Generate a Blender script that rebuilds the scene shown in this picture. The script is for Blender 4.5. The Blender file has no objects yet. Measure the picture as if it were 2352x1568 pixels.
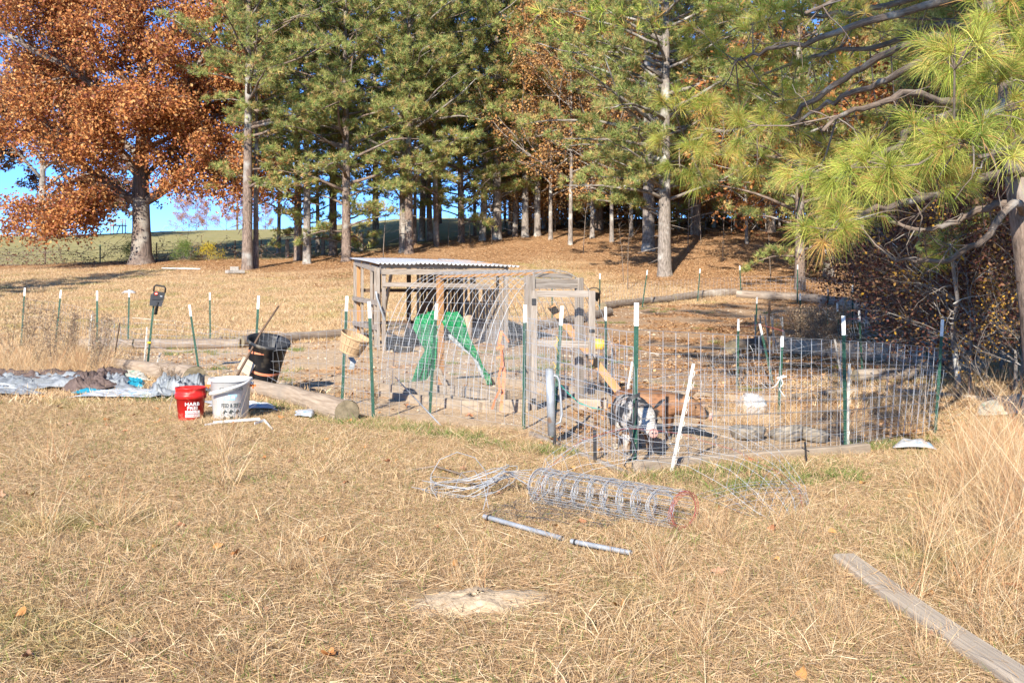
import bpy, bmesh, math, random
import numpy as np
from mathutils import Vector, Matrix, noise as mnoise
random.seed(7); RNG = np.random.default_rng(11)
SC = bpy.context.scene; COL = SC.collection
# ---------------------------------------------------------------- camera, sky, sun, exposure
F = 2287.0; U0 = 1176.0; VH = 655.0; EYE = 1.6
cam = bpy.data.cameras.new('camera'); co = bpy.data.objects.new('camera', cam); COL.objects.link(co)
co.location = (0, 0, EYE); co.rotation_euler = (math.radians(90), 0, 0)
cam.sensor_width = 36; cam.lens = 36*F/2352; cam.shift_y = -(784-VH)/2352; cam.clip_start = .1; cam.clip_end = 3000
SC.camera = co
SHAD = Vector((.30, 1, -.55)).normalized()          # the way sunlight travels
sl = bpy.data.lights.new('sun', 'SUN'); so = bpy.data.objects.new('sun', sl); COL.objects.link(so)
sl.energy = 4.7; sl.angle = math.radians(.55); sl.color = (1, .93, .82)
so.rotation_euler = SHAD.to_track_quat('-Z', 'Y').to_euler()
W = bpy.data.worlds.new('World'); SC.world = W; W.use_nodes = True
wn = W.node_tree; bg = wn.nodes['Background']; sky = wn.nodes.new('ShaderNodeTexSky'); sky.sky_type = 'NISHITA'
sky.sun_disc = False; sky.sun_elevation = math.asin(-SHAD.z); sky.sun_rotation = math.atan2(-SHAD.x, -SHAD.y)
sky.air_density = 1.0; sky.dust_density = 0; sky.ozone_density = 4; sky.altitude = 5000
tint = wn.nodes.new('ShaderNodeMix'); tint.data_type = 'RGBA'; tint.blend_type = 'MULTIPLY'; tint.inputs[0].default_value = 1
wn.links.new(sky.outputs[0], tint.inputs[6]); tint.inputs[7].default_value = (.55, .77, 1, 1)
wn.links.new(tint.outputs[2], bg.inputs[0]); bg.inputs[1].default_value = .15
SC.view_settings.view_transform = 'Standard'; SC.view_settings.look = 'None'
SC.view_settings.exposure = 1.05; SC.view_settings.gamma = 1; SC.view_settings.use_curve_mapping = False
SC.render.engine = 'CYCLES'
SC.cycles.max_bounces = 4; SC.cycles.diffuse_bounces = 2; SC.cycles.glossy_bounces = 2; SC.cycles.transmission_bounces = 2

# ---------------------------------------------------------------- terrain
US = np.array([0., 600, 1000, 1300, 1700, 2352])
YS = np.array([20., 27, 36, 44, 52, 60, 68, 80, 100, 130, 160, 300])
ZT = np.array([
 [0, 0, .5, 1.1, 1.8, 2.4, 3.0, 4.0, 5.6, 8.0, 8.8, 4],
 [0, 0, .45, 1.0, 1.9, 2.75, 3.5, 4.6, 6.4, 8.9, 9.2, 5],
 [0, .02, .6, 1.3, 2.2, 3.3, 4.4, 5.9, 8.2, 10.4, 10.6, 7],
 [0, .05, .55, 1.0, 1.9, 3.2, 4.6, 6.3, 8.2, 10.2, 11, 9],
 [0, .0, .42, .85, 2.2, 3.6, 4.9, 6.3, 8.2, 10.4, 11, 9],
 [0, -.05, .4, 1.1, 2.1, 3.3, 4.4, 6.0, 8.0, 10.4, 11, 9]])
def sst(a, b, x):
    t = np.clip((x-a)/(b-a), 0, 1); return t*t*(3-2*t)
def zf(x, y):
    x = np.asarray(x, float); y = np.asarray(y, float); yy = np.clip(y, 20, 299.9)
    u = np.clip(U0+F*x/yy, 0, 2351.9)
    i = np.clip(np.searchsorted(US, u, side='right')-1, 0, len(US)-2); tu = (u-US[i])/(US[i+1]-US[i]); tu = tu*tu*(3-2*tu)
    j = np.clip(np.searchsorted(YS, yy, side='right')-1, 0, len(YS)-2); ty = (yy-YS[j])/(YS[j+1]-YS[j])
    z = (ZT[i, j]*(1-tu)+ZT[i+1, j]*tu)*(1-ty)+(ZT[i, j+1]*(1-tu)+ZT[i+1, j+1]*tu)*ty
    z = z - .16*sst(1.2, 4, x)*sst(8, 10.5, y)*(1-sst(14, 22, y))
    z = z + .02*np.sin(x*1.7+y*.9)*np.sin(y*1.3-x*.6)
    return z
def Z(x, y): return float(zf(x, y))
def P(u, v, Y): return Vector(((u-U0)/F*Y, Y, EYE+(VH-v)/F*Y))
def Gd(u, v):
    """where the view ray through u, v meets the ground"""
    Y = 3.5
    while Y < 200:
        p = P(u, v, Y)
        if p.z <= Z(p.x, Y): break
        Y += .05 if Y < 30 else .25
    return Vector((p.x, Y, Z(p.x, Y)))
def OG(x, y, dz=0): return Vector((x, y, Z(x, y)+dz))

# ---------------------------------------------------------------- materials
MATS = {}
def newmat(name):
    m = bpy.data.materials.new(name); m.use_nodes = True; MATS[name] = m
    return m, m.node_tree, m.node_tree.nodes['Principled BSDF']
def mat(name, c1, c2=None, scale=8, rough=.7, metal=0, bump=0, bscale=None, coord='Object', stretch=(1, 1, 1), attr=None, spec=.3, lo=.35, hi=.65, c3=None, s3=2.0, transl=0, f3=(.55, .7)):
    m, nt, b = newmat(name); L = nt.links; N = nt.nodes
    b.inputs['Roughness'].default_value = rough; b.inputs['Metallic'].default_value = metal
    b.inputs['Specular IOR Level'].default_value = spec
    if attr:
        src = N.new('ShaderNodeAttribute'); src.attribute_name = attr; vec = src.outputs['Vector']
    else:
        src = N.new('ShaderNodeTexCoord'); vec = src.outputs[coord]
    mp = N.new('ShaderNodeMapping'); mp.inputs['Scale'].default_value = stretch; L.new(vec, mp.inputs[0])
    nz = N.new('ShaderNodeTexNoise'); nz.inputs['Scale'].default_value = scale; nz.inputs['Detail'].default_value = 6; nz.inputs['Roughness'].default_value = .65
    L.new(mp.outputs[0], nz.inputs[0])
    if c2 is None: c2 = tuple(x*.75 for x in c1)
    r = N.new('ShaderNodeValToRGB'); r.color_ramp.elements[0].position = lo; r.color_ramp.elements[1].position = hi
    r.color_ramp.elements[0].color = (*c2, 1); r.color_ramp.elements[1].color = (*c1, 1)
    L.new(nz.outputs[0], r.inputs[0]); out = r.outputs[0]
    if c3:
        n3 = N.new('ShaderNodeTexNoise'); n3.inputs['Scale'].default_value = s3; n3.inputs['Detail'].default_value = 4
        L.new(vec, n3.inputs[0]); mr = N.new('ShaderNodeMapRange'); mr.inputs[1].default_value, mr.inputs[2].default_value = f3
        L.new(n3.outputs[0], mr.inputs[0]); mx = N.new('ShaderNodeMix'); mx.data_type = 'RGBA'
        L.new(mr.outputs[0], mx.inputs[0]); L.new(out, mx.inputs[6]); mx.inputs[7].default_value = (*c3, 1); out = mx.outputs[2]
    L.new(out, b.inputs['Base Color'])
    if bump:
        bp = N.new('ShaderNodeBump'); bp.inputs['Strength'].default_value = bump; bp.inputs['Distance'].default_value = .02
        if bscale:
            n2 = N.new('ShaderNodeTexNoise'); n2.inputs['Scale'].default_value = bscale; n2.inputs['Detail'].default_value = 5
            L.new(mp.outputs[0], n2.inputs[0]); L.new(n2.outputs[0], bp.inputs['Height'])
        else: L.new(nz.outputs[0], bp.inputs['Height'])
        L.new(bp.outputs[0], b.inputs['Normal'])
    return m
def leafmat(name, transl=.35, gain=1.0, patch=None):
    """colour comes from the 'col' attribute of the blades or leaves; patch mixes in a second colour by place"""
    m, nt, b = newmat(name); L = nt.links; N = nt.nodes
    a = N.new('ShaderNodeAttribute'); a.attribute_name = 'col'; out = a.outputs['Color']
    if patch:
        g = N.new('ShaderNodeNewGeometry'); nz = N.new('ShaderNodeTexNoise'); nz.inputs['Scale'].default_value = patch[1]; nz.inputs['Detail'].default_value = 5
        L.new(g.outputs['Position'], nz.inputs[0]); mr = N.new('ShaderNodeMapRange'); mr.inputs[1].default_value = patch[2]; mr.inputs[2].default_value = patch[3]; mr.inputs[4].default_value = patch[4]
        L.new(nz.outputs[0], mr.inputs[0]); mx = N.new('ShaderNodeMix'); mx.data_type = 'RGBA'; mx.blend_type = 'MULTIPLY'
        L.new(mr.outputs[0], mx.inputs[0]); L.new(out, mx.inputs[6]); mx.inputs[7].default_value = (*patch[0], 1); out = mx.outputs[2]
    d = N.new('ShaderNodeBsdfDiffuse'); t = N.new('ShaderNodeBsdfTranslucent'); s = N.new('ShaderNodeMixShader'); s.inputs[0].default_value = transl
    L.new(out, d.inputs[0]); L.new(out, t.inputs[0]); L.new(d.outputs[0], s.inputs[1]); L.new(t.outputs[0], s.inputs[2])
    L.new(s.outputs[0], N['Material Output'].inputs[0]); N.remove(b); return m
GW = ('luv')
M = dict(
 grey_wood=mat('grey_wood', (.38, .33, .28), (.18, .145, .115), 6, .85, attr='luv', stretch=(.5, 9, 9), bump=.35),
 tan_wood=mat('tan_wood', (.46, .25, .11), (.34, .17, .07), 5, .8, attr='luv', stretch=(.5, 8, 8), bump=.15),
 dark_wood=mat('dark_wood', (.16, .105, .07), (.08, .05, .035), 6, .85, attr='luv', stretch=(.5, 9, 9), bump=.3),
 dusty_wood=mat('dusty_wood', (.42, .34, .25), (.28, .22, .16), 5, .9, attr='luv', stretch=(.6, 7, 7), bump=.35),
 plank=mat('plank', (.54, .45, .34), (.34, .28, .21), 5, .85, attr='luv', stretch=(.35, 14, 14), bump=.3),
 log=mat('log', (.36, .29, .22), (.14, .10, .075), 5, .9, attr='luv', stretch=(.35, 7, 7), bump=.7, c3=(.42, .36, .29), s3=1.3),
 log_pale=mat('log_pale', (.46, .36, .26), (.26, .19, .13), 5, .9, attr='luv', stretch=(.4, 6, 6), bump=.5, c3=(.3, .24, .18), s3=1.5),
 log_end=mat('log_end', (.30, .24, .15), (.16, .13, .08), 14, .95, bump=.3),
 bark_pine=mat('bark_pine', (.30, .22, .17), (.09, .065, .05), 5, .95, attr='luv', stretch=(.9, 3.2, 3.2), bump=1.0, c3=(.36, .34, .30), s3=1.0),
 bark_grey=mat('bark_grey', (.34, .29, .25), (.12, .10, .08), 5, .95, attr='luv', stretch=(.9, 3.4, 3.4), bump=1.0, c3=(.5, .48, .43), s3=1.2),
 bark_oak=mat('bark_oak', (.24, .18, .145), (.08, .06, .05), 4, .95, attr='luv', stretch=(.5, 3.5, 3.5), bump=1.0, c3=(.35, .32, .27), s3=.8),
 bark_bough=mat('bark_bough', (.25, .19, .145), (.09, .065, .05), 7, .95, attr='luv', stretch=(.9, 5, 5), bump=.8, c3=(.33, .30, .26), s3=3.0),
 twig=mat('twig', (.27, .21, .16), (.13, .10, .08), 9, .9),
 wire=mat('wire', (.50, .51, .52), (.34, .35, .36), 30, .5, .3, spec=.4),
 wire_dark=mat('wire_dark', (.16, .16, .16), (.08, .08, .08), 30, .6, .3),
 wire_red=mat('wire_red', (.42, .09, .09), (.25, .05, .05), 20, .5),
 galv=mat('galv', (.40, .42, .44), (.27, .29, .31), 12, .5, .25, spec=.5, c3=(.30, .2, .14), s3=7, f3=(.66, .74)),
 post_green=mat('post_green', (.022, .085, .055), (.015, .055, .035), 12, .5, c3=(.35, .34, .28), s3=55, f3=(.66, .72)),
 post_white=mat('post_white', (.80, .79, .75), (.66, .64, .59), 25, .5, c3=(.25, .16, .1), s3=60, f3=(.68, .74)),
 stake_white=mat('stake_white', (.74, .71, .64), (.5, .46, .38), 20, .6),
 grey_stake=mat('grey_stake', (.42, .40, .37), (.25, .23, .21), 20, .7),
 black_plastic=mat('black_plastic', (.035, .037, .042), (.022, .023, .026), 6, .45, c3=(.25, .21, .15), s3=3.5, f3=(.56, .68)),
 black=mat('black', (.022, .022, .024), (.014, .014, .014), 8, .5),
 rubber_dusty=mat('rubber_dusty', (.34, .29, .225), (.19, .17, .14), 7, .9, bump=.3, c3=(.12, .12, .12), s3=6, f3=(.56, .64)),
 red=mat('red', (.62, .025, .02), (.52, .02, .017), 3, .38, c3=(.66, .16, .12), s3=9, f3=(.6, .72)),
 white_pl=mat('white_pl', (.78, .765, .73), (.70, .68, .63), 4, .45, c3=(.55, .46, .33), s3=3.5, f3=(.62, .8)),
 print_white=mat('print_white', (.82, .80, .77), (.78, .76, .72), 4, .5),
 print_black=mat('print_black', (.05, .06, .06), (.04, .05, .05), 4, .5),
 print_blue=mat('print_blue', (.25, .5, .75), (.35, .6, .8), 9, .5),
 print_red=mat('print_red', (.65, .05, .02), (.6, .05, .02), 9, .5),
 orange_pl=mat('orange_pl', (.8, .18, .03), (.7, .15, .02), 9, .5),
 strap_orange=mat('strap_orange', (.75, .27, .14), (.62, .2, .1), 12, .8),
 yellow=mat('yellow', (.75, .48, .02), (.66, .38, .01), 6, .4),
 teal=mat('teal', (.0, .42, .30), (.0, .35, .25), 6, .45),
 green_tarp=mat('green_tarp', (.02, .25, .09), (.012, .15, .055), 5, .4, bump=.5, bscale=30, c3=(.25, .42, .22), s3=5, f3=(.6, .75)),
 silver_tarp=mat('silver_tarp', (.38, .40, .41), (.24, .26, .26), 5, .42, .15, bump=.5, bscale=28, c3=(.3, .31, .3), s3=6, f3=(.6, .75)),
 brown_tarp=mat('brown_tarp', (.17, .12, .10), (.10, .07, .06), 8, .8, bump=.5, bscale=28),
 white_bag=mat('white_bag', (.60, .61, .62), (.42, .43, .43), 6, .5, bump=.4, bscale=30, c3=(.30, .45, .55), s3=7, f3=(.58, .66)),
 pale_sack=mat('pale_sack', (.60, .58, .48), (.42, .40, .32), 6, .6, bump=.4, bscale=25, c3=(.2, .38, .26), s3=8, f3=(.64, .69)),
 cyan_sack=mat('cyan_sack', (.03, .33, .45), (.02, .24, .34), 6, .5, bump=.4, bscale=25),
 basket=mat('basket', (.54, .37, .21), (.40, .25, .13), 6, .75, attr='luv', stretch=(1, 6, 6), bump=.2),
 roof=mat('roof', (.62, .63, .64), (.46, .48, .5), 4, .5, .25, c3=(.36, .30, .26), s3=3, f3=(.6, .75)),
 concrete=mat('concrete', (.42, .38, .33), (.28, .25, .21), 10, .95, bump=.5),
 sand=mat('sand', (.60, .47, .32), (.43, .32, .20), 25, 1, bump=.6),
 stone=mat('stone', (.60, .50, .37), (.42, .33, .23), 12, .95, bump=.4),
 steel_black=mat('steel_black', (.05, .05, .055), (.03, .03, .03), 12, .5, .4),
 net=mat('net', (.11, .115, .13), (.07, .07, .08), 12, .7),
 pink=mat('pink', (.62, .36, .30), (.5, .28, .22), 12, .6),
 eye=mat('eye', (.01, .008, .006), (.01, .01, .01), 5, .15, spec=.6),
 grass=leafmat('grass', .25, patch=((.70, .88, .52), .55, .58, .74, .75)),
 straw=leafmat('straw', .3),
 needle=leafmat('needle', .45), leaf=leafmat('leaf', .4), litter=leafmat('litter', .1))
def pigmat(name):
    m, nt, b = newmat(name); L = nt.links; N = nt.nodes
    a = N.new('ShaderNodeAttribute'); a.attribute_name = 'col'; b.inputs['Roughness'].default_value = .75
    tc = N.new('ShaderNodeTexCoord'); nz = N.new('ShaderNodeTexNoise'); nz.inputs['Scale'].default_value = 45; nz.inputs['Detail'].default_value = 4
    mp = N.new('ShaderNodeMapping'); mp.inputs['Scale'].default_value = (.35, 1.5, 1); L.new(tc.outputs['Object'], mp.inputs[0]); L.new(mp.outputs[0], nz.inputs[0])
    mr = N.new('ShaderNodeMapRange'); mr.inputs[1].default_value = .3; mr.inputs[2].default_value = .7; mr.inputs[3].default_value = .6; mr.inputs[4].default_value = 1.3
    L.new(nz.outputs[0], mr.inputs[0]); mx = N.new('ShaderNodeVectorMath'); mx.operation = 'SCALE'
    L.new(a.outputs['Vector'], mx.inputs[0]); L.new(mr.outputs[0], mx.inputs['Scale']); L.new(mx.outputs[0], b.inputs['Base Color'])
    bp = N.new('ShaderNodeBump'); bp.inputs['Strength'].default_value = .5; bp.inputs['Distance'].default_value = .006
    L.new(nz.outputs[0], bp.inputs['Height']); L.new(bp.outputs[0], b.inputs['Normal']); return m
M['pig'] = pigmat('pig')

# ---------------------------------------------------------------- object helpers
def tag(o, label=None, cat=None, group=None, kind=None):
    if label: o['label'] = label
    if cat: o['category'] = cat
    if group: o['group'] = group
    if kind: o['kind'] = kind
    return o
def thing(name, label, cat, loc=(0, 0, 0), group=None, rz=0):
    o = bpy.data.objects.new(name, None); COL.objects.link(o); o.location = loc; o.rotation_euler.z = rz
    o.empty_display_size = .1
    return tag(o, label, cat, group)
def put(o, parent):
    """parent a mesh whose coordinates are world coordinates"""
    if parent is not None:
        bpy.context.view_layer.update() if False else None
        o.parent = parent
        pm = Matrix.Translation(parent.location) @ parent.rotation_euler.to_matrix().to_4x4() if parent.parent is None else None
        if pm is None:
            pp = parent.parent; pm = Matrix.Translation(pp.location) @ pp.rotation_euler.to_matrix().to_4x4()
            if parent.type == 'MESH': pm = pm @ parent.matrix_parent_inverse @ Matrix.Translation(parent.location)
        o.matrix_parent_inverse = pm.inverted()
    return o
def mesh_np(name, V, Fq, col=None, mats=(), smooth=False, luv=None):
    me = bpy.data.meshes.new(name); V = np.asarray(V, np.float32); Fq = np.asarray(Fq, np.int32)
    me.vertices.add(len(V)); me.vertices.foreach_set('co', V.ravel())
    k = Fq.shape[1]; me.loops.add(Fq.size); me.loops.foreach_set('vertex_index', Fq.ravel())
    me.polygons.add(len(Fq)); me.polygons.foreach_set('loop_start', np.arange(0, Fq.size, k, dtype=np.int32))
    try: me.polygons.foreach_set('loop_total', np.full(len(Fq), k, dtype=np.int32))
    except Exception: pass
    if smooth: me.polygons.foreach_set('use_smooth', np.ones(len(Fq), bool))
    if col is not None:
        a = me.attributes.new('col', 'FLOAT_COLOR', 'POINT'); c = np.ones((len(V), 4), np.float32); c[:, :3] = col; a.data.foreach_set('color', c.ravel())
    if luv is not None:
        a = me.attributes.new('luv', 'FLOAT_VECTOR', 'POINT'); a.data.foreach_set('vector', np.asarray(luv, np.float32).ravel())
    for m in mats: me.materials.append(m)
    me.update(calc_edges=True); me.validate(); return me
def link(name, me, parent=None, loc=(0, 0, 0)):
    o = bpy.data.objects.new(name, me); COL.objects.link(o); o.location = loc
    if parent is not None: o.parent = parent
    return o
class MB:
    def __init__(s): s.v = []; s.f = []; s.l = []; s.mi = []; s.sm = []; s.m = 0
    def add(s, vs, fs, luv=None, smooth=False):
        b = len(s.v); s.v += [tuple(v) for v in vs]; off = (random.uniform(0, 50), random.uniform(0, 50), random.uniform(0, 50))
        if luv is None: luv = vs
        s.l += [(q[0]+off[0], q[1]+off[1], q[2]+off[2]) for q in luv]
        for f in fs: s.f.append([b+i for i in f]); s.mi.append(s.m); s.sm.append(smooth)
    def beam(s, p0, p1, w, h, up=(0, 0, 1), bev=.06):
        p0 = Vector(p0); p1 = Vector(p1); d = (p1-p0); L = d.length; d.normalize(); up = Vector(up)
        sd = d.cross(up)
        if sd.length < 1e-3: sd = d.cross(Vector((0, 1, 0)))
        sd.normalize(); u2 = sd.cross(d); c = min(w, h)*bev
        pr = [(-w/2+c, -h/2), (w/2-c, -h/2), (w/2, -h/2+c), (w/2, h/2-c), (w/2-c, h/2), (-w/2+c, h/2), (-w/2, h/2-c), (-w/2, -h/2+c)]
        vs = []; lu = []
        for t, p in ((0, p0), (L, p1)):
            for a, b in pr: vs.append(p+sd*a+u2*b); lu.append((t, a, b))
        fs = [[i, (i+1) % 8, 8+(i+1) % 8, 8+i] for i in range(8)]+[list(range(7, -1, -1)), list(range(8, 16))]
        s.add(vs, fs, lu)
    def box(s, c, sx, sy, sz, rz=0):
        d = Vector((math.cos(rz), math.sin(rz), 0)); c = Vector(c); s.beam(c-d*sx/2, c+d*sx/2, sy, sz)
    def tube(s, pts, r, n=6, cap=True, smooth=True, closed=False):
        pts = [Vector(p) for p in pts]; k = len(pts)
        if not hasattr(r, '__len__'): r = [r]*k
        vs = []; lu = []; fs = []; t0 = None; L = 0; ref = None
        for i, p in enumerate(pts):
            if closed: t = pts[(i+1) % k]-pts[i-1]
            else: t = pts[min(i+1, k-1)]-pts[max(i-1, 0)]
            if t.length < 1e-9: t = Vector((0, 0, 1))
            t.normalize()
            if ref is None:
                ref = t.orthogonal().normalized()
            ref = (ref-t*ref.dot(t)); ref = ref.normalized() if ref.length > 1e-6 else t.orthogonal().normalized()
            b = t.cross(ref)
            if i: L += (p-pts[i-1]).length
            for j in range(n):
                a = 2*math.pi*j/n; vs.append(p+(ref*math.cos(a)+b*math.sin(a))*r[i]); lu.append((L, math.cos(a)*r[i], math.sin(a)*r[i]))
        kk = k if closed else k-1
        for i in range(kk):
            i2 = (i+1) % k
            for j in range(n): fs.append([i*n+j, i*n+(j+1) % n, i2*n+(j+1) % n, i2*n+j])
        if cap and not closed and n > 2: fs += [list(range(n-1, -1, -1)), [(k-1)*n+j for j in range(n)]]
        s.add(vs, fs, lu, smooth)
    def lathe(s, prof, n=32, c=(0, 0, 0), mtx=None):
        """profile of (r, z) turned about z"""
        vs = []; fs = []; c = Vector(c)
        for r, z in prof:
            for j in range(n):
                a = 2*math.pi*j/n; v = Vector((r*math.cos(a), r*math.sin(a), z))
                if mtx: v = mtx @ v
                vs.append(v+c)
        for i in range(len(prof)-1):
            for j in range(n): fs.append([i*n+j, i*n+(j+1) % n, (i+1)*n+(j+1) % n, (i+1)*n+j])
        s.add(vs, fs, None, True)
    def mesh(s, name, mats):
        me = bpy.data.meshes.new(name); me.from_pydata(s.v, [], s.f)
        a = me.attributes.new('luv', 'FLOAT_VECTOR', 'POINT'); a.data.foreach_set('vector', np.array(s.l, np.float32).ravel())
        me.polygons.foreach_set('material_index', s.mi); me.polygons.foreach_set('use_smooth', s.sm)
        for m in (mats if isinstance(mats, (list, tuple)) else [mats]): me.materials.append(m)
        me.update(); return me
    def build(s, name, mats, parent=None, kind=None, label=None):
        o = bpy.data.objects.new(name, s.mesh(name, mats)); COL.objects.link(o)
        if parent is not None: put(o, parent)
        if kind: o['kind'] = kind
        if label: o['label'] = label
        return o
def one(name, mb, mats, label, cat, group=None):
    """a thing that is a single mesh: its origin goes to its own base"""
    a = np.array(mb.v); c = Vector(((a[:, 0].min()+a[:, 0].max())/2, (a[:, 1].min()+a[:, 1].max())/2, a[:, 2].min()))
    mb.v = [(x-c.x, y-c.y, z-c.z) for x, y, z in mb.v]
    o = bpy.data.objects.new(name, mb.mesh(name, mats)); COL.objects.link(o); o.location = c
    return tag(o, label, cat, group)
def nrm(a): return a/np.maximum(np.linalg.norm(a, axis=-1, keepdims=True), 1e-9)

# ---------------------------------------------------------------- ground
def grid_ground():
    ys = np.concatenate([np.arange(-12, 3, 1.5), np.arange(3, 32, .16), np.arange(32, 80, .8), np.arange(80, 180, 2.5), np.arange(180, 320, 20), [450, 700, 1200]])
    ts = np.linspace(-1.25, 1.25, 280)
    Yg, T = np.meshgrid(ys, ts, indexing='ij'); X = T*(np.maximum(Yg, 3)*.75+8)
    Zg = zf(X, Yg)
    Zg = np.where(Yg > 300, Zg-(Yg-300)*.02, Zg)
    near = (Yg < 32)&(Yg > 3)
    bump = RNG.normal(0, .007, X.shape)
    Zg = Zg+np.where(near, bump, 0)
    n, m = X.shape; idx = np.arange(n*m).reshape(n, m)
    Fq = np.stack([idx[:-1, :-1], idx[:-1, 1:], idx[1:, 1:], idx[1:, :-1]], -1).reshape(-1, 4)
    V = np.stack([X, Yg, Zg], -1).reshape(-1, 3)
    return V, Fq
def vnoise(x, y, s, seed=0):
    """smooth value noise, vectorised"""
    x = np.asarray(x)*s+seed*17.3; y = np.asarray(y)*s+seed*9.1
    xi = np.floor(x).astype(int); yi = np.floor(y).astype(int); fx = x-xi; fy = y-yi; fx = fx*fx*(3-2*fx); fy = fy*fy*(3-2*fy)
    def h(a, b):
        v = np.sin(a*127.1+b*311.7+seed*3.7)*43758.5453; return v-np.floor(v)
    return (h(xi, yi)*(1-fx)+h(xi+1, yi)*fx)*(1-fy)+(h(xi, yi+1)*(1-fx)+h(xi+1, yi+1)*fx)*fy
def inpoly(x, y, poly):
    r = np.zeros(np.shape(x), bool); n = len(poly)
    for i in range(n):
        x1, y1 = poly[i]; x2, y2 = poly[(i+1) % n]
        c = ((y1 > y) != (y2 > y)) & (x < (x2-x1)*(y-y1)/((y2-y1) if y2 != y1 else 1e-9)+x1); r ^= c
    return r
def GP(u, v): p = Gd(u, v); return (p.x, p.y)
YARD = [GP(830, 962), GP(1010, 985), GP(1200, 1000), GP(1310, 1050), GP(1460, 1098), GP(1990, 1045), GP(2120, 1010), GP(2100, 960), GP(1830, 900), GP(2150, 850), GP(2230, 770), GP(2050, 700), GP(1700, 684), GP(1380, 706), GP(1200, 740), GP(1000, 770), GP(800, 778), GP(560, 790), GP(230, 796), GP(235, 835), GP(460, 870), GP(600, 900)]
def dirt_mask(x, y):
    j = .35*(vnoise(x, y, 2.2, 1)-.5); d = np.zeros(np.shape(x))
    for dx, dy in ((0, 0), (.25, 0), (-.25, 0), (0, .25), (0, -.25), (.15, .15), (-.15, -.15)):
        d = d+inpoly(x+j+dx, y+j+dy, YARD)
    return d/7.
PATCH = GP(1090, 1385); PATCH2 = GP(1500, 1445)
def leaf_mask(x, y):
    u = U0+F*x/np.maximum(y, 1); n = (vnoise(x, y, .12, 4)-.5)*9
    edge = np.interp(u, [-500, 0, 300, 600, 800, 1000, 1300, 1450, 1700, 2000, 2400], [62, 60, 58, 52, 48, 54, 58, 48, 40, 31, 25])
    a = sst(-3, 7, y+n-edge)
    far = np.interp(u, [-500, 0, 600, 800, 1000, 1200, 1300, 1500], [67, 67, 65, 64, 68, 78, 100, 400])
    return a*(1-sst(0, 2, y-far))
def field_mask(x, y):
    u = U0+F*x/np.maximum(y, 1); far = np.interp(u, [-500, 0, 600, 800, 1000, 1200, 1300, 1500], [67, 67, 65, 64, 68, 78, 100, 400])
    return sst(0, 2, y-far)
V, Fq = grid_ground()
dm = dirt_mask(V[:, 0], V[:, 1]); lm = leaf_mask(V[:, 0], V[:, 1]); fm = field_mask(V[:, 0], V[:, 1])
pm = np.exp(-(((V[:, 0]-PATCH[0])/.26)**2+((V[:, 1]-PATCH[1])/.2)**2)**1.5)
pit = np.exp(-(((V[:, 0]-GP(2060, 1010)[0])/.5)**2+((V[:, 1]-GP(2060, 1010)[1])/.5)**2))
col = np.stack([np.clip(np.maximum(dm, pm), 0, 1), lm, fm], -1)
gm = mesh_np('ground', V, Fq, col, smooth=True)
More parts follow.
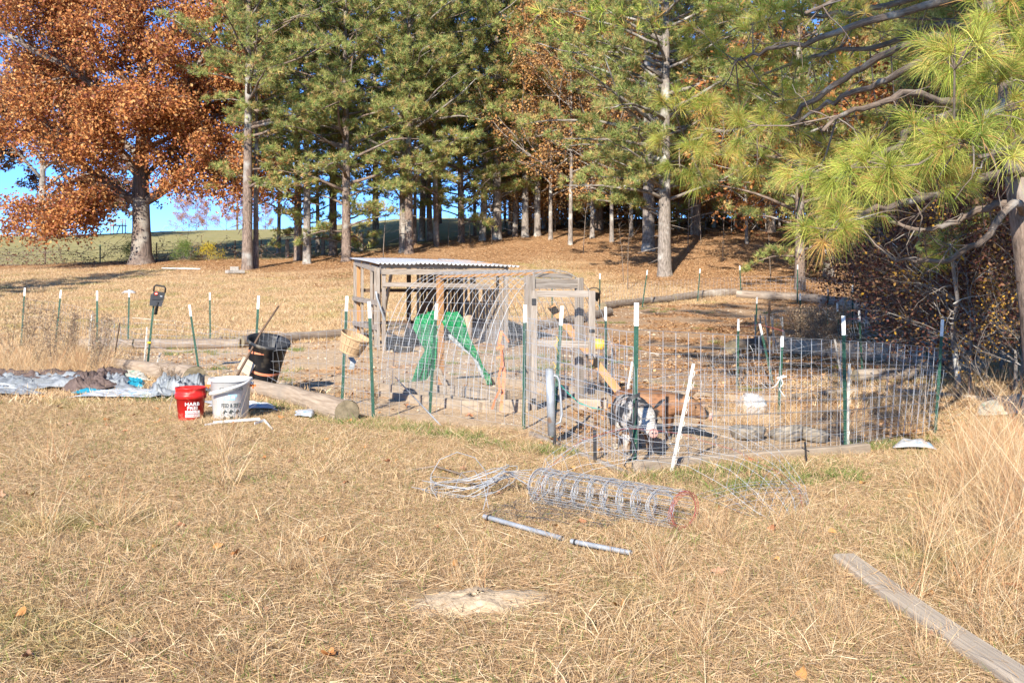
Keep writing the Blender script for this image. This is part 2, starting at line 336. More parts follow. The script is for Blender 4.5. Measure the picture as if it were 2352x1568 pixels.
def ground_mat():
    m, nt, b = newmat('ground'); L = nt.links; N = nt.nodes; b.inputs['Roughness'].default_value = 1; b.inputs['Specular IOR Level'].default_value = .05
    g = N.new('ShaderNodeNewGeometry')
    def nz(scale, det=6, rough=.6, dist=0):
        n = N.new('ShaderNodeTexNoise'); n.inputs['Scale'].default_value = scale; n.inputs['Detail'].default_value = det; n.inputs['Roughness'].default_value = rough; n.inputs['Distortion'].default_value = dist
        L.new(g.outputs['Position'], n.inputs[0]); return n.outputs[0]
    def ramp(src, stops):
        r = N.new('ShaderNodeValToRGB'); e = r.color_ramp.elements
        while len(e) < len(stops): e.new(.5)
        for q, (p, c) in zip(e, stops): q.position = p; q.color = (*c, 1)
        L.new(src, r.inputs[0]); return r.outputs[0]
    def mix(f, a, bb):
        x = N.new('ShaderNodeMix'); x.data_type = 'RGBA'
        if isinstance(f, float): x.inputs[0].default_value = f
        else: L.new(f, x.inputs[0])
        L.new(a, x.inputs[6]); L.new(bb, x.inputs[7]); return x.outputs[2]
    def mr(src, a, bb, hi=1.0):
        x = N.new('ShaderNodeMapRange'); x.inputs[1].default_value = a; x.inputs[2].default_value = bb; x.inputs[4].default_value = hi; L.new(src, x.inputs[0]); return x.outputs[0]
    at = N.new('ShaderNodeAttribute'); at.attribute_name = 'col'; sp = N.new('ShaderNodeSeparateColor'); L.new(at.outputs['Color'], sp.inputs[0])
    lawn = ramp(nz(60, 8, .8), [(.3, (.24, .155, .08)), (.5, (.48, .33, .18)), (.7, (.64, .48, .28))])
    lawng = ramp(nz(40, 8, .8), [(.3, (.09, .085, .03)), (.7, (.24, .22, .09))])
    lawn = mix(mr(nz(.55, 5), .58, .70, .5), lawn, lawng)
    dirt = ramp(nz(9, 10, .75), [(.3, (.36, .25, .155)), (.5, (.60, .43, .265)), (.68, (.70, .56, .39))])
    dirt2 = ramp(nz(34, 10, .8), [(.32, (.20, .11, .06)), (.5, (.38, .24, .14)), (.68, (.56, .42, .28))])
    # red-brown needle cover in the right part of the yard
    sx = N.new('ShaderNodeSeparateXYZ'); L.new(g.outputs['Position'], sx.inputs[0])
    ax = N.new('ShaderNodeMath'); ax.operation = 'MULTIPLY'; L.new(sx.outputs[0], ax.inputs[0]); ax.inputs[1].default_value = .16
    ay = N.new('ShaderNodeMath'); ay.operation = 'MULTIPLY_ADD'; L.new(sx.outputs[1], ay.inputs[0]); ay.inputs[1].default_value = .055; L.new(ax.outputs[0], ay.inputs[2])
    an = N.new('ShaderNodeMath'); an.operation = 'MULTIPLY_ADD'; L.new(nz(1.1, 6), an.inputs[0]); an.inputs[1].default_value = 1.3; L.new(ay.outputs[0], an.inputs[2])
    dirt = mix(mr(an.outputs[0], 1.65, 2.05, .8), dirt, dirt2)
    lit = ramp(nz(22, 10, .85), [(.3, (.22, .12, .065)), (.46, (.40, .24, .125)), (.6, (.52, .33, .18)), (.75, (.64, .46, .29))])
    fld = ramp(nz(1.2, 8, .7), [(.3, (.20, .20, .075)), (.5, (.34, .30, .13)), (.7, (.42, .33, .17))])
    c = mix(sp.outputs[1], lawn, lit); c = mix(sp.outputs[2], c, fld); c = mix(sp.outputs[0], c, dirt)
    L.new(c, b.inputs['Base Color'])
    bp = N.new('ShaderNodeBump'); bp.inputs['Strength'].default_value = .8; bp.inputs['Distance'].default_value = .05; L.new(nz(13, 9, .75), bp.inputs['Height']); L.new(bp.outputs[0], b.inputs['Normal'])
    return m
gm.materials.append(ground_mat()); go = link('ground', gm); go['kind'] = 'structure'

# ---------------------------------------------------------------- scattered cover: blades, leaves, pebbles
def blades(n, R, ln, wd, elev, pal, segs=2, bend=.5, base=0., jit=.25, az=None, azs=6.28, zj=0.0):
    """n ribbons with roots in a disc of radius R"""
    a = RNG.uniform(0, 6.283, n); r = R*np.sqrt(RNG.uniform(0, 1, n)); p = np.stack([r*np.cos(a), r*np.sin(a), base+RNG.uniform(0, zj, n) if zj else np.full(n, base)], -1)
    th = RNG.uniform(0, 6.283, n) if az is None else RNG.normal(az, azs, n)
    el = np.radians(RNG.uniform(*elev, n)); L = RNG.uniform(*ln, n); w = RNG.uniform(*wd, n)
    d = np.stack([np.cos(th)*np.cos(el), np.sin(th)*np.cos(el), np.sin(el)], -1)
    h = np.stack([np.cos(th+RNG.normal(0, .8, n)), np.sin(th+RNG.normal(0, .8, n)), RNG.uniform(-.7, .1, n)], -1)
    side = nrm(np.cross(d, RNG.normal(0, 1, (n, 3))))
    bd = RNG.uniform(0, bend, n)[:, None]
    V = []
    for k in range(segs+1):
        t = k/segs; c = p+(d*t+h*bd*t*t)*L[:, None]; c[:, 2] = np.maximum(c[:, 2], .002)
        ww = (w*(1-t)**.6*.5+.0002)[:, None]; V += [c-side*ww, c+side*ww]
    V = np.stack(V, 1); m = V.shape[1]; b = (np.arange(n)*m)[:, None]
    Fq = np.concatenate([b+np.array([2*k, 2*k+1, 2*k+3, 2*k+2]) for k in range(segs)], 0)
    pal = np.array(pal); ci = pal[RNG.integers(0, len(pal), n)]*RNG.uniform(1-jit, 1+jit, (n, 1))
    return V.reshape(-1, 3), Fq, np.repeat(ci, m, 0)
def leaves(P0, size, pal, flat=0., jit=.25, cup=.25, tw=None):
    """one bent two-quad leaf at every point"""
    n = len(P0); s = RNG.uniform(*size, n)[:, None]
    nn = nrm(RNG.normal(0, 1, (n, 3))*(1-flat)+np.array([0, 0, 1])*flat*2)
    a = nrm(np.cross(nn, RNG.normal(0, 1, (n, 3)))); b = np.cross(nn, a)
    V = np.stack([P0-a*s*.5, P0-b*s*.32+nn*s*cup, P0+a*s*.5, P0+b*s*.32+nn*s*cup], 1)
    idx = (np.arange(n)*4)[:, None]; Fq = idx+np.array([0, 1, 2, 3])
    pal = np.array(pal); ci = pal[RNG.integers(0, len(pal), n)]*RNG.uniform(1-jit, 1+jit, (n, 1))
    return V.reshape(-1, 3), Fq, np.repeat(ci, 4, 0)
def needles(C, D, k, ln, wd, pal, spread=.75, jit=.25, tipbias=None, segs=1, palw=None):
    """k thin needles fanning out from each point C along direction D"""
    n = len(C)*k; c = np.repeat(C, k, 0); d0 = np.repeat(D, k, 0)
    d = nrm(d0+RNG.normal(0, spread, (n, 3))); L = RNG.uniform(*ln, n)[:, None]; w = RNG.uniform(*wd, n)[:, None]
    side = nrm(np.cross(d, RNG.normal(0, 1, (n, 3))))
    pal = np.array(pal); ti = RNG.choice(len(pal), len(C), p=palw); ci = np.repeat(pal[ti]*RNG.uniform(1-jit, 1+jit, (len(C), 1)), k, 0)
    ci = ci*RNG.uniform(.75, 1.25, (n, 1))
    sw = RNG.uniform(0, 1, n) < .12; ci[sw] = pal[-1]
    if segs == 1:
        V = np.stack([c-side*w/2, c+side*w/2, c+d*L], 1); idx = (np.arange(n)*3)[:, None]; return V.reshape(-1, 3), idx+np.array([0, 1, 2]), np.repeat(ci, 3, 0)
    g = np.array([0, 0, -.22]); m1 = c+d*L*.5; tp = c+d*L+g*L
    V = np.stack([c-side*w*.35, c+side*w*.35, m1-side*w/2, m1+side*w/2, tp-side*w*.15, tp+side*w*.15], 1); idx = (np.arange(n)*6)[:, None]
    return V.reshape(-1, 3), np.concatenate([idx+np.array([0, 1, 3, 2]), idx+np.array([2, 3, 5, 4])], 0), np.repeat(ci, 6, 0)
def cat3(*ps):
    V = []; Fs = []; C = []; b = 0
    for v, f, c in ps: V.append(v); Fs.append(f+b); C.append(c); b += len(v)
    return np.concatenate(V), np.concatenate(Fs), np.concatenate(C)

STRAW = [(.72, .52, .29), (.64, .43, .23), (.80, .65, .42), (.55, .36, .19), (.44, .28, .15), (.75, .56, .34), (.36, .23, .12)]
DULL = [(.48, .33, .20), (.38, .25, .15), (.58, .42, .27), (.28, .175, .10), (.62, .46, .29)]
GREEN = [(.15, .22, .05), (.20, .28, .07), (.10, .15, .04), (.28, .30, .10)]
def variants(name, gens, mt):
    c = bpy.data.collections.new(name+'_source')       # never linked to the scene: only a source for the points
    for i, (v, f, cl) in enumerate(gens):
        o = bpy.data.objects.new('%s_piece_%02d' % (name, i), mesh_np(name+'_piece', v, f, cl, [mt])); c.objects.link(o)
    return c
def scatter(name, label, src, pts, rot, scl, idx):
    me = bpy.data.meshes.new(name); me.vertices.add(len(pts)); me.vertices.foreach_set('co', np.asarray(pts, np.float32).ravel())
    a = me.attributes.new('rot', 'FLOAT_VECTOR', 'POINT'); a.data.foreach_set('vector', np.asarray(rot, np.float32).ravel())
    a = me.attributes.new('scl', 'FLOAT_VECTOR', 'POINT'); a.data.foreach_set('vector', np.asarray(scl, np.float32).ravel())
    a = me.attributes.new('idx', 'INT', 'POINT'); a.data.foreach_set('value', np.asarray(idx, np.int32))
    o = link(name, me); o['kind'] = 'stuff'; tag(o, label, name.replace('_', ' '))
    ng = bpy.data.node_groups.new(name, 'GeometryNodeTree'); ng.interface.new_socket('Geometry', in_out='INPUT', socket_type='NodeSocketGeometry'); ng.interface.new_socket('Geometry', in_out='OUTPUT', socket_type='NodeSocketGeometry')
    N = ng.nodes; L = ng.links; gi = N.new('NodeGroupInput'); go_ = N.new('NodeGroupOutput'); ip = N.new('GeometryNodeInstanceOnPoints'); mp = N.new('GeometryNodeMeshToPoints')
    ci = N.new('GeometryNodeCollectionInfo'); ci.inputs['Collection'].default_value = src; ci.inputs['Separate Children'].default_value = True; ci.inputs['Reset Children'].default_value = True
    def na(nm, t):
        n = N.new('GeometryNodeInputNamedAttribute'); n.data_type = t; n.inputs['Name'].default_value = nm; return [s for s in n.outputs if s.enabled][0]
    e2r = N.new('FunctionNodeEulerToRotation'); L.new(na('rot', 'FLOAT_VECTOR'), e2r.inputs[0])
    L.new(gi.outputs[0], mp.inputs[0]); L.new(mp.outputs[0], ip.inputs['Points']); L.new(ci.outputs[0], ip.inputs['Instance']); ip.inputs['Pick Instance'].default_value = True
    L.new(na('idx', 'INT'), ip.inputs['Instance Index']); L.new(e2r.outputs[0], ip.inputs['Rotation']); L.new(na('scl', 'FLOAT_VECTOR'), ip.inputs['Scale']); L.new(ip.outputs[0], go_.inputs[0])
    md = o.modifiers.new('scatter', 'NODES'); md.node_group = ng; return o
def rand_area(n, y0, y1, margin=1.0, pw=1.0):
    Y = y0+(y1-y0)*RNG.uniform(0, 1, n)**pw; hw = Y*.52+margin; return RNG.uniform(-1, 1, n)*hw, Y
def uv_of(x, y): return U0+F*x/y, VH-(zf(x, y)-EYE)/y*F
def tilt(x, y):
    """rotation that lays a patch along the slope"""
    e = .5; gx = (zf(x+e, y)-zf(x-e, y))/(2*e); gy = (zf(x, y+e)-zf(x, y-e))/(2*e)
    return np.stack([np.arctan(gy), -np.arctan(gx), np.zeros_like(gx)], -1)
def sand():
    a = np.linspace(0, 6.283, 41)[:-1]; V = [(0, 0, .05)]; Fs = []
    rs = np.linspace(.08, 1, 12)
    for k, r in enumerate(rs):
        for j, t in enumerate(a):
            w = r*(1+.22*math.sin(2*t+1)+.14*math.sin(5*t)+.08*math.sin(9*t+2)); x, y = w*.32*math.cos(t)+.05*w*math.sin(3*t), w*.25*math.sin(t); V.append((x, y, .055*(1-r**2)-.012+RNG.normal(0, .004)+.012*mnoise.noise(Vector((x*14, y*14, 0)))))
    n = 40; Fs = [[1+k*n+j, 1+k*n+(j+1) % n, 1+(k+1)*n+(j+1) % n, 1+(k+1)*n+j] for k in range(11) for j in range(n)]+[[0, 1+j, 1+(j+1) % n, 0] for j in range(0)]
    me = bpy.data.meshes.new('sand_patch'); me.from_pydata(V, [], Fs+[[0, 1+j, 1+(j+1) % n] for j in range(n)]); me.polygons.foreach_set('use_smooth', [True]*len(me.polygons)); me.materials.append(M['sand']); o = link('sand_patch', me, None, (PATCH[0], PATCH[1], Z(*PATCH)+.004)); o['kind'] = 'structure'
sand()
# --- near grass mat
g = []
for i in range(6):
    aa = RNG.uniform(0, 6.28)
    g.append(cat3(blades(210, .36, (.03, .12), (.0012, .0030), (0, 18), STRAW, bend=.3, zj=.025, az=aa, azs=1.6), blades(60, .34, (.03, .09), (.0014, .003), (25, 85), STRAW, bend=.35), blades(170, .36, (.03, .10), (.0016, .0036), (0, 30), DULL, bend=.3, zj=.018), blades(26, .34, (.03, .08), (.002, .004), (20, 80), GREEN, bend=.5)))
for i in range(2): g.append(cat3(blades(60, .13, (.05, .16), (.0022, .0045), (35, 88), STRAW, bend=.5), blades(20, .14, (.1, .25), (.0022, .0045), (5, 40), STRAW, bend=.5)))
for i in range(2): g.append(cat3(blades(70, .15, (.03, .11), (.0024, .005), (25, 88), GREEN, bend=.6)))
src = variants('grass_mat', g, M['grass'])
x, y = rand_area(5600, 3.3, 13.6, .6, .75)
k = (dirt_mask(x, y) < .35) & (np.exp(-(((x-PATCH[0])/.62)**2+((y-PATCH[1])/.55)**2)) < RNG.uniform(.3, .42, len(x)))
x, y = x[k], y[k]; n = len(x)
gp = vnoise(x, y, .8, 3)*.6+vnoise(x, y, 2.2, 5)*.4; r = RNG.uniform(0, 1, n)
idx = np.where(r < .90, RNG.integers(0, 6, n), np.where(gp+RNG.normal(0, .08, n) > .60, RNG.integers(8, 10, n), RNG.integers(6, 8, n)))
s = RNG.uniform(.75, 1.25, n)[:, None]*np.array([1, 1, 1])
rot = np.stack([np.zeros(n), np.zeros(n), RNG.uniform(0, 6.28, n)], -1)
scatter('dry_grass', 'matted tan dry grass covering the near ground', src, np.stack([x, y, zf(x, y)], -1), rot, s, idx)
# --- mid and far lawn
g = []
for i in range(4): g.append(cat3(blades(300, 1.0, (.04, .15), (.008, .015), (15, 85), STRAW[:6], bend=.5), blades(220, 1.0, (.04, .11), (.008, .015), (5, 60), DULL, bend=.5)))
g.append(blades(300, .8, (.05, .13), (.007, .012), (20, 85), GREEN, bend=.5))
src = variants('lawn_mat', g, M['grass'])
x, y = rand_area(7500, 13.3, 62, 2, .85)
k = (dirt_mask(x, y) < .3) & (leaf_mask(x, y) < RNG.uniform(.3, .95, len(x))) & (field_mask(x, y) < .5)
x, y = x[k], y[k]; n = len(x); idx = np.where(RNG.uniform(0, 1, n) < .06, 4, RNG.integers(0, 4, n))
rot = tilt(x, y); rot[:, 2] = RNG.uniform(0, 6.28, n)
rot2 = tilt(x, y); s = RNG.uniform(.8, 1.2, (n, 1))*np.array([1, 1, 1.])
scatter('lawn_grass', 'short golden dry lawn behind the pens', src, np.stack([x, y, zf(x, y)], -1), np.stack([rot2[:, 0], rot2[:, 1], np.zeros(n)], -1), s, idx)
# --- leaf litter and needle litter
LITTER = [(.54, .32, .16), (.60, .38, .20), (.46, .25, .12), (.66, .47, .28), (.34, .18, .09), (.55, .33, .17)]
g = []
for i in range(4):
    a = RNG.uniform(0, 6.28, 420); r = 1.2*np.sqrt(RNG.uniform(0, 1, 420)); g.append(leaves(np.stack([r*np.cos(a), r*np.sin(a), RNG.uniform(.01, .06, 420)], -1), (.035, .075), LITTER, flat=.75, cup=.12))
src = variants('litter_patch', g, M['litter'])
x, y = rand_area(7000, 26, 100, 3, .85); k = (leaf_mask(x, y) > RNG.uniform(.1, .9, len(x))) & (RNG.uniform(0, 1, len(x)) < .4+.6*(vnoise(x, y, .25, 3) > .5)) & (dirt_mask(x, y) < .5)
x, y = x[k], y[k]; n = len(x); s = RNG.uniform(.8, 1.4, (n, 1))*np.array([1, 1, 1.])
rt = tilt(x, y)
scatter('leaf_litter', 'brown fallen leaves covering the slope under the trees', src, np.stack([x, y, zf(x, y)], -1), rt, s, RNG.integers(0, 4, n))
g = [cat3(blades(90, .4, (.05, .16), (.003, .006), (0, 25), [(.46, .24, .10), (.38, .19, .08), (.3, .15, .07), (.56, .36, .18)], zj=.01), leaves(np.stack([RNG.uniform(-.4, .4, 9), RNG.uniform(-.4, .4, 9), RNG.uniform(.01, .03, 9)], -1), (.05, .10), LITTER, flat=.6)) for i in range(4)]
src = variants('needle_patch', g, M['litter'])
x, y = rand_area(13000, 10, 44, 1, 1); u_, v_ = uv_of(x, y)
dens = sst(1350, 1900, u_+(vnoise(x, y, .5, 8)-.5)*500)*.9+.06; k = (RNG.uniform(0, 1, len(x)) < dens*(.35+.65*(vnoise(x, y, .9, 6) > .4))) & ((dirt_mask(x, y) > .3) | (x > 4)) & ~((u_ < 2080) & (v_ > 935) & (u_ > 1400))
x, y = x[k], y[k]; n = len(x)
scatter('needle_litter', 'reddish brown pine needles and small leaves over the right yard', src, np.stack([x, y, zf(x, y)], -1), np.stack([np.zeros(n), np.zeros(n), RNG.uniform(0, 6.28, n)], -1), RNG.uniform(.7, 1.2, (n, 1))*np.array([1, 1, 1.]), RNG.integers(0, 4, n))
# fallen leaves on near grass
g = []
for i in range(4):
    n = 24; t = np.linspace(0, 6.283, n, endpoint=False); rr = .045*(1+.35*np.cos(5*t)*(i % 2)+.12*np.sin(3*t+i)); V = np.stack([rr*np.cos(t)*1.3, rr*np.sin(t)*.85, .02+.02*np.cos(2*t+i)+.012*np.abs(np.sin(t))], -1)
    V = np.concatenate([V, [[0, 0, .008]]]); Fq = np.array([[j, (j+1) % n, n] for j in range(n)]); c = [(.50, .22, .08), (.42, .25, .16), (.52, .27, .10), (.36, .17, .09)][i]
    g.append((V, Fq, np.tile(np.array(c), (n+1, 1))))
src = variants('fallen_leaf', g, M['litter'])
x, y = rand_area(260, 3.8, 17, .5, .8); n = len(x)
scatter('fallen_leaves', 'orange brown fallen leaves scattered on the near grass', src, np.stack([x, y, zf(x, y)+.03], -1), RNG.normal(0, .35, (n, 3))+np.stack([np.zeros(n), np.zeros(n), RNG.uniform(0, 6, n)], -1), RNG.uniform(.25, .75, (n, 1))*np.array([1, 1, 1.]), RNG.integers(0, 4, n))
# pebbles and clods in the yard
def rock(seed):
    bm = bmesh.new(); bmesh.ops.create_icosphere(bm, subdivisions=1, radius=1)
    for v in bm.verts: v.co *= 1+.3*mnoise.noise(v.co*1.3+Vector((seed*3.1, 0, 0))); v.co.z *= .55
    v = np.array([tuple(q.co) for q in bm.verts]); f = np.array([[q.index for q in fa.verts] for fa in bm.faces]); bm.free(); return v, f, np.tile(np.array([.5, .4, .3]), (len(v), 1))
c = bpy.data.collections.new('pebble_source')
for i in range(4):
    v, f, cl = rock(i); o = bpy.data.objects.new('pebble_piece_%d' % i, mesh_np('pebble', v, f, cl, [M['stone']])); c.objects.link(o)
x, y = rand_area(16000, 8, 42, 1, 1.1); u_, v_ = uv_of(x, y)
k = (dirt_mask(x, y) > .6) & (RNG.uniform(0, 1, len(x)) < .2+.8*(vnoise(x, y, .7, 9) > .45)); x, y = x[k], y[k]; n = len(x)
sz = np.clip(RNG.lognormal(-4.5, .6, n), .005, .045)*np.clip(y/16, .7, 1.4)
scatter('pebbles', 'pale pebbles and clods lying on the bare soil', c, np.stack([x, y, zf(x, y)+.003], -1), RNG.uniform(0, 6, (n, 3))*np.array([0, 0, 1]), sz[:, None]*RNG.uniform(.7, 1.3, (n, 3)), RNG.integers(0, 4, n))
# green weeds in the yard and along the timbers
g = [blades(70, .14, (.04, .13), (.004, .008), (15, 80), GREEN+[(.3, .3, .1)], bend=.6) for i in range(3)]+[blades(60, .13, (.04, .13), (.003, .006), (30, 85), GREEN+STRAW[:3], bend=.7) for i in range(2)]
src = variants('weed', g, M['straw'])
x, y = rand_area(3000, 9, 40, 0, 1); u_, v_ = uv_of(x, y)
k = (dirt_mask(x, y) > .3) & (vnoise(x, y, .6, 12)+.6*vnoise(x, y, 2.1, 2) > 1.08) & (y > 16); pts = list(zip(x[k], y[k]))
for (ua, va, ub, vb, m) in [(1480, 1108, 1990, 1064, 60), (1990, 1035, 2180, 1015, 40), (600, 930, 850, 985, 55), (240, 800, 480, 797, 25), (840, 975, 1300, 1050, 60), (420, 900, 640, 950, 25), (1620, 1140, 1980, 1095, 50), (300, 925, 400, 925, 30)]:
    for j in range(m):
        t = random.random(); q = Gd(ua+(ub-ua)*t, va+(vb-va)*t+random.gauss(0, 4)); pts.append((q.x+random.gauss(0, .08), q.y+random.gauss(0, .08)))
pts = np.array(pts); n = len(pts)
scatter('green_weeds', 'low green weeds and grass tufts on the soil and along the timbers', src, np.stack([pts[:, 0], pts[:, 1], zf(pts[:, 0], pts[:, 1])], -1), RNG.uniform(0, 6, (n, 3))*np.array([0, 0, 1]), RNG.uniform(.6, 1.3, (n, 1))*np.array([1, 1, 1.]), RNG.integers(0, 5, n))
# tall dry grass: stalks with feathery heads
def stalks(n, R, ln, lean, w=(.002, .004), az=None):
    A = blades(n, R, ln, w, lean, STRAW[:4]+[(.6, .36, .18), (.55, .27, .14)], segs=4, bend=.35, az=az, azs=.8)
    B = blades(n*4, R, (ln[0]*.3, ln[1]*.55), (.002, .0045), (30, 85), STRAW[:6], segs=3, bend=.7)
    return cat3(A, B)
g = [stalks(22, .10, (.45, .95), (62, 88)), stalks(16, .14, (.3, .7), (55, 88)), stalks(30, .12, (.25, .55), (50, 88)), stalks(10, .10, (.6, 1.15), (58, 80), az=2.6)]
src = variants('tall_grass', g, M['straw'])
pts = []
def patch_pts(n, ufn, y0, y1, keep=None):
    for i in range(n):
        Y = random.uniform(y0, y1); u = ufn(); x = (u-U0)/F*Y; pts.append((x, Y))
patch_pts(92, lambda: random.triangular(2080, 2500, 2420), 4.2, 8.5)
patch_pts(60, lambda: random.triangular(2180, 2450, 2330), 8.5, 11.0)
patch_pts(170, lambda: random.triangular(-120, 250, 0), 16, 26)
patch_pts(80, lambda: random.uniform(120, 260), 17, 20)
patch_pts(34, lambda: random.uniform(0, 2100), 4.2, 10)
patch_pts(45, lambda: random.uniform(1620, 2150), 11.4, 13.6)
patch_pts(26, lambda: random.uniform(1500, 1950), 4.5, 6.8)
pts = np.array(pts); k = dirt_mask(pts[:, 0], pts[:, 1]) < .5; k |= (pts[:, 1] > 11.8) & (pts[:, 1] < 14); pts = pts[k]; n = len(pts)
sc = RNG.uniform(.6, 1.05, (n, 1))*np.where((np.abs(pts[:, 0]) < 2.0) & (pts[:, 1] < 11), .55, np.where(pts[:, 1] < 6, .85, 1.0))[:, None]
scatter('tall_dry_grass', 'tall straw coloured grass standing in clumps at both sides', src, np.stack([pts[:, 0], pts[:, 1], zf(pts[:, 0], pts[:, 1])], -1), RNG.uniform(0, 6, (n, 3))*np.array([0, 0, 1]), sc*np.array([1, 1, 1.]), RNG.integers(0, 4, n))

# ================================================================ TREES
NEEDLE = [(.33, .40, .13), (.43, .48, .16), (.24, .32, .12), (.53, .53, .19), (.60, .47, .18), (.62, .42, .20)]
NW = [.25, .25, .18, .16, .1, .06]
RUSSET = [(.54, .22, .08), (.64, .31, .11), (.40, .15, .07), (.68, .40, .17), (.29, .11, .07), (.56, .25, .09)]
TANLEAF = [(.55, .33, .15), (.62, .40, .18), (.45, .24, .10), (.58, .30, .10), (.38, .18, .08)]
DARKLEAF = [(.22, .095, .07), (.16, .065, .05), (.28, .15, .09), (.12, .06, .045), (.34, .20, .12), (.2, .13, .06)]
class Seed:
    def __init__(s, k): s.k = k
    def __enter__(s):
        global RNG; s.st = random.getstate(); s.r = RNG; random.seed(s.k); RNG = np.random.default_rng(s.k)
    def __exit__(s, *a):
        global RNG; random.setstate(s.st); RNG = s.r
def limb(p, d, L, n=6, droop=0., wob=.12, up=0.):
    pts = [Vector(p)]; d = Vector(d).normalized()
    for i in range(n):
        d = (d+Vector((random.gauss(0, wob), random.gauss(0, wob), random.gauss(0, wob*.7)-droop/n+up*(i/n)/n))).normalized(); pts.append(pts[-1]+d*L/n)
    return pts
def make_pine(seed, H, r0, h0, Lmax, nb, bark, tufts=10, needle=(.2, .3), dens=1.0, lean=0., side=None, bare=6):
    """trunk mesh and crown mesh of a pine standing at the origin"""
    with Seed(seed):
        mb = MB(); tp = [Vector((lean*(t**1.3)*H+math.sin(t*5+seed)*.12*t, math.cos(t*4+seed)*.12*t-.12, t*H-.3)) for t in [0, .012, .03]+list(np.linspace(.08, 1, 12))]
        tr = [r0*1.55, r0*1.2, r0*1.03]+[r0*(1-.93*t**1.15) for t in np.linspace(.08, 1, 12)]
        mb.tube(tp, tr, 12)
        def on(h):
            t = max(0, min(1, h/H)); i = min(int(np.searchsorted([q.z for q in tp], h)), len(tp)-1); i = max(1, i); a, b = tp[i-1], tp[i]; k = (h-a.z)/max(b.z-a.z, 1e-6)
            return a.lerp(b, k), tr[i-1]*(1-k)+tr[i]*k
        C = []; D = []
        for i in range(bare):
            h = h0*random.uniform(.35, 1.0); p, r = on(h); a = random.uniform(0, 6.28); pts = limb(p, (math.cos(a), math.sin(a), .05), random.uniform(.6, 1.8), 4, .3, .2); mb.tube(pts, [.03, .025, .02, .014, .006], 4)
        for i in range(nb):
            t = (i+random.random())/nb; h = h0+(H-h0)*t**.9; p, r = on(h); a = i*2.4+random.gauss(0, .5)
            if side is not None and t < .45 and random.random() < .75: a = side+random.gauss(0, .7)
            Lb = Lmax*(.28+.72*math.sin(min(1, (1-t)*1.25+.08)*math.pi/2))*random.uniform(.65, 1.1)
            Lb *= (.75 if t < .12 else 1)
            pts = limb(p, (math.cos(a), math.sin(a), .28+.5*t), Lb, 6, .45*(1-t), .13, .35); rb = max(.02, min(.5*r, .018*Lb+.012))
            mb.tube(pts, [rb*(1-.85*k/6) for k in range(7)], 5)
            for k in range(2, 7):
                for s_ in (-1, 1):
                    if random.random() > .72: continue
                    q = pts[k-1].lerp(pts[k], random.random()); dd = (pts[k]-pts[k-1]).normalized(); sd = Vector((-dd.y, dd.x, 0))*s_
                    Lt = Lb*random.uniform(.16, .36)*(1.1-.08*k); tw = limb(q, dd*.7+sd*.9+Vector((0, 0, .2)), Lt, 3, 0, .2, .3)
                    mb.tube(tw, [.016, .012, .008, .004], 3, cap=False)
                    m = max(3, int(1.45*tufts*dens*random.uniform(.6, 1.3)*min(1.3, Lt/.9)))
                    for _ in range(m):
                        f = random.triangular(.35, 1.1, 1.0)*3; j = min(2, int(f)); q2 = tw[j].lerp(tw[j+1], f-j)
                        C.append(q2+Vector((random.gauss(0, .15), random.gauss(0, .15), random.gauss(.05, .10)))); dv = (dd*.5+sd*.5+Vector((random.gauss(0, .5), random.gauss(0, .5), .55))); D.append(dv.normalized())
            for _ in range(int(4*dens)): C.append(pts[-1]+Vector((random.gauss(0, .15), random.gauss(0, .15), random.gauss(0, .1)))); D.append((pts[-1]-pts[-2]).normalized()+Vector((0, 0, .4)))
        C = np.array([tuple(c) for c in C]); D = nrm(np.array([tuple(c) for c in D]))
        v, f, c = needles(C, D, 14, (.22, .36), (.024, .042), NEEDLE, spread=.62, palw=NW)
        return mb.mesh('pine_trunk', M[bark]), mesh_np('pine_crown', v, f, c, [M['needle']])
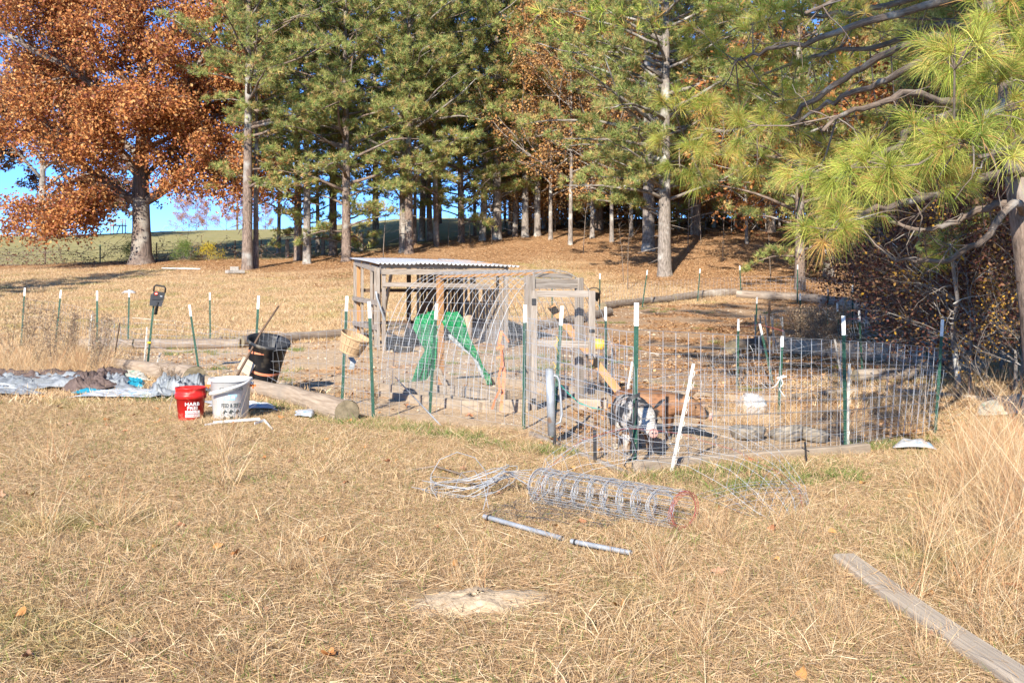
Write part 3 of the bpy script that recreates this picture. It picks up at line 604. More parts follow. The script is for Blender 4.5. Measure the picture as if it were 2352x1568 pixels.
def make_hardwood(seed, H, r0, pal, bark, nleaf=30, leafsz=(.14, .24), spread=1.0, h0=.25, depth=4, lfr=.75, dens=1.0, lean=0, first=None, fork=None, droop=0.):
    with Seed(seed):
        mb = MB(); C = []
        def grow(p, d, L, r, lev):
            n = 5; pts = limb(p, d, L, n, droop*(.3 if lev < 2 else 1), .13 if lev else .05, .15); mb.tube(pts, [r*(1-.45*k/n) for k in range(n+1)], 10 if lev == 0 else (7 if lev == 1 else (5 if lev == 2 else 3)), cap=lev < 2)
            if lev >= depth-1:
                m = int(nleaf*dens*random.uniform(.5, 1.4))
                for _ in range(m):
                    k = random.uniform(.15, 1.0)*n; j = min(n-1, int(k)); q = pts[j].lerp(pts[j+1], k-j); C.append((q.x+random.gauss(0, .22), q.y+random.gauss(0, .22), q.z+random.gauss(-.05, .2)))
                return
            nb = random.choice([4, 5, 6]) if lev else 0
            for b in range(nb):
                k = random.uniform(.3, 1.0)*n; j = min(n-1, int(k)); q = pts[j].lerp(pts[j+1], k-j); dd = (pts[j+1]-pts[j]).normalized(); a = random.uniform(0, 6.28)
                o = dd.orthogonal().normalized(); o = Matrix.Rotation(a, 3, dd) @ o; sp = random.uniform(.5, 1.05)
                grow(q, dd+o*sp, L*random.uniform(.48, .72), r*random.uniform(.38, .55)*(1.1-.4*k/n), lev+1)
            if lev: grow(pts[-1], (pts[-1]-pts[-2]), L*.6, r*.5, lev+1)
            return pts
        # stem
        tp = [Vector((lean*t*H+math.sin(t*4+seed)*.15*t, math.sin(t*3+seed*2)*.15*t, t*H*.8-.3)) for t in [0, .015, .04]+list(np.linspace(.09, 1, 10))]; tr = [r0*1.6, r0*1.25, r0*1.06]+[r0*(1-.85*t**.9) for t in np.linspace(.09, 1, 10)]
        mb.tube(tp, tr, 14)
        nl = first or 12
        for i in range(nl):
            t = h0+(1-h0)*(i+random.random()*.8)/nl; z = t*H*.8; j = max(1, min(len(tp)-1, int(np.searchsorted([q.z for q in tp], z)))); a_, b_ = tp[j-1], tp[j]; k = (z-a_.z)/(b_.z-a_.z); p = a_.lerp(b_, k); rr = tr[j-1]*(1-k)+tr[j]*k
            a = i*2.4+random.gauss(0, .4); L = H*.32*spread*(1.15-.6*t)*random.uniform(.8, 1.2)
            grow(p, (math.cos(a), math.sin(a), .35+.9*t), L, min(rr*.62, .022*L+.05), 1)
        C = np.array(C)
        if nleaf: v, f, c = leaves(C, leafsz, pal, flat=.1, cup=.15)
        else: v, f, c = leaves(C[:1], leafsz, pal) if len(C) else leaves(np.zeros((1, 3)), leafsz, pal)
        return mb.mesh('hardwood_trunk', M[bark]), mesh_np('hardwood_crown', v, f, c, [M['leaf']])
def place_tree(name, label, cat, loc, meshes, rz=0, s=1, group=None, sz=None):
    t = thing(name, label, cat, loc, group, rz); t.scale = (s, s, sz or s)
    link('trunk', meshes[0], t); link('crown', meshes[1], t); return t
def base(u, v, Y=None):
    if Y is None: return Gd(u, v)
    x = (u-U0)/F*Y; return Vector((x, Y, Z(x, Y)))
TR = 'pines along the wood edge'
ORD = ['first', 'second', 'third', 'fourth', 'fifth', 'sixth', 'seventh', 'eighth', 'ninth', 'tenth', 'eleventh', 'twelfth', 'thirteenth', 'fourteenth', 'fifteenth', 'sixteenth', 'seventeenth', 'eighteenth']
# pine meshes: A slim with high open crown, B dense to the ground, C tall bare stem
pA = make_pine(21, 22, .29, 3.8, 5.6, 46, 'bark_pine', 11, dens=.95, side=math.pi)
pB = make_pine(22, 21, .30, 1.3, 6.2, 74, 'bark_pine', 11, dens=1.15)
pC = make_pine(23, 22, .27, 5.5, 4.8, 56, 'bark_grey', 11, dens=1.1)
pD = make_pine(24, 23, .36, 2.8, 7.0, 74, 'bark_grey', 11, dens=1.1, side=math.pi)
pF = make_pine(26, 27, .34, 14.5, 9.5, 84, 'bark_pine', 12, dens=1.5, bare=3)
pE = make_pine(25, 20, .20, 8.0, 3.6, 44, 'bark_pine', 11, dens=1.0, bare=10)
# ---- named trees along the edge, left to right
def oak():
    with Seed(5):
        mb = MB(); C = []
        H = 25; tp = [Vector(q) for q in [(0, 0, -.4), (.0, 0, .1), (0, 0, .6), (.0, 0, 2.2), (-.05, 0, 4.4), (-.02, .1, 6.5), (.05, .2, 9.5), (.0, 0, 12.5), (-.2, 0, 16), (-.1, .3, 19.5), (.2, .2, 23)]]
        tr = [1.0, .8, .62, .52, .48, .40, .33, .27, .21, .14, .05]
        mb.tube(tp, tr, 20)
        def grow(p, d, L, r, lev):
            n = 6; pts = limb(p, d, L, n, .28 if lev > 1 else .0, .16, .25 if lev < 3 else 0); mb.tube(pts, [r*(1-.5*k/n) for k in range(n+1)], (10, 9, 6, 4, 3)[lev], cap=lev < 2)
            if lev >= 3:
                for _ in range(int(135*random.uniform(.5, 1.5))):
                    k = random.uniform(.0, 1.05)*n; j = min(n-1, int(k)); q = pts[j].lerp(pts[j+1], k-j); C.append((q.x+random.gauss(0, .42), q.y+random.gauss(0, .42), q.z+random.gauss(-.08, .34)))
                return
            for b in range((0, 7, 6)[lev]):
                k = (.22+.78*(b+random.random())/((1, 7, 6)[lev]))*n; j = min(n-1, int(k)); q = pts[j].lerp(pts[j+1], k-j); dd = (pts[j+1]-pts[j]).normalized()
                o = Matrix.Rotation(random.uniform(0, 6.28), 3, dd) @ dd.orthogonal().normalized(); o.z *= .6
                grow(q, dd+o*random.uniform(.55, 1.1), L*random.uniform(.40, .60), r*random.uniform(.35, .5)*(1.15-.5*k/n), lev+1)
            grow(pts[-1], (pts[-1]-pts[-2]), L*.5, r*.48, lev+1)
        LIMBS = [((0, 0, 3.4), (-1, -.15, .55), 6.5, .26), ((0, 0, 3.6), (1, -.1, .62), 6.8, .30), ((0, .1, 5.0), (-1, -.4, .95), 8.5, .27), ((0, 0, 4.9), (.75, .4, .9), 5.5, .16), ((-.05, .1, 6.3), (-.9, .5, .8), 8.5, .26), ((0, .1, 7.2), (.8, -.5, .8), 7.0, .22),
                 ((0, .2, 8.2), (-.9, -.5, .6), 8.6, .25), ((0, .2, 9.2), (.7, .6, .9), 6.8, .2), ((0, .2, 10.2), (-1, .1, .6), 8.4, .24), ((0, .1, 11.2), (.9, -.3, .7), 6.6, .2), ((0, .1, 12.4), (-.7, -.7, .7), 7.4, .2), ((0, 0, 13.5), (.2, -1, .7), 6.8, .18), ((-.1, 0, 14.6), (-1, .2, .7), 7.4, .18), ((-.2, 0, 16), (.8, .3, .8), 6.2, .16), ((-.2, 0, 17.2), (-.5, -.8, .8), 6.0, .15), ((-.1, .2, 18.6), (-.8, .3, 1), 5.6, .13), ((0, .3, 20), (.6, -.4, 1), 5, .11), ((.1, .2, 21.5), (-.2, .3, 1), 4, .08), ((0, 0, 3.9), (-1, -.5, .42), 4.8, .13), ((0, 0, 5.6), (-.3, -1, .35), 4.6, .13), ((0, 0, 7.8), (.3, -1, .4), 4.8, .14), ((0, 0, 9.8), (-.2, -1, .4), 5.2, .14), ((0, .1, 11.8), (.2, -1, .5), 5.2, .14), ((0, 0, 6.6), (1, -.3, .5), 6.4, .16), ((0, 0, 9.0), (1, .2, .35), 6.4, .15)]
        for p, d, L, r in LIMBS: grow(Vector(p), d, L, r, 1)
        v, f, c = leaves(np.array(C), (.13, .25), RUSSET, flat=.12, cup=.15)
        return mb.mesh('oak_trunk', M['bark_oak']), mesh_np('oak_crown', v, f, c, [M['leaf']])
om = oak()
oakb = base(325, 592, 64)
place_tree('oak_tree', 'huge oak with orange russet leaves and forked low limbs, left end of the trees', 'tree', oakb, om, 0, 1.08)
h2 = make_hardwood(31, 17, .5, DARKLEAF, 'bark_grey', 60, (.25, .42), 1.25, .12, 4, dens=1.0, droop=.5)
p = base(96, 545, 112); place_tree('oak_tree', 'pale trunked oak with dark purplish leaves up on the field near the board fence', 'tree', p, h2, .5, 1.15)
h3 = make_hardwood(32, 15, .3, RUSSET, 'bark_grey', 24, (.2, .34), 1.2, .12, 4, dens=1.0, droop=.3)
place_tree('pine_tree', 'tall pine beside the photographer whose crown shades the right yard', 'pine', OG(1.5, -7), pF, .4, 1.0)
place_tree('pine_tree', 'pine left of the picture shading the far left lawn', 'pine', OG(-27.5, 36), pB, .4, .62)
NAMED = [
 (566, None, 57, pA, 3.0, 1.08, 'slim pine with sparse crown standing over the grey concrete blocks', 'bark'),
 (585, None, 57.8, pE, 1.0, .85, 'thin bare pine stem just behind the pine with the concrete blocks', None),
 (701, None, 60, pC, 2.2, .92, 'pale grey leaning pine stem between the concrete block pine and the shed', None),
 (684, None, 63.5, pB, 0.4, .88, 'dark stemmed pine half hidden behind the pale leaning pine', None),
 (768, None, 65, pA, 4.1, .95, 'narrow pine behind and left of the pine that stands beyond the shed left corner', None),
 (791, None, 60, pB, 1.3, .98, 'bushy pine beyond the shed left corner, its green boughs almost touching ground', None),
 (925, None, 63, pD, 1.7, 1.0, 'thick twin stemmed pine beyond the shed roof, left stem', None),
 (944, None, 62, pA, 5.0, .96, 'slim right stem of the twin pines beyond the shed roof', None),
 (1525, None, 52, pD, 0.2, 1.0, 'big pale barked pine wrapped in vines at the foot, right of the hoop coop', None),
]
for u, v, Y, m_, rz, s_, lab, _ in NAMED: place_tree('pine_tree', lab, 'pine', base(u, 0, Y), m_, rz, s_, TR)
# ---- wood behind: stems that can be told apart
bare1 = make_hardwood(41, 15, .14, TANLEAF, 'bark_grey', 11, (.12, .2), .75, .3, 4, dens=.9)
bare2 = make_hardwood(42, 13, .10, TANLEAF, 'bark_grey', 16, (.12, .2), .8, .2, 4, dens=.9)
bare3 = make_hardwood(43, 12, .11, RUSSET, 'bark_pine', 18, (.12, .22), .9, .15, 4, dens=.9)
bush1 = make_hardwood(44, 5, .05, TANLEAF, 'bark_grey', 12, (.10, .18), 1.4, .05, 4, dens=.8)
bush3 = make_hardwood(48, 5.5, .06, TANLEAF, 'bark_grey', 26, (.14, .22), 1.4, .04, 4, dens=1.0)
bush2 = make_hardwood(45, 5.5, .06, DARKLEAF, 'bark_grey', 24, (.08, .13), 1.4, .05, 4, dens=.8)
yel = make_hardwood(46, 5, .05, [(.60, .34, .05), (.5, .27, .05), (.42, .24, .07)], 'bark_grey', 7, (.06, .11), 1.3, .1, 4, dens=.45)
redm = make_hardwood(47, 11, .1, [(.62, .14, .04), (.70, .22, .06), (.5, .1, .04)], 'bark_grey', 18, (.14, .22), 1.0, .2, 4, dens=.9)
GB = 'pine stems inside the wood edge beyond the shed'
back = [(953, 68), (965, 71), (986, 70), (1005, 66), (1063, 69), (1090, 74), (1104, 70), (1173, 74), (1186, 72)]
for i, (u, Y) in enumerate(back):
    place_tree('pine_tree', ORD[i]+' from left of the slender dark pine stems seen above the shed roof', 'pine', base(u, 0, Y), (pE, pC, pA, pE, pB)[i % 5], i*1.3, .7+.07*(i*3 % 5), GB).rotation_euler.x = .05*math.sin(i*2.3)
place_tree('pine_tree', 'thick dark stemmed pine above the right end of the shed roof', 'pine', base(1144, 0, 70), pD, 4.0, .95, TR)
place_tree('pine_tree', 'pale thick pine stem standing where the leaf slope meets the wood', 'pine', base(1204, 0, 71), pC, 2.6, 1.0, TR)
place_tree('pine_tree', 'pale pine stem amid tan saplings at the top of the leaf slope', 'pine', base(1237, 0, 72), pC, 5.6, .9, TR)
place_tree('pine_tree', 'broad brown trunk just behind the vine wrapped pine', 'pine', base(1491, 0, 62), pD, 3.4, 1.1, TR)
place_tree('pine_tree', 'dark trunked pine in deep shade beyond the log pile', 'pine', base(1832, 0, 47), pB, 1.0, .85, TR)
place_tree('oak_tree', 'flared brown trunk in the shade right of the dark trunked pine', 'tree', base(1903, 0, 51), h3, 1.0, .95)
GH = 'tan leaved young trees filling the wood'
k = 0
for u, Y in [(1160, 80), (1215, 76), (1255, 84), (1300, 82), (1345, 88), (1290, 92), (1385, 84), (1425, 94), (1460, 80), (1395, 100), (1560, 78), (1600, 86), (1640, 78), (1580, 96), (1690, 82), (1740, 90), (1790, 80), (1860, 84), (1930, 88), (1990, 80), (2060, 86), (2130, 78), (2200, 84), (2280, 80), (2340, 74)]:
    place_tree('hardwood_tree', 'thin young tree with sparse tan autumn leaves in the wood behind the slope', 'tree', base(u, 0, Y), (bare1, bare2, bare3)[k % 3], k*1.9, .95+.07*(k % 5), GH); k += 1
place_tree('maple_tree', 'small maple with red orange leaves glowing between the pine boughs', 'maple', base(1715, 0, 64), redm, 0, 1.15)
GP2 = 'tall pines standing deep in the wood'
for i, (u, Y) in enumerate([(640, 90), (860, 84), (1010, 92), (1270, 98), (1330, 104), (1440, 108), (1600, 70), (1655, 100), (1775, 72), (1960, 64), (2050, 60), (2120, 74), (2240, 58), (2330, 66), (1380, 76), (1700, 110), (2180, 90), (2400, 52)]):
    if u < 700: continue
    place_tree('pine_tree', 'tall green pine deep in the wood, mostly hidden by nearer boughs', 'pine', base(u, 0, Y), (pA, pC, pB, pD)[i % 4], i*2.1, .95+.04*(i % 5), GP2)
# shade casting pines at the right-hand edge
GR = 'pines crowding the right edge of the yard'
for u, Y, m_, s_ in [(2900, 9.5, pC, .95), (3000, 17, pA, .95), (2560, 15, pA, .62), (2640, 21, pB, .72), (2440, 27, pC, .85), (2360, 34, pA, .8), (2290, 42, pB, .8), (2700, 30, pD, .8), (2500, 40, pB, .9), (2128, 41, pE, .8), (2162, 45, pC, .8), (2212, 33, pE, .75), (2248, 28, pE, .7), (2305, 23, pE, .6)]:
    place_tree('pine_tree', 'pine in the shaded thicket along the right side of the yard', 'pine', base(u, 0, Y), m_, Y*1.3, s_, GR)
# understory at the right
GF = 'leafy young trees closing the view deep in the wood'
for i in range(22):
    u = 1230+i*52; place_tree('hardwood_tree', 'young tan leaved tree deep in the wood beyond the top of the slope', 'tree', base(u, 0, 94+7*(i % 3)), (bush1, bare3, bush1)[i % 3], i*1.7, (1.9, 1.0, 2.3)[i % 3], GF)
tall1 = make_hardwood(49, 18, .16, TANLEAF, 'bark_grey', 20, (.14, .24), .8, .18, 4, dens=1.0)
for i, (u, Y) in enumerate([(1265, 69), (1310, 66), (1360, 70), (1405, 67), (1450, 71), (1250, 78), (1590, 70), (640, 72), (730, 70), (860, 72)]): place_tree('hardwood_tree', ('%s of the taller tan leaved trees showing between the pines' % (ORD[i]+' ')).replace('  ', ' ') if i < 7 else 'rust leaved tree behind the green pines left of the shed', 'tree', base(u, 0, Y), tall1, i*1.3, .95+.05*(i % 3), 'taller autumn trees showing between the pines')
GK = 'tan and rust bushes along the crest of the slope'
for i in range(38):
    u = 1192+i*26; place_tree('shrub', 'tan leaved bush in the row along the crest of the leaf slope', 'shrub', base(u, 0, 80+3.5*(i % 3)), (bush3, bare3, bush3)[i % 3], i*2.3, (1.15, .9, 1.5)[i % 3], GK)
GU = 'leafy shrubs in the shaded thicket on the right'
for i, (u, Y, m_, s_) in enumerate([(2130, 27, bush2, .55), (2190, 22, bush2, .6), (2250, 18, bush2, .55), (2330, 16, bush2, .6), (2400, 14.5, bush2, .6), (2170, 30, bush2, .95), (2260, 26, bush2, .9), (2350, 22, bush2, .85), (2200, 38, bush2, 1.1), (2300, 33, bush2, 1.1), (2390, 27, bush2, 1.0), (2440, 19, bush2, .8), (2150, 48, bare3, .8), (2260, 46, bare3, .8), (2140, 24, bush2, .7), (2300, 19, bush2, .75), (2230, 29, bush2, 1.2), (2370, 17, bush2, .7), (2330, 29, bush2, 1.3), (2180, 55, bare3, 1), (2000, 62, bare3, 1), (1930, 66, bare3, 1)]):
    place_tree('shrub', 'russet leaved shrub in the thicket '+('at the far right edge by the large near pine' if u > 2290 else ('behind the last tall fence post' if u > 2160 and Y < 30 else ('at the left side of the thicket' if u <= 2160 else 'deep in the shade at its back'))), 'shrub', base(u, 0, Y), m_, i*1.7, s_, GU)
place_tree('shrub', 'small shrub with bright yellow leaves beside the large right pine', 'shrub', base(2225, 0, 15.5), yel, 1.0, .62)
place_tree('shrub', 'low shrub with yellow leaves at the far right edge', 'shrub', base(2345, 0, 12.6), yel, 3.0, .38)
GT = 'tan leaved bushes at the top of the leaf slope'
for i, (u, Y) in enumerate([(1180, 73), (1225, 75), (1275, 76), (1320, 80), (1560, 74), (1620, 76), (1680, 72), (1760, 70)]):
    place_tree('shrub', ORD[i]+' from left of the tan orange leaved bushes atop the leaf slope', 'shrub', base(u, 0, Y), bush1, i*2.2, .9, GT)
# distant tree line on the ridge
GD = 'small distant trees on the field ridge'
for i, (u, Y) in enumerate([(30, 170), (420, 150), (450, 155), (475, 150), (520, 156), (560, 150), (610, 152)]):
    place_tree('distant_tree', ORD[i]+' from left of the small reddish trees far off on the field ridge', 'tree', base(u, 0, Y), bare3, i, .45+.08*(i % 3), GD)
# ---- the big near pine at the right edge, boughs reaching over the yard
def near_pine():
    with Seed(77):
        t = thing('pine_tree', 'large near pine at right edge with long bright green needles', 'pine', base(2400, 0, 12)); t.rotation_euler.z = 0
        mb = MB(); tp = [P(2405, 960, 12), P(2398, 900, 12), P(2378, 700, 12), P(2364, 580, 12), P(2347, 450, 12), P(2328, 330, 12), P(2300, 180, 12), P(2272, 40, 12), P(2258, -60, 12), P(2240, -320, 12.2), P(2230, -700, 12.4)]
        mb.tube(tp, [.24, .20, .185, .175, .165, .15, .115, .085, .075, .05, .015], 18)
        mb.build('trunk', M['bark_pine'], t)
        B = [[(2256, -20, 11.9), (2001, 48, 12), (1881, 88, 12.6), (1761, 116, 13), (1690, 140, 13.4)],
             [(2290, 110, 12), (2141, 86, 11.2), (2041, 120, 11.7), (1961, 168, 12.3), (1881, 220, 12.7), (1813, 276, 13), (1740, 300, 13.2), (1640, 292, 13.4), (1560, 330, 13.4)],
             [(2290, 150, 12), (2129, 140, 10.8), (2041, 180, 11.4), (1953, 212, 11.9), (1880, 250, 12.4), (1800, 300, 12.8)],
             [(2310, 215, 12), (2190, 235, 11.2), (2073, 216, 10.6), (1961, 256, 10), (1890, 300, 9.4)],
             [(2316, 262, 12), (2200, 260, 10.8), (2100, 290, 9.6), (2060, 330, 8.6), (1940, 395, 8.2)],
             [(2335, 384, 12), (2241, 420, 10.8), (2161, 444, 9.8), (2041, 470, 9), (1930, 510, 8.5)],
             [(2348, 455, 12), (2241, 484, 12.2), (2185, 516, 12.4), (2121, 528, 12.6), (2041, 508, 12.8)],
             [(2300, 180, 12), (2330, 120, 10), (2290, 60, 8.4), (2230, 90, 7.6)],
             [(2320, 300, 12), (2352, 230, 10), (2320, 190, 8.2), (2250, 300, 7.6), (2190, 330, 7.3)],
             [(2258, -60, 12), (2120, -70, 10.8), (1980, -20, 9.8), (1850, 30, 9.2)],
             [(2340, 400, 12), (2390, 380, 10), (2340, 330, 8.4), (2250, 360, 7.8)],
             [(2350, 480, 12), (2330, 470, 11), (2250, 560, 11), (2160, 600, 11.2), (2060, 600, 11.6)],
             [(2262, -30, 12), (2120, -10, 12.8), (1960, 30, 13.4), (1820, 30, 14), (1700, 60, 14.5)],
             [(2280, 60, 12), (2150, 60, 13.2), (2000, 110, 14), (1860, 130, 14.6), (1720, 180, 15)]]
        allp = []
        for i, b in enumerate(B):
            pts = []; q = [P(*k) for k in b]
            for a in range(len(q)-1):
                for f in range(4): pts.append(q[a].lerp(q[a+1], f/4)+Vector((random.gauss(0, .02), random.gauss(0, .02), random.gauss(0, .02))))
            pts.append(q[-1]); m = MB(); n = len(pts); r0 = .052 if len(b) > 4 else .042
            m.tube(pts, [r0*(1-.8*k/n)+.004 for k in range(n)], 7); allp += pts[3:]
            for s_ in range(9):      # dead side twigs
                k = random.randrange(3, n-1); tw = limb(pts[k], (random.gauss(0, 1), random.gauss(-.3, .8), random.gauss(0, .5)), random.uniform(.3, .9), 5, .25, .3); m.tube(tw, [.009, .008, .006, .005, .004, .002], 4, cap=False)
            m.build('bough', M['bark_bough'], t)
        CL = [(2137, 332, 70, 7.4), (2221, 316, 80, 7.3), (2025, 388, 75, 8), (1933, 408, 60, 8.2), (1877, 400, 50, 8.4), (2161, 396, 60, 7.7), (2213, 400, 50, 7.7), (1949, 480, 55, 8.5), (1897, 524, 62, 8.4), (1930, 492, 45, 8.5), (1965, 504, 40, 8.6), (2193, 104, 75, 7.6), (2169, 134, 60, 7.7), (2285, 24, 72, 7.9), (2329, 40, 60, 7.9), (2293, 172, 65, 8.0), (2313, 132, 60, 8.0), (2241, 240, 52, 9), (2313, 244, 60, 8.2),
              (1545, 240, 42, 8.4), (1621, 256, 42, 8.6), (1697, 288, 46, 8.8), (1761, 296, 42, 9), (1593, 336, 42, 8.4), (1525, 316, 34, 8.3), (1561, 384, 36, 8.3), (1613, 408, 36, 8.4), (1650, 330, 40, 8.6), (1813, 316, 36, 9), (1850, 332, 34, 9), (1881, 336, 36, 9), (1917, 344, 36, 8.8), (1989, 32, 38, 9.8), (1961, 24, 32, 9.8), (1729, 60, 36, 9.6), (1761, 48, 36, 9.6), (1801, 54, 36, 9.7), (1673, 136, 32, 9.6), (1721, 152, 30, 9.6), (1921, 160, 34, 9.9), (1934, 146, 32, 9.9), (2097, 100, 34, 10.6), (1661, 200, 28, 9.4), (1705, 116, 28, 9.6), (1873, 216, 36, 9.6), (1891, 236, 30, 9.5), (2017, 280, 34, 9.2), (2060, 300, 34, 9), (1740, 380, 34, 9), (1700, 340, 34, 8.8), (1790, 226, 30, 9.4), (1820, 190, 28, 9.6), (2100, 360, 60, 7.8), (2070, 410, 50, 8.2), (2260, 352, 60, 7.7), (2030, 448, 40, 8.6), (2210, 160, 55, 7.9), (2250, 130, 55, 7.7), (2330, 300, 50, 8), (2000, 340, 44, 8.4), (2160, 270, 40, 8.6),
              (1840, 20, 32, 9.4), (1890, 10, 34, 9.4), (2050, 10, 36, 9.4), (2110, 20, 36, 9.6), (1930, 70, 26, 10.2), (2130, 600, 26, 11.3), (2180, 570, 28, 11.2), (2080, 130, 26, 10.8), (1640, 90, 30, 9.8), (1600, 60, 30, 9.8), (1580, 110, 26, 9.8), (1660, 30, 30, 9.8), (1780, 100, 26, 14), (1840, 150, 26, 14), (1740, 190, 26, 14.6), (1900, 110, 26, 14), (1960, 60, 26, 13.5), (2040, 80, 26, 13.4), (1700, 240, 26, 14.8), (1660, 260, 26, 12), (1800, 250, 26, 13)]
        C = []; D = []; k_ = []; tm = MB()
        for u, v, r, Y in CL:
            Y = min(15.0, 7.5*74/(r+6)) if u > 1850 or r > 45 else min(15, 13.2+(r-36)*-.1); r = r*1.1
            c = P(u, v, Y); R = r/F*Y; near = min(allp, key=lambda q: (q-c).length); dm_ = (c-near)
            dd = dm_.normalized() if dm_.length > .05 else Vector((0, -1, .3)); mid = near.lerp(c, .5)+Vector((0, 0, -.06))
            tm.tube([near, mid, c], [.011, .009, .006], 5, cap=False)
            nt_ = 8 if r > 45 else 4
            for j in range(nt_):
                o = Vector((random.gauss(0, .42*R), random.gauss(0, .5*R), random.gauss(0, .30*R))); e = c+o; tm.tube([mid.lerp(c, .6), e], [.007, .004], 4, cap=False)
                for kk in range(3): C.append(e-(dd*.4+o.normalized()*.4+Vector((0, 0, .3)))*.028*kk); D.append((dd*.35+o.normalized()*.6+Vector((random.gauss(0, .2), -.25, .30))).normalized())
        tm.build('twigs', M['twig'], t, kind='stuff')
        C = np.array([tuple(c) for c in C]); D = np.array([tuple(c) for c in D])
        PALN = [(.42, .49, .09), (.51, .55, .12), (.29, .38, .08), (.62, .58, .16), (.62, .48, .14), (.70, .40, .15)]
        v, f, c = needles(C, D, 34, (.14, .27), (.0024, .0044), PALN, spread=.72, segs=2, palw=[.27, .27, .18, .16, .08, .04])
        o = link('crown', mesh_np('near_crown', v, f, c, [M['needle']])); put(o, t)
        # upper crown, out of the picture, throws the shade over the yard
        C = []; D = []
        for i in range(64):
            h = 5.3+i*.15; a = i*2.4; L = 7.0*(1-i/76); pz = Vector((5.6-.02*i, 12, h)); e = pz+Vector((math.cos(a)*L, math.sin(a)*L, .5)); mm = MB()
            for j in range(46):
                q = pz.lerp(e, random.uniform(.3, 1)); C.append(q+Vector((random.gauss(0, .4), random.gauss(0, .4), random.gauss(0, .16)))); D.append(Vector((random.gauss(0, .5), random.gauss(0, .5), .6)).normalized())
        C = np.array([tuple(c) for c in C]); D = np.array([tuple(c) for c in D])
        v, f, c = needles(C, D, 18, (.18, .30), (.014, .022), PALN, spread=.8, palw=[.27, .27, .18, .16, .08, .04])
        o = link('upper_crown', mesh_np('near_upper_crown', v, f, c, [M['needle']])); put(o, t)
near_pine()

# ================================================================ BUILT THINGS
def gz(p, dz=0): return Vector((p.x, p.y, Z(p.x, p.y)+dz))
# ---- T-posts
def tee(mb, a, b, s=1.0, stud=True):
    a = Vector(a); b = Vector(b); d = (b-a).normalized(); sd = Vector((1, 0, 0)); sd = (sd-d*sd.dot(d)).normalized(); fw = d.cross(sd)
    if fw.y > 0: fw = -fw
    mb.beam(a, b, .034*s, .005*s, up=fw, bev=.1); mb.beam(a-fw*.016*s, b-fw*.016*s, .005*s, .028*s, up=fw, bev=.1)
    if stud:
        L = (b-a).length; n = int(L/.055)
        for i in range(n):
            q = a+d*(i+.5)*.055; mb.beam(q-sd*.006*s, q+sd*.006*s, .012, .012, up=fw)
def tpost(parent, ut, vt, ub, vb, Y=None, tip=.20, s=1.0, name='t_post', label=None):
    b = Gd(ub, vb) if Y is None else Vector(((ub-U0)/F*Y, Y, Z((ub-U0)/F*Y, Y))); Y = b.y
    t = P(ut, vt, Y); d = (t-b).normalized(); k = t-d*tip
    s = s*max(1, Y/22)**.4
    mb = MB(); tee(mb, b-d*.1, k, s, Y < 20); o = mb.build(name, M['post_green'], parent)
    if label: o['label'] = label
    m2 = MB(); tee(m2, k, t, s*1.06, False); w = m2.build('white_tip', M['post_white'])
    if parent is not None:
        w.parent = o
        w.matrix_parent_inverse = (Matrix.Translation(parent.location)).inverted() @ Matrix.Identity(4) if False else o.matrix_parent_inverse.copy().inverted() @ o.matrix_parent_inverse @ Matrix.Identity(4) if False else Matrix.Identity(4)
        # the shaft keeps world coordinates under its parent, so the tip does the same
    return o, b, t
def lone_post(ut, vt, ub, vb, label, group=None, Y=None, tip=.20, s=1.0):
    b = Gd(ub, vb) if Y is None else Vector(((ub-U0)/F*Y, Y, Z((ub-U0)/F*Y, Y)))
    th = thing('t_post', label, 'fence post', b, group)
    t = P(ut, vt, b.y); d = (t-b).normalized(); k = t-d*tip; s = s*max(1, b.y/22)**.4
    mb = MB(); tee(mb, b-d*.1, k, s, b.y < 20); mb.build('shaft', M['post_green'], th)
    m2 = MB(); tee(m2, k, t, s*1.06, False); m2.build('white_tip', M['post_white'], th); return th, b, t
def stake(ut, vt, ub, vb, label, group=None, m='stake_white', Y=None, clips=True, cat='step-in post'):
    b = Gd(ub, vb) if Y is None else Vector(((ub-U0)/F*Y, Y, Z((ub-U0)/F*Y, Y))); t = P(ut, vt, b.y); mb = MB()
    d = (t-b).normalized(); s = max(1, b.y/20)**.5
    mb.beam(b-d*.06, t, .026*s, .014*s, up=(0, -1, 0)); mb.beam(b-d*.06, t, .008*s, .03*s, up=(0, -1, 0))
    if clips and b.y < 20:
        L = (t-b).length; sd = Vector((1, 0, 0)); sd = (sd-d*sd.dot(d)).normalized()
        for i in range(8):
            q = b+d*(L*(i+1)/9); mb.tube([q, q+sd*.024, q+sd*.026+d*.04, q+sd*.012+d*.045], .0035, 4)
    return one('step_in_post', mb, M[m], label, cat, group)
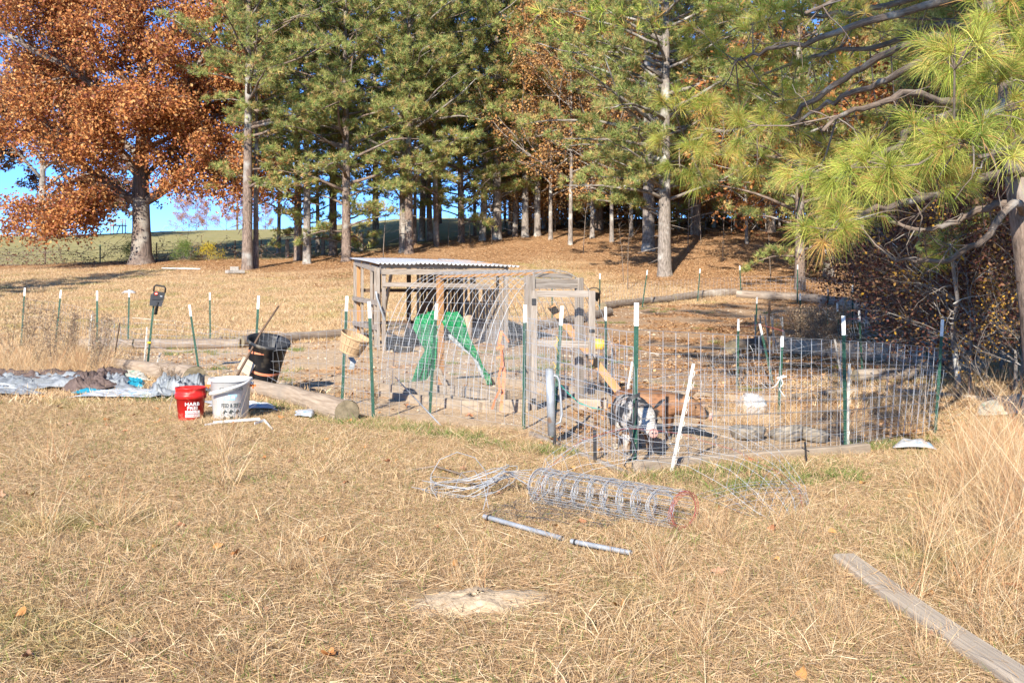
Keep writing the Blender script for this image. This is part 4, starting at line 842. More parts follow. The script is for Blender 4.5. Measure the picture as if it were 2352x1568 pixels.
# ---- woven wire
def wire_sheet(tops, bots, step=.15, rows=8, r=.0022, wob=.0, m='wire', parent=None, name='wire_mesh', rowf=None, slack=0, nsub=None, topm=None):
    """grid of wires between a top polyline and a bottom polyline"""
    def cum(pl):
        L = [0]
        for a, b in zip(pl, pl[1:]): L.append(L[-1]+(Vector(b)-Vector(a)).length)
        return L
    def at(pl, L, f):
        x = f*L[-1]; i = 0
        while i < len(L)-2 and L[i+1] < x: i += 1
        k = (x-L[i])/max(L[i+1]-L[i], 1e-9); return Vector(pl[i]).lerp(Vector(pl[i+1]), k)
    Lt, Lb = cum(tops), cum(bots); n = max(2, int(max(Lt[-1], Lb[-1])/step)); mb = MB(); off = random.uniform(0, 100)
    rf = rowf or [i/rows for i in range(rows+1)]
    def pt(i, f):
        a = at(tops, Lt, i/n); b = at(bots, Lb, i/n); q = b.lerp(a, f)
        if wob: q += Vector((mnoise.noise(Vector((i*.35+off, f*3, 0))), mnoise.noise(Vector((i*.35+off, f*3, 9)))*1.6, mnoise.noise(Vector((i*.25+off, f*2, 5)))))*wob
        if slack: q.y -= slack*math.sin(f*math.pi)
        return q
    for i in range(n+1): mb.tube([pt(i, f) for f in (rf if wob or slack else [rf[0], rf[-1]])], r, 3, cap=False, smooth=False)
    for f in rf:
        mb.tube([pt(i, f) for i in range(n+1)], r, 3, cap=False, smooth=False)
    return mb.build(name, M[m], parent, kind='stuff')
def zat(u, v, Y): return P(u, v, Y)
# front pen: welded panels on four tall posts
fr = thing('wire_fence', 'front wire panel fence with tall green posts round the two pigs', 'fence', gz(P(1460, 655, 8.5)))
_, b1, t1 = tpost(fr, 1462, 695, 1458, 1085, s=1.15); _, b2, t2 = tpost(fr, 1937, 725, 1943, 1046, s=1.1); _, b3, t3 = tpost(fr, 2165, 733, 2148, 1000, s=1.05)
_, b0, t0 = tpost(fr, 1206, 700, 1203, 985, s=1.1)
wire_sheet([P(1462, 757, b1.y), P(1937, 782, b2.y), P(2075, 791, b3.y-.7), P(2160, 800, b3.y)], [P(1462, 1066, b1.y), P(1943, 1022, b2.y), P(2146, 985, b3.y)], .155, 9, .0031, parent=fr)
wire_sheet([P(1465, 846, b1.y-.03), P(1940, 848, b2.y-.03), P(2168, 849, b3.y-.03)], [P(1465, 1075, b1.y-.03), P(1943, 1034, b2.y-.03), P(2146, 993, b3.y-.03)], .16, 8, .0019, parent=fr, wob=.006)
wire_sheet([P(1206, 730, b0.y-.03), P(1330, 748, 9.7), P(1458, 762, b1.y)], [P(1204, 975, b0.y-.03), P(1330, 1030, 9.7), P(1456, 1086, b1.y)], .15, 9, .0026, parent=fr, wob=.01)
wire_sheet([P(1210, 742, b0.y+.02), P(1330, 766, 9.72), P(1455, 800, b1.y+.02)], [P(1204, 985, b0.y), P(1330, 1042, 9.72), P(1450, 1094, b1.y)], .17, 7, .0022, parent=fr, wob=.03)
# coop-side fence running left
fl = thing('wire_fence', 'wire fence left of the hoop coop on three green posts, bushel basket hung on it', 'fence', gz(P(860, 655, 12)))
_, c1, d1 = tpost(fl, 797, 680, 785, 935, s=1.1); _, c2, d2 = tpost(fl, 848, 692, 858, 968, s=1.1); _, c3, d3 = tpost(fl, 1003, 697, 987, 950, s=1.05); _, c4, d4 = tpost(fl, 594, 679, 583, 898, s=1.1)
wire_sheet([P(785, 712, c1.y), P(850, 714, c2.y), P(998, 722, c3.y), P(1200, 742, b0.y)], [P(785, 940, c1.y), P(857, 955, c2.y), P(988, 948, c3.y), P(1202, 978, b0.y)], .155, 9, .0022, parent=fl, wob=.012)
wire_sheet([P(668, 768, 14), P(730, 762, 13.6), P(790, 755, c1.y)], [P(672, 920, 14), P(730, 930, 13.6), P(786, 940, c1.y)], .2, 7, .002, parent=fl, wob=.01)
wire_sheet([P(455, 765, 17), P(520, 758, 16), P(588, 760, c4.y), P(670, 765, 14)], [P(460, 862, 17), P(520, 880, 16), P(583, 900, c4.y), P(672, 925, 14)], .16, 7, .002, parent=fl, wob=.07)
_, e0, f0 = tpost(fl, 435, 700, 459, 862, s=1.05, Y=17.2)
# left yard fence
fy = thing('wire_fence', 'low sagging wire fence of the left yard among dead weeds', 'fence', gz(P(225, 655, 22)))
yp = []
for a in [(57, 661, 48, 790, 25), (140, 666, 126, 800, 24), (223, 668, 223, 850, 20.5), (297, 665, 294, 790, 26.8), (482, 672, 483, 790, 27.6)]:
    yp.append(tpost(fy, *a[:4], Y=a[4], s=1.15)[1:])
wire_sheet([P(60, 686, 25), P(142, 697, 24), P(205, 710, 22), P(222, 727, 20.5)], [P(48, 790, 25), P(126, 800, 24), P(205, 820, 22), P(223, 850, 20.5)], .26, 5, .003, parent=fy, wob=.06)
wire_sheet([P(224, 733, 20.5), P(296, 728, 26.8), P(390, 738, 27), P(482, 745, 27.6), P(560, 765, 28), P(640, 762, 28)], [P(224, 840, 20.5), P(296, 792, 26.8), P(390, 794, 27), P(482, 793, 27.6), P(560, 794, 28), P(640, 790, 28)], .22, 5, .0028, parent=fy, wob=.09)
wire_sheet([P(224, 735, 20.5), P(340, 770, 18.6), P(456, 772, 17.2)], [P(224, 845, 20.5), P(340, 855, 18.6), P(458, 868, 17.2)], .2, 6, .0024, parent=fy, wob=.08)
# back fence along the far logs
fb = thing('wire_fence', 'far back line of green posts with faint wire along the logs', 'fence', gz(P(1600, 655, 44)))
for a in [(1268, 624, 1268, 720, 33), (1378, 628, 1377, 703, 36), (1487, 620, 1475, 690, 40), (1608, 617, 1602, 691, 43.5), (1699, 610, 1702, 680, 46), (1832, 608, 1831, 682, 43), (1960, 623, 1959, 700, 38)]: tpost(fb, *a[:4], Y=a[4], s=1.1)
wire_sheet([P(1378, 655, 36), P(1478, 648, 40), P(1605, 640, 43.5), P(1700, 636, 46), P(1832, 635, 43), P(1960, 645, 38)], [P(1378, 700, 36), P(1478, 688, 40), P(1605, 685, 43.5), P(1702, 676, 46), P(1831, 680, 43), P(1959, 695, 38)], .3, 5, .0035, parent=fb, wob=.06)
# inner fence inside the yard
fi = thing('wire_fence', 'sagging inner field fence between the pig pen and the shaded yard', 'fence', gz(P(1700, 655, 15)))
_, g1, _h = tpost(fi, 1391, 705, 1392, 908, s=1.0); _, g2, _h = tpost(fi, 1696, 732, 1694, 890, s=1.0); _, g3, _h = tpost(fi, 1797, 772, 1788, 968, s=1.1, tip=.14); _, g4, _h = tpost(fi, 1745, 743, 1775, 882, s=1.1); _, g5, _h = tpost(fi, 1973, 713, 1981, 868, s=1.0)
wire_sheet([P(1392, 790, g1.y), P(1500, 812, 13.9), P(1600, 812, 14.4), P(1694, 800, g2.y), P(1785, 792, 15), P(1880, 775, 16), P(1978, 762, g5.y), P(2100, 742, 18.5), P(2190, 720, 20)], [P(1392, 905, g1.y), P(1500, 905, 14.3), P(1600, 900, 14.8), P(1694, 892, g2.y), P(1785, 888, 15.5), P(1880, 880, 16.4), P(1980, 866, g5.y), P(2100, 850, 19), P(2190, 838, 21)], .2, 6, .0025, parent=fi, wob=.09)
wire_sheet([P(1788, 840, g3.y), P(1700, 846, 12.3), P(1600, 850, 12.8), P(1500, 870, 13.2)], [P(1788, 965, g3.y), P(1700, 958, 12.3), P(1600, 945, 12.8), P(1500, 925, 13.2)], .18, 6, .0022, parent=fi, wob=.02)
# right yard fences
fq = thing('wire_fence', 'tangled wire fences in the shade on the right among many posts', 'fence', gz(P(1950, 655, 30)))
for a in [(1739, 682, 1735, 755, 30), (1902, 664, 1901, 730, 33), (1958, 655, 1959, 738, 30), (1923, 696, 1928, 765, 24), (2006, 665, 2008, 735, 32), (2054, 653, 2055, 725, 34), (2106, 703, 2106, 778, 24), (2125, 725, 2131, 850, 19), (1838, 673, 1838, 745, 28), (2228, 742, 2226, 800, 24), (2284, 708, 2284, 790, 24), (2180, 755, 2178, 838, 20)]: tpost(fq, *a[:4], Y=a[4], s=1.15)
wire_sheet([P(1740, 715, 30), P(1840, 700, 31), P(1902, 692, 33), P(1960, 678, 32), P(2008, 668, 32), P(2056, 672, 33)], [P(1738, 752, 30), P(1840, 740, 31), P(1902, 735, 33), P(1960, 738, 30), P(2008, 730, 32), P(2056, 735, 30)], .22, 5, .0032, parent=fq, wob=.14)
wire_sheet([P(1957, 678, 30), P(1985, 672, 30), P(2035, 668, 31), P(2042, 690, 27)], [P(1968, 735, 27), P(1990, 738, 27), P(2040, 722, 29), P(2046, 725, 26)], .16, 6, .0034, parent=fq, wob=.12)
wire_sheet([P(1925, 745, 24), P(2000, 722, 22), P(2065, 730, 22), P(2130, 728, 22), P(2220, 740, 22), P(2330, 742, 21)], [P(1928, 800, 22), P(2000, 800, 21), P(2065, 800, 21), P(2130, 800, 21), P(2220, 818, 20), P(2330, 830, 19)], .17, 6, .003, parent=fq, wob=.12)
wire_sheet([P(2060, 760, 19), P(2110, 770, 18.5), P(2170, 800, 18)], [P(2060, 860, 18), P(2110, 865, 17.5), P(2170, 870, 17)], .16, 6, .0026, parent=fq, wob=.1)
mb = MB(); mb.tube([P(1930, 733, 24), P(1985, 731, 24), P(2060, 735, 23), P(2130, 737, 22)], .006, 4); mb.tube([P(1980, 752, 19), P(2040, 750, 19), P(2110, 745, 18.6)], .005, 4)
mb.tube([P(1670, 756, 18), P(1745, 745, 17), P(1800, 760, 16.5)], .004, 4); mb.build('red_wire', M['wire_red'], fq)

# ---- loose posts and stakes
def pdrv():
    th = thing('t_post', 'green post with white tip carrying a grey steel post driver over its foot', 'fence post', Gd(1270, 1012)); b = th.location.copy(); t = P(1291, 703, b.y+.5); d = (t-b).normalized(); k = t-d*.22
    mb = MB(); tee(mb, b-d*.1, k, 1.1); mb.build('shaft', M['post_green'], th); m2 = MB(); tee(m2, k, t, 1.15, False); m2.build('white_tip', M['post_white'], th)
    dr = thing('post_driver', 'grey steel tube post driver with a side handle slipped over a post', 'post driver', gz(P(1267, 655, 10.1)))
    a = P(1268, 1000, 10.05); c = P(1262, 848, 10.05); mb = MB(); mb.tube([a, c], .042, 24); mb.tube([c, c+(c-a).normalized()*.006], .045, 24); mb.build('tube', M['galv'], dr)
    sd = Vector((1, 0, 0)); mb = MB(); up = (c-a).normalized(); h = [c-up*.06+sd*.03, c-up*.07+sd*.075, c-up*.12+sd*.095, c-up*.45+sd*.11, c-up*.53+sd*.09, c-up*.56+sd*.035]; mb.tube(h, .011, 10); mb.build('handle', M['galv'], dr)
    mb = MB(); s0 = P(1273, 780, 10.3); 
    for i in range(2):
        q = P(1276-6*i, 770+60*i, 10.3-.0); mb.tube([q, q+Vector((.03, -.03, -.05)), q+Vector((-.01, -.04, -.1)), q+Vector((.035, -.03, -.2))], .003, 4)
    one('twine', mb, M['yellow'], 'thin yellow twine hanging on the post behind the post driver', 'twine')
pdrv()
stake(338, 751, 331, 840, 'white step-in post left of the black fence charger post', clips=True)
stake(368, 810, 356, 850, 'short leaning white stake just right of the fence charger post')
stake(211, 722, 203, 815, 'peeling white stake standing in the dead weeds at left')
stake(1593, 835, 1540, 1092, 'leaning white step-in post with clips in front of the pigs', Y=8.35)
stake(1951, 835, 1944, 1040, 'white clipped step-in post next to the second tall front post', Y=10.3)
stake(1452, 830, 1436, 930, 'white clipped step-in post behind the corner post, left of the pigs')
stake(1407, 800, 1402, 860, 'short white clip rail on the inner post beside the yellow bottle', Y=14)
GS = 'weathered white stakes leaning on the log pile'
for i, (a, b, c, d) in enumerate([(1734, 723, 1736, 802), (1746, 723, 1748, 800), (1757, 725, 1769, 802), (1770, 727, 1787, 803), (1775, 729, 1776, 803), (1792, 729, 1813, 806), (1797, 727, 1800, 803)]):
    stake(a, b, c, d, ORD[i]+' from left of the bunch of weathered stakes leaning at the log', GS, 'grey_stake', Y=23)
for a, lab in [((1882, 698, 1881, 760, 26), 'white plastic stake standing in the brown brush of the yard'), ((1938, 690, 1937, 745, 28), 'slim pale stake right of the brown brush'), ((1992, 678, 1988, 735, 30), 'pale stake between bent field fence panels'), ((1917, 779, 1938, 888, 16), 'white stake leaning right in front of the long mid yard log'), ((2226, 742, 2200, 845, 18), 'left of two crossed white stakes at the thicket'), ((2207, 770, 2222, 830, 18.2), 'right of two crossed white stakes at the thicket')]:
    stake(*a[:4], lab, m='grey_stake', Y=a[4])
for u, lab in [(2078, 'black steel post standing at the far right log corner'), (2088, 'leaning black steel post at the far right log corner')]:
    mb = MB(); mb.beam(gz(P(u if u == 2078 else 2080, 655, 34)), P(u, 645, 34), .05, .03); one('steel_post', mb, M['steel_black'], lab, 'post')
mb = MB(); mb.beam(gz(P(1764, 655, 28)), P(1768, 690, 28), .06, .05); one('wooden_stake', mb, M['dark_wood'], 'short dark wooden stake in the middle of the shaded yard', 'stake')
mb = MB(); mb.tube([Gd(262, 835), P(266, 800, 18), P(275, 742, 17.6)], .012, 6); one('rusty_rod', mb, M['dark_wood'], 'thin rusty rod leaning beside the fence post in the dead weeds', 'rod')
for (a, b, c) in [((1366, 987, 1367, 1065), .016, 'short black plastic stake outside the corner of the pig pen'), ((1275, 1000, 1272, 1035), .014, 'black stub of a stake under the post driver')]:
    mb = MB(); mb.beam(Gd(a[2], a[3])-Vector((0, 0, .03)), P(a[0], a[1], Gd(a[2], a[3]).y), .03, .03); one('stake_stub', mb, M['steel_black'], c, 'stake')
# ---- fence charger
def charger():
    b = Gd(337, 856); t = P(354, 690, b.y); th = thing('t_post', 'green post with yellow insulators that holds up the black fence charger', 'fence post', b); d = (t-b).normalized()
    mb = MB(); tee(mb, b-d*.1, t, 1.1); mb.build('shaft', M['post_green'], th); mb = MB(); tee(mb, t-d*.02, t+d*.14, 1.15, False); mb.build('white_tip', M['post_white'], th)
    for f in (.12, .42): mb = MB(); q = b+d*f*(t-b).length; mb.beam(q-Vector((.03, .03, 0)), q+Vector((.03, -.03, 0)), .03, .035); mb.build('insulator', M['yellow'], th)
    ch = thing('fence_charger', 'black solar fence charger box with a red badge on top of a leaning post', 'fence charger', gz(P(360, 655, b.y)))
    Y = b.y-.03; R_ = lambda u, v, dy=0: P(u, v, Y+dy)
    # bevelled body
    def slab(m, q, dy0, dy1, name, mt, inset=0):
        f = [R_(u, v, dy0) for u, v in q]; k = [R_(u, v, dy1) for u, v in q]; n = len(q); mb = MB(); mb.add(f+k, [list(range(n))[::-1], list(range(n, 2*n))]+[[i, (i+1) % n, n+(i+1) % n, n+i] for i in range(n)]); return mb.build(name, mt, m)
    slab(ch, [(353, 668), (380, 672), (376, 689), (349, 688)], -.07, .05, 'case', M['black'])
    slab(ch, [(349, 688), (376, 689), (371, 704), (357, 703), (345, 702)], -.05, .04, 'lower_case', M['black_plastic'])
    slab(ch, [(346, 676), (352, 672), (349, 700), (343, 702)], -.02, .12, 'solar_panel', M['black_plastic'])
    mb = MB(); c = R_(359, 674.5, -.075); mb.tube([c, c+Vector((0, -.006, 0))], .032, 20); mb.build('badge', M['print_red'], ch)
    slab(ch, [(356.5, 673.5), (361.5, 674), (361.5, 675.5), (356.5, 675)], -.083, -.082, 'badge_lettering', M['print_white'])
    slab(ch, [(366, 676), (376, 677.5), (375, 683), (365, 682)], -.073, -.071, 'switch_plate', M['steel_black']); slab(ch, [(368, 679), (373, 679.6), (372.6, 681.5), (367.7, 681)], -.076, -.074, 'rating_label', M['galv'])
    mb = MB(); mb.tube([R_(353, 669), R_(354, 659), R_(358, 655), R_(377, 658), R_(380, 662), R_(379, 672)], .016, 8); mb.build('carry_handle', M['black'], ch)
    mb = MB(); mb.tube([R_(361, 702), R_(357, 722)], .028, 12); mb.tube([R_(362, 694, -.06), R_(359, 712, -.03)], .02, 8); mb.build('mount_socket', M['black'], ch)
charger()

# ---- logs
def log(name, pts, r, label, m='log', ends=True, group=None, hollow=0):
    """pts: ground contact points (u, v); r: radii"""
    q = [Gd(*p) if len(p) == 2 else Vector(((p[0]-U0)/F*p[2], p[2], Z((p[0]-U0)/F*p[2], p[2]))) for p in pts]; n = 16; L = MB(); P_ = []; R_ = []
    rr = r if hasattr(r, '__len__') else [r, r]
    tot = max(4, int(sum((b-a).length for a, b in zip(q, q[1:]))/.35))
    for i in range(tot+1):
        f = i/tot*(len(q)-1); k = min(len(q)-2, int(f)); c = q[k].lerp(q[k+1], f-k); R0 = rr[0]+(rr[1]-rr[0])*i/tot; c.z = max(c.z, Z(c.x, c.y))+R0*.82; P_.append(c); R_.append(R0*(1+.05*math.sin(i*1.7)+random.uniform(-.02, .02)))
    th = thing(name, label, 'log', gz(P_[len(P_)//2]), group); L.tube(P_, R_, n, cap=False)
    L.v = [tuple(Vector(v)+Vector((1, 1, 1))*mnoise.noise(Vector(v)*7)*.012) for v in L.v]; L.build('stem', M[m], th)
    for e, (a, b) in enumerate(((P_[0], P_[1]), (P_[-1], P_[-2]))):
        mb = MB(); d = (a-b).normalized(); mb.tube([a-d*.04, a+d*.004], (R_[0] if e == 0 else R_[-1])*.975, 20, smooth=False); mb.build('cut_end', M['log_end'], th)
    return th
log('log', [(565, 900), (690, 935), (797, 972)], [.115, .15], 'pale weathered log with cut end by the grass, right of the buckets', 'log_pale')
log('log', [(236, 846), (345, 868), (448, 893)], [.12, .19], 'pale log behind the crumpled tarps at left', 'log_pale')
log('log', [(457, 893), (545, 908)], [.12, .11], 'short pale log between the tarp log and the white bucket', 'log_pale')
log('log', [(165, 800), (309, 800)], [.13, .13], 'grey log at the back of the left yard, left of the joint', 'log')
log('log', [(311, 801), (552, 799)], [.14, .13], 'long grey log at the back of the left yard under the fence charger', 'log')
log('log', [(552, 797), (690, 783), (812, 772)], [.16, .12], 'reddish brown log running back from behind the bin to the shed', 'log')
log('log', [(1225, 760), (1330, 742), (1400, 725)], [.15, .15], 'log seen through the coop door at the back of the yard', 'log')
log('log', [(1385, 712), (1480, 700), (1545, 694)], [.16, .16], 'brown log in the back row, just right of the black hanging basket', 'log')
log('log', [(1547, 693), (1620, 684), (1690, 678)], [.18, .17], 'brown log in the back row ending at the far corner', 'log')
log('log', [(1692, 684), (1820, 692), (1945, 704)], [.19, .2], 'long bluish grey log in the shade at the far back', 'log')
log('log', [(1950, 710), (2040, 716), (2120, 722)], [.2, .17], 'dim log in deep shade continuing the far back row', 'log')
log('log', [(1985, 756), (2035, 742), (2100, 722)], [.17, .13], 'dark curved log lying on the slope of the shaded yard', 'log')
log('log', [(1680, 812), (1748, 803)], [.17, .17], 'stubby log left of the bunch of white stakes', 'log')
log('log', [(1790, 812), (1960, 826), (2190, 848)], [.19, .22], 'long mottled log across the middle of the shaded yard', 'log_pale')
log('log', [(2095, 868), (2165, 862), (2255, 852)], [.17, .15], 'thick brown log at the edge of the right thicket', 'log')
log('log', [(1965, 878), (2100, 872)], [.12, .13], 'low half buried log behind the second tall front post', 'log')
log('log', [(2060, 905), (2360, 930)], [.05, .04], 'thin fallen branch on the needles near the pale sacks', 'log')
# ---- timbers
def timber(p0, p1, w, h, label, m='dusty_wood', name='timber', lift=0, cat='timber'):
    a = Gd(*p0) if len(p0) == 2 else Vector(((p0[0]-U0)/F*p0[2], p0[2], Z((p0[0]-U0)/F*p0[2], p0[2]))); b = Gd(*p1) if len(p1) == 2 else Vector(((p1[0]-U0)/F*p1[2], p1[2], Z((p1[0]-U0)/F*p1[2], p1[2])))
    n = max(2, int((b-a).length/.4)); mb = MB(); d = (b-a).normalized(); sd = d.cross(Vector((0, 0, 1))).normalized(); vs = []; lu = []; fs = []; c = .012
    for i in range(n+1):
        q = a.lerp(b, i/n); z0 = min(Z(q.x, q.y), q.z)-.03+lift; j = random.uniform(-.004, .004)
        for x, z in ((-w/2, 0), (w/2, 0), (w/2, h-c), (w/2-c, h), (-w/2+c, h), (-w/2, h-c)): vs.append(Vector((q.x, q.y, z0+z+j+(.03 if z > 0 else 0)))+sd*(x+j)); lu.append(((b-a).length*i/n, x, z))
    for i in range(n):
        for k in range(6): fs.append([i*6+k, i*6+(k+1) % 6, (i+1)*6+(k+1) % 6, (i+1)*6+k])
    fs += [list(range(5, -1, -1)), [n*6+k for k in range(6)]]; mb.add(vs, fs, lu); return one(name, mb, M[m], label, cat)
timber((1463, 1096), (1990, 1048), .10, .13, 'dusty square timber at the foot of the front pen fence')
timber((1595, 962), (1795, 975), .09, .12, 'dusty timber behind the brown pig, under the white feed bag')
timber((1540, 912), (1968, 905), .09, .09, 'long pale timber across the yard behind the pig pen')
timber((870, 912), (960, 924), .05, .09, 'short dusty board on the soil before the green tarp')
timber((945, 925), (1105, 948), .06, .12, 'dusty board running along the soil in front of the hoop coop')
timber((1060, 948), (1212, 945), .06, .15, 'dusty board between the orange strap and the coop door')
timber((1330, 938), (1395, 940), .12, .13, 'dusty block timber right of the coop door post')
timber((925, 908), (1165, 932), .09, .10, 'coop base timber lying under the green tarp', lift=.1)
timber((1218, 1000), (1462, 1104), .05, .045, 'grey pipe like rail lying along the foot of the corner fence', 'grey_wood')
pl = timber((1938, 1302), (2420, 1640), .135, .04, 'long weathered plank lying in the grass at lower right', 'plank', 'plank', lift=.03, cat='plank')

# ---- shed
def shed():
    F0 = Vector((-3.18, 24.4, 0)); F1 = Vector((-.15, 25.25, 0)); dB = Vector((-1.38, 4.55, 0)); B0 = F0+dB; B1 = F1+dB; ex = (F1-F0); exn = ex.normalized(); bn = dB.normalized()
    th = thing('shed', 'open weathered wooden shed frame with a corrugated metal roof', 'shed', gz(F0)); W_ = M['grey_wood']
    zf_, zb_ = 2.02, 2.27
    def zr(f): return zf_+(zb_-zf_)*f
    def pos(a, f, z=None): p = F0+ex*a+dB*f; return Vector((p.x, p.y, Z(p.x, p.y) if z is None else z))
    def post(a, f, w=.09, d=.09, m=W_, top=None, name='post', z0=-.05): mb = MB(); p = pos(a, f, 0); mb.beam((p.x, p.y, z0), (p.x, p.y, top or zr(f)), w, d, up=exn); mb.build(name, m, th)
    for a, f in ((.012, 0), (.03, .07), (1, 0), (.0, 1.0), (1, 1.0)): post(a, f)
    post(-.03, .0, .06, .07); post(-.015, .16, .05, .07)
    for f in (.36, .70): post(0, f, .05, .065)
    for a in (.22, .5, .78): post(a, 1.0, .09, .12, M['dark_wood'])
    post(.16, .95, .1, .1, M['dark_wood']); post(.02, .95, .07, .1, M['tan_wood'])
    def rail(a0, f0, z0, a1, f1, z1, w=.045, h=.14, m=W_, name='rail', out=0): mb = MB(); p = pos(a0, f0, z0)-bn*out; q = pos(a1, f1, z1)-bn*out; mb.beam(p, q, w, h); mb.build(name, m, th)
    rail(-.01, 0, 1.93, 1.02, 0, 1.93, name='beam', out=.07); rail(-.02, 0, 2.07, 1.0, 0, 2.07, .04, .1, name='fascia', out=.03)
    rail(0, 0, 1.62, .86, 0, 1.58, .04, .11, name='cross_rail', out=.06)
    rail(0, -.01, 1.95, -.0, 1.0, 2.27, .05, .16, name='side_beam'); rail(-.02, 0, 1.16, -.02, 1.0, 1.22, .04, .13); rail(-.02, 0.05, .55, -.02, 1.0, .5, .04, .13)
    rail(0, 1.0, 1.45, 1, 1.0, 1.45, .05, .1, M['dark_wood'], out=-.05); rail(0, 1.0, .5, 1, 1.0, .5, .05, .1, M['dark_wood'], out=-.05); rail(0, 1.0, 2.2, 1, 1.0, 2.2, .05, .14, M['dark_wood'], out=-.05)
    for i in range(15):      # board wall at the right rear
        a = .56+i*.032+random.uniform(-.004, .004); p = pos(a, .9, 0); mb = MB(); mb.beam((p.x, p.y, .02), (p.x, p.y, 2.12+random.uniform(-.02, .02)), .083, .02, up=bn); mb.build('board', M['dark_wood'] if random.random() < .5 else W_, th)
    for i in range(12):      # board wall on the right side, stepped lower boards
        f = .02+i*.072; p = pos(1.0, f, 0); mb = MB(); mb.beam((p.x, p.y, .02), (p.x, p.y, random.choice([1.9, 1.5, 1.15, 1.9])), .25, .02, up=ex); mb.build('board', W_, th)
    mb = MB(); mb.beam(pos(.42, .55, .6), pos(.66, .55, 1.75), .05, .12); mb.build('brace', M['dark_wood'], th); mb = MB(); mb.beam(pos(.24, .6, 2.1), pos(.27, .98, .9), .05, .2); mb.build('brace', W_, th)
    # corrugated sheets
    ns = 4
    for s_ in range(ns):
        a0 = -.04+s_*(1.1/ns); a1 = a0+1.1/ns+.03; nx = 96; ny = 8; vs = []; fs = []; lift = .035+.012*(s_ % 2)
        for j in range(ny+1):
            f = -.05+1.12*j/ny
            for i in range(nx+1):
                a = a0+(a1-a0)*i/nx; p = F0+ex*a+dB*f; x = ex.length*a; sag = -.035*a-.02*abs(a-.5)*(1 if a > .5 else 0)-.06*max(0, a-.7)
                p.z = zr(f)+.085+lift+.02*math.sin(x*2*math.pi/.11)+sag+.01*math.sin(f*4+s_); vs.append(p)
        for j in range(ny):
            for i in range(nx): k = j*(nx+1)+i; fs.append([k, k+1, k+nx+2, k+nx+1])
        mb = MB(); mb.add(vs, fs, None, True); o = mb.build('roof_sheet', M['roof'], th); sm = o.modifiers.new('thick', 'SOLIDIFY'); sm.thickness = .002
    for f in (.0, .33, .66, 1.0): rail(-.02, f, zr(f)+.07, 1.02, f, zr(f)+.055, .05, .09, name='purlin', m=M['tan_wood'] if f > .1 else W_)
    # things kept in the shed
    def tub(u, v, Y, r, h, lab, m='black_plastic', tl=0): b = base(u, 0, Y); mb = MB(); mt = Matrix.Rotation(tl, 3, 'Y'); mb.lathe([(0, 0), (r*.8, 0), (r*.82, .01), (r, h*.92), (r*1.08, h*.93), (r*1.08, h), (r*.96, h), (r*.78, .03), (0, .03)], 24, b, mt); one('tub', mb, M[m], lab, 'tub')
    tub(905, 0, 24.9, .24, .30, 'black rubber tub on the floor in the left of the shed'); tub(935, 0, 25.6, .2, .45, 'black bucket leaning behind the left hoop wires in the shed', tl=.4); tub(925, 0, 24.0, .28, .12, 'flat black feed pan on the soil in front of the shed'); tub(960, 0, 26.2, .16, .55, 'upright black container beside the green tarp in the shed')
    for (a, f, h, lab) in ((.42, .3, .75, 'short upright log section standing in the shed, left'), (.78, .25, .85, 'upright log section standing in the shed near the board wall')):
        p = pos(a, f, 0); mb = MB(); mb.tube([p, p+Vector((.02, 0, h))], .11, 14); one('log_section', mb, M['log_pale'], lab, 'log section')
    mb = MB(); p = pos(-.03, -.02, .0); mb.tube([pos(-.055, -.03, 1.45), pos(-.045, -.02, 1.3), pos(.0, -.08, .75)], .025, 8); one('metal_rail', mb, M['galv'], 'bent galvanised rail leaning on the left corner of the shed', 'rail')
shed()

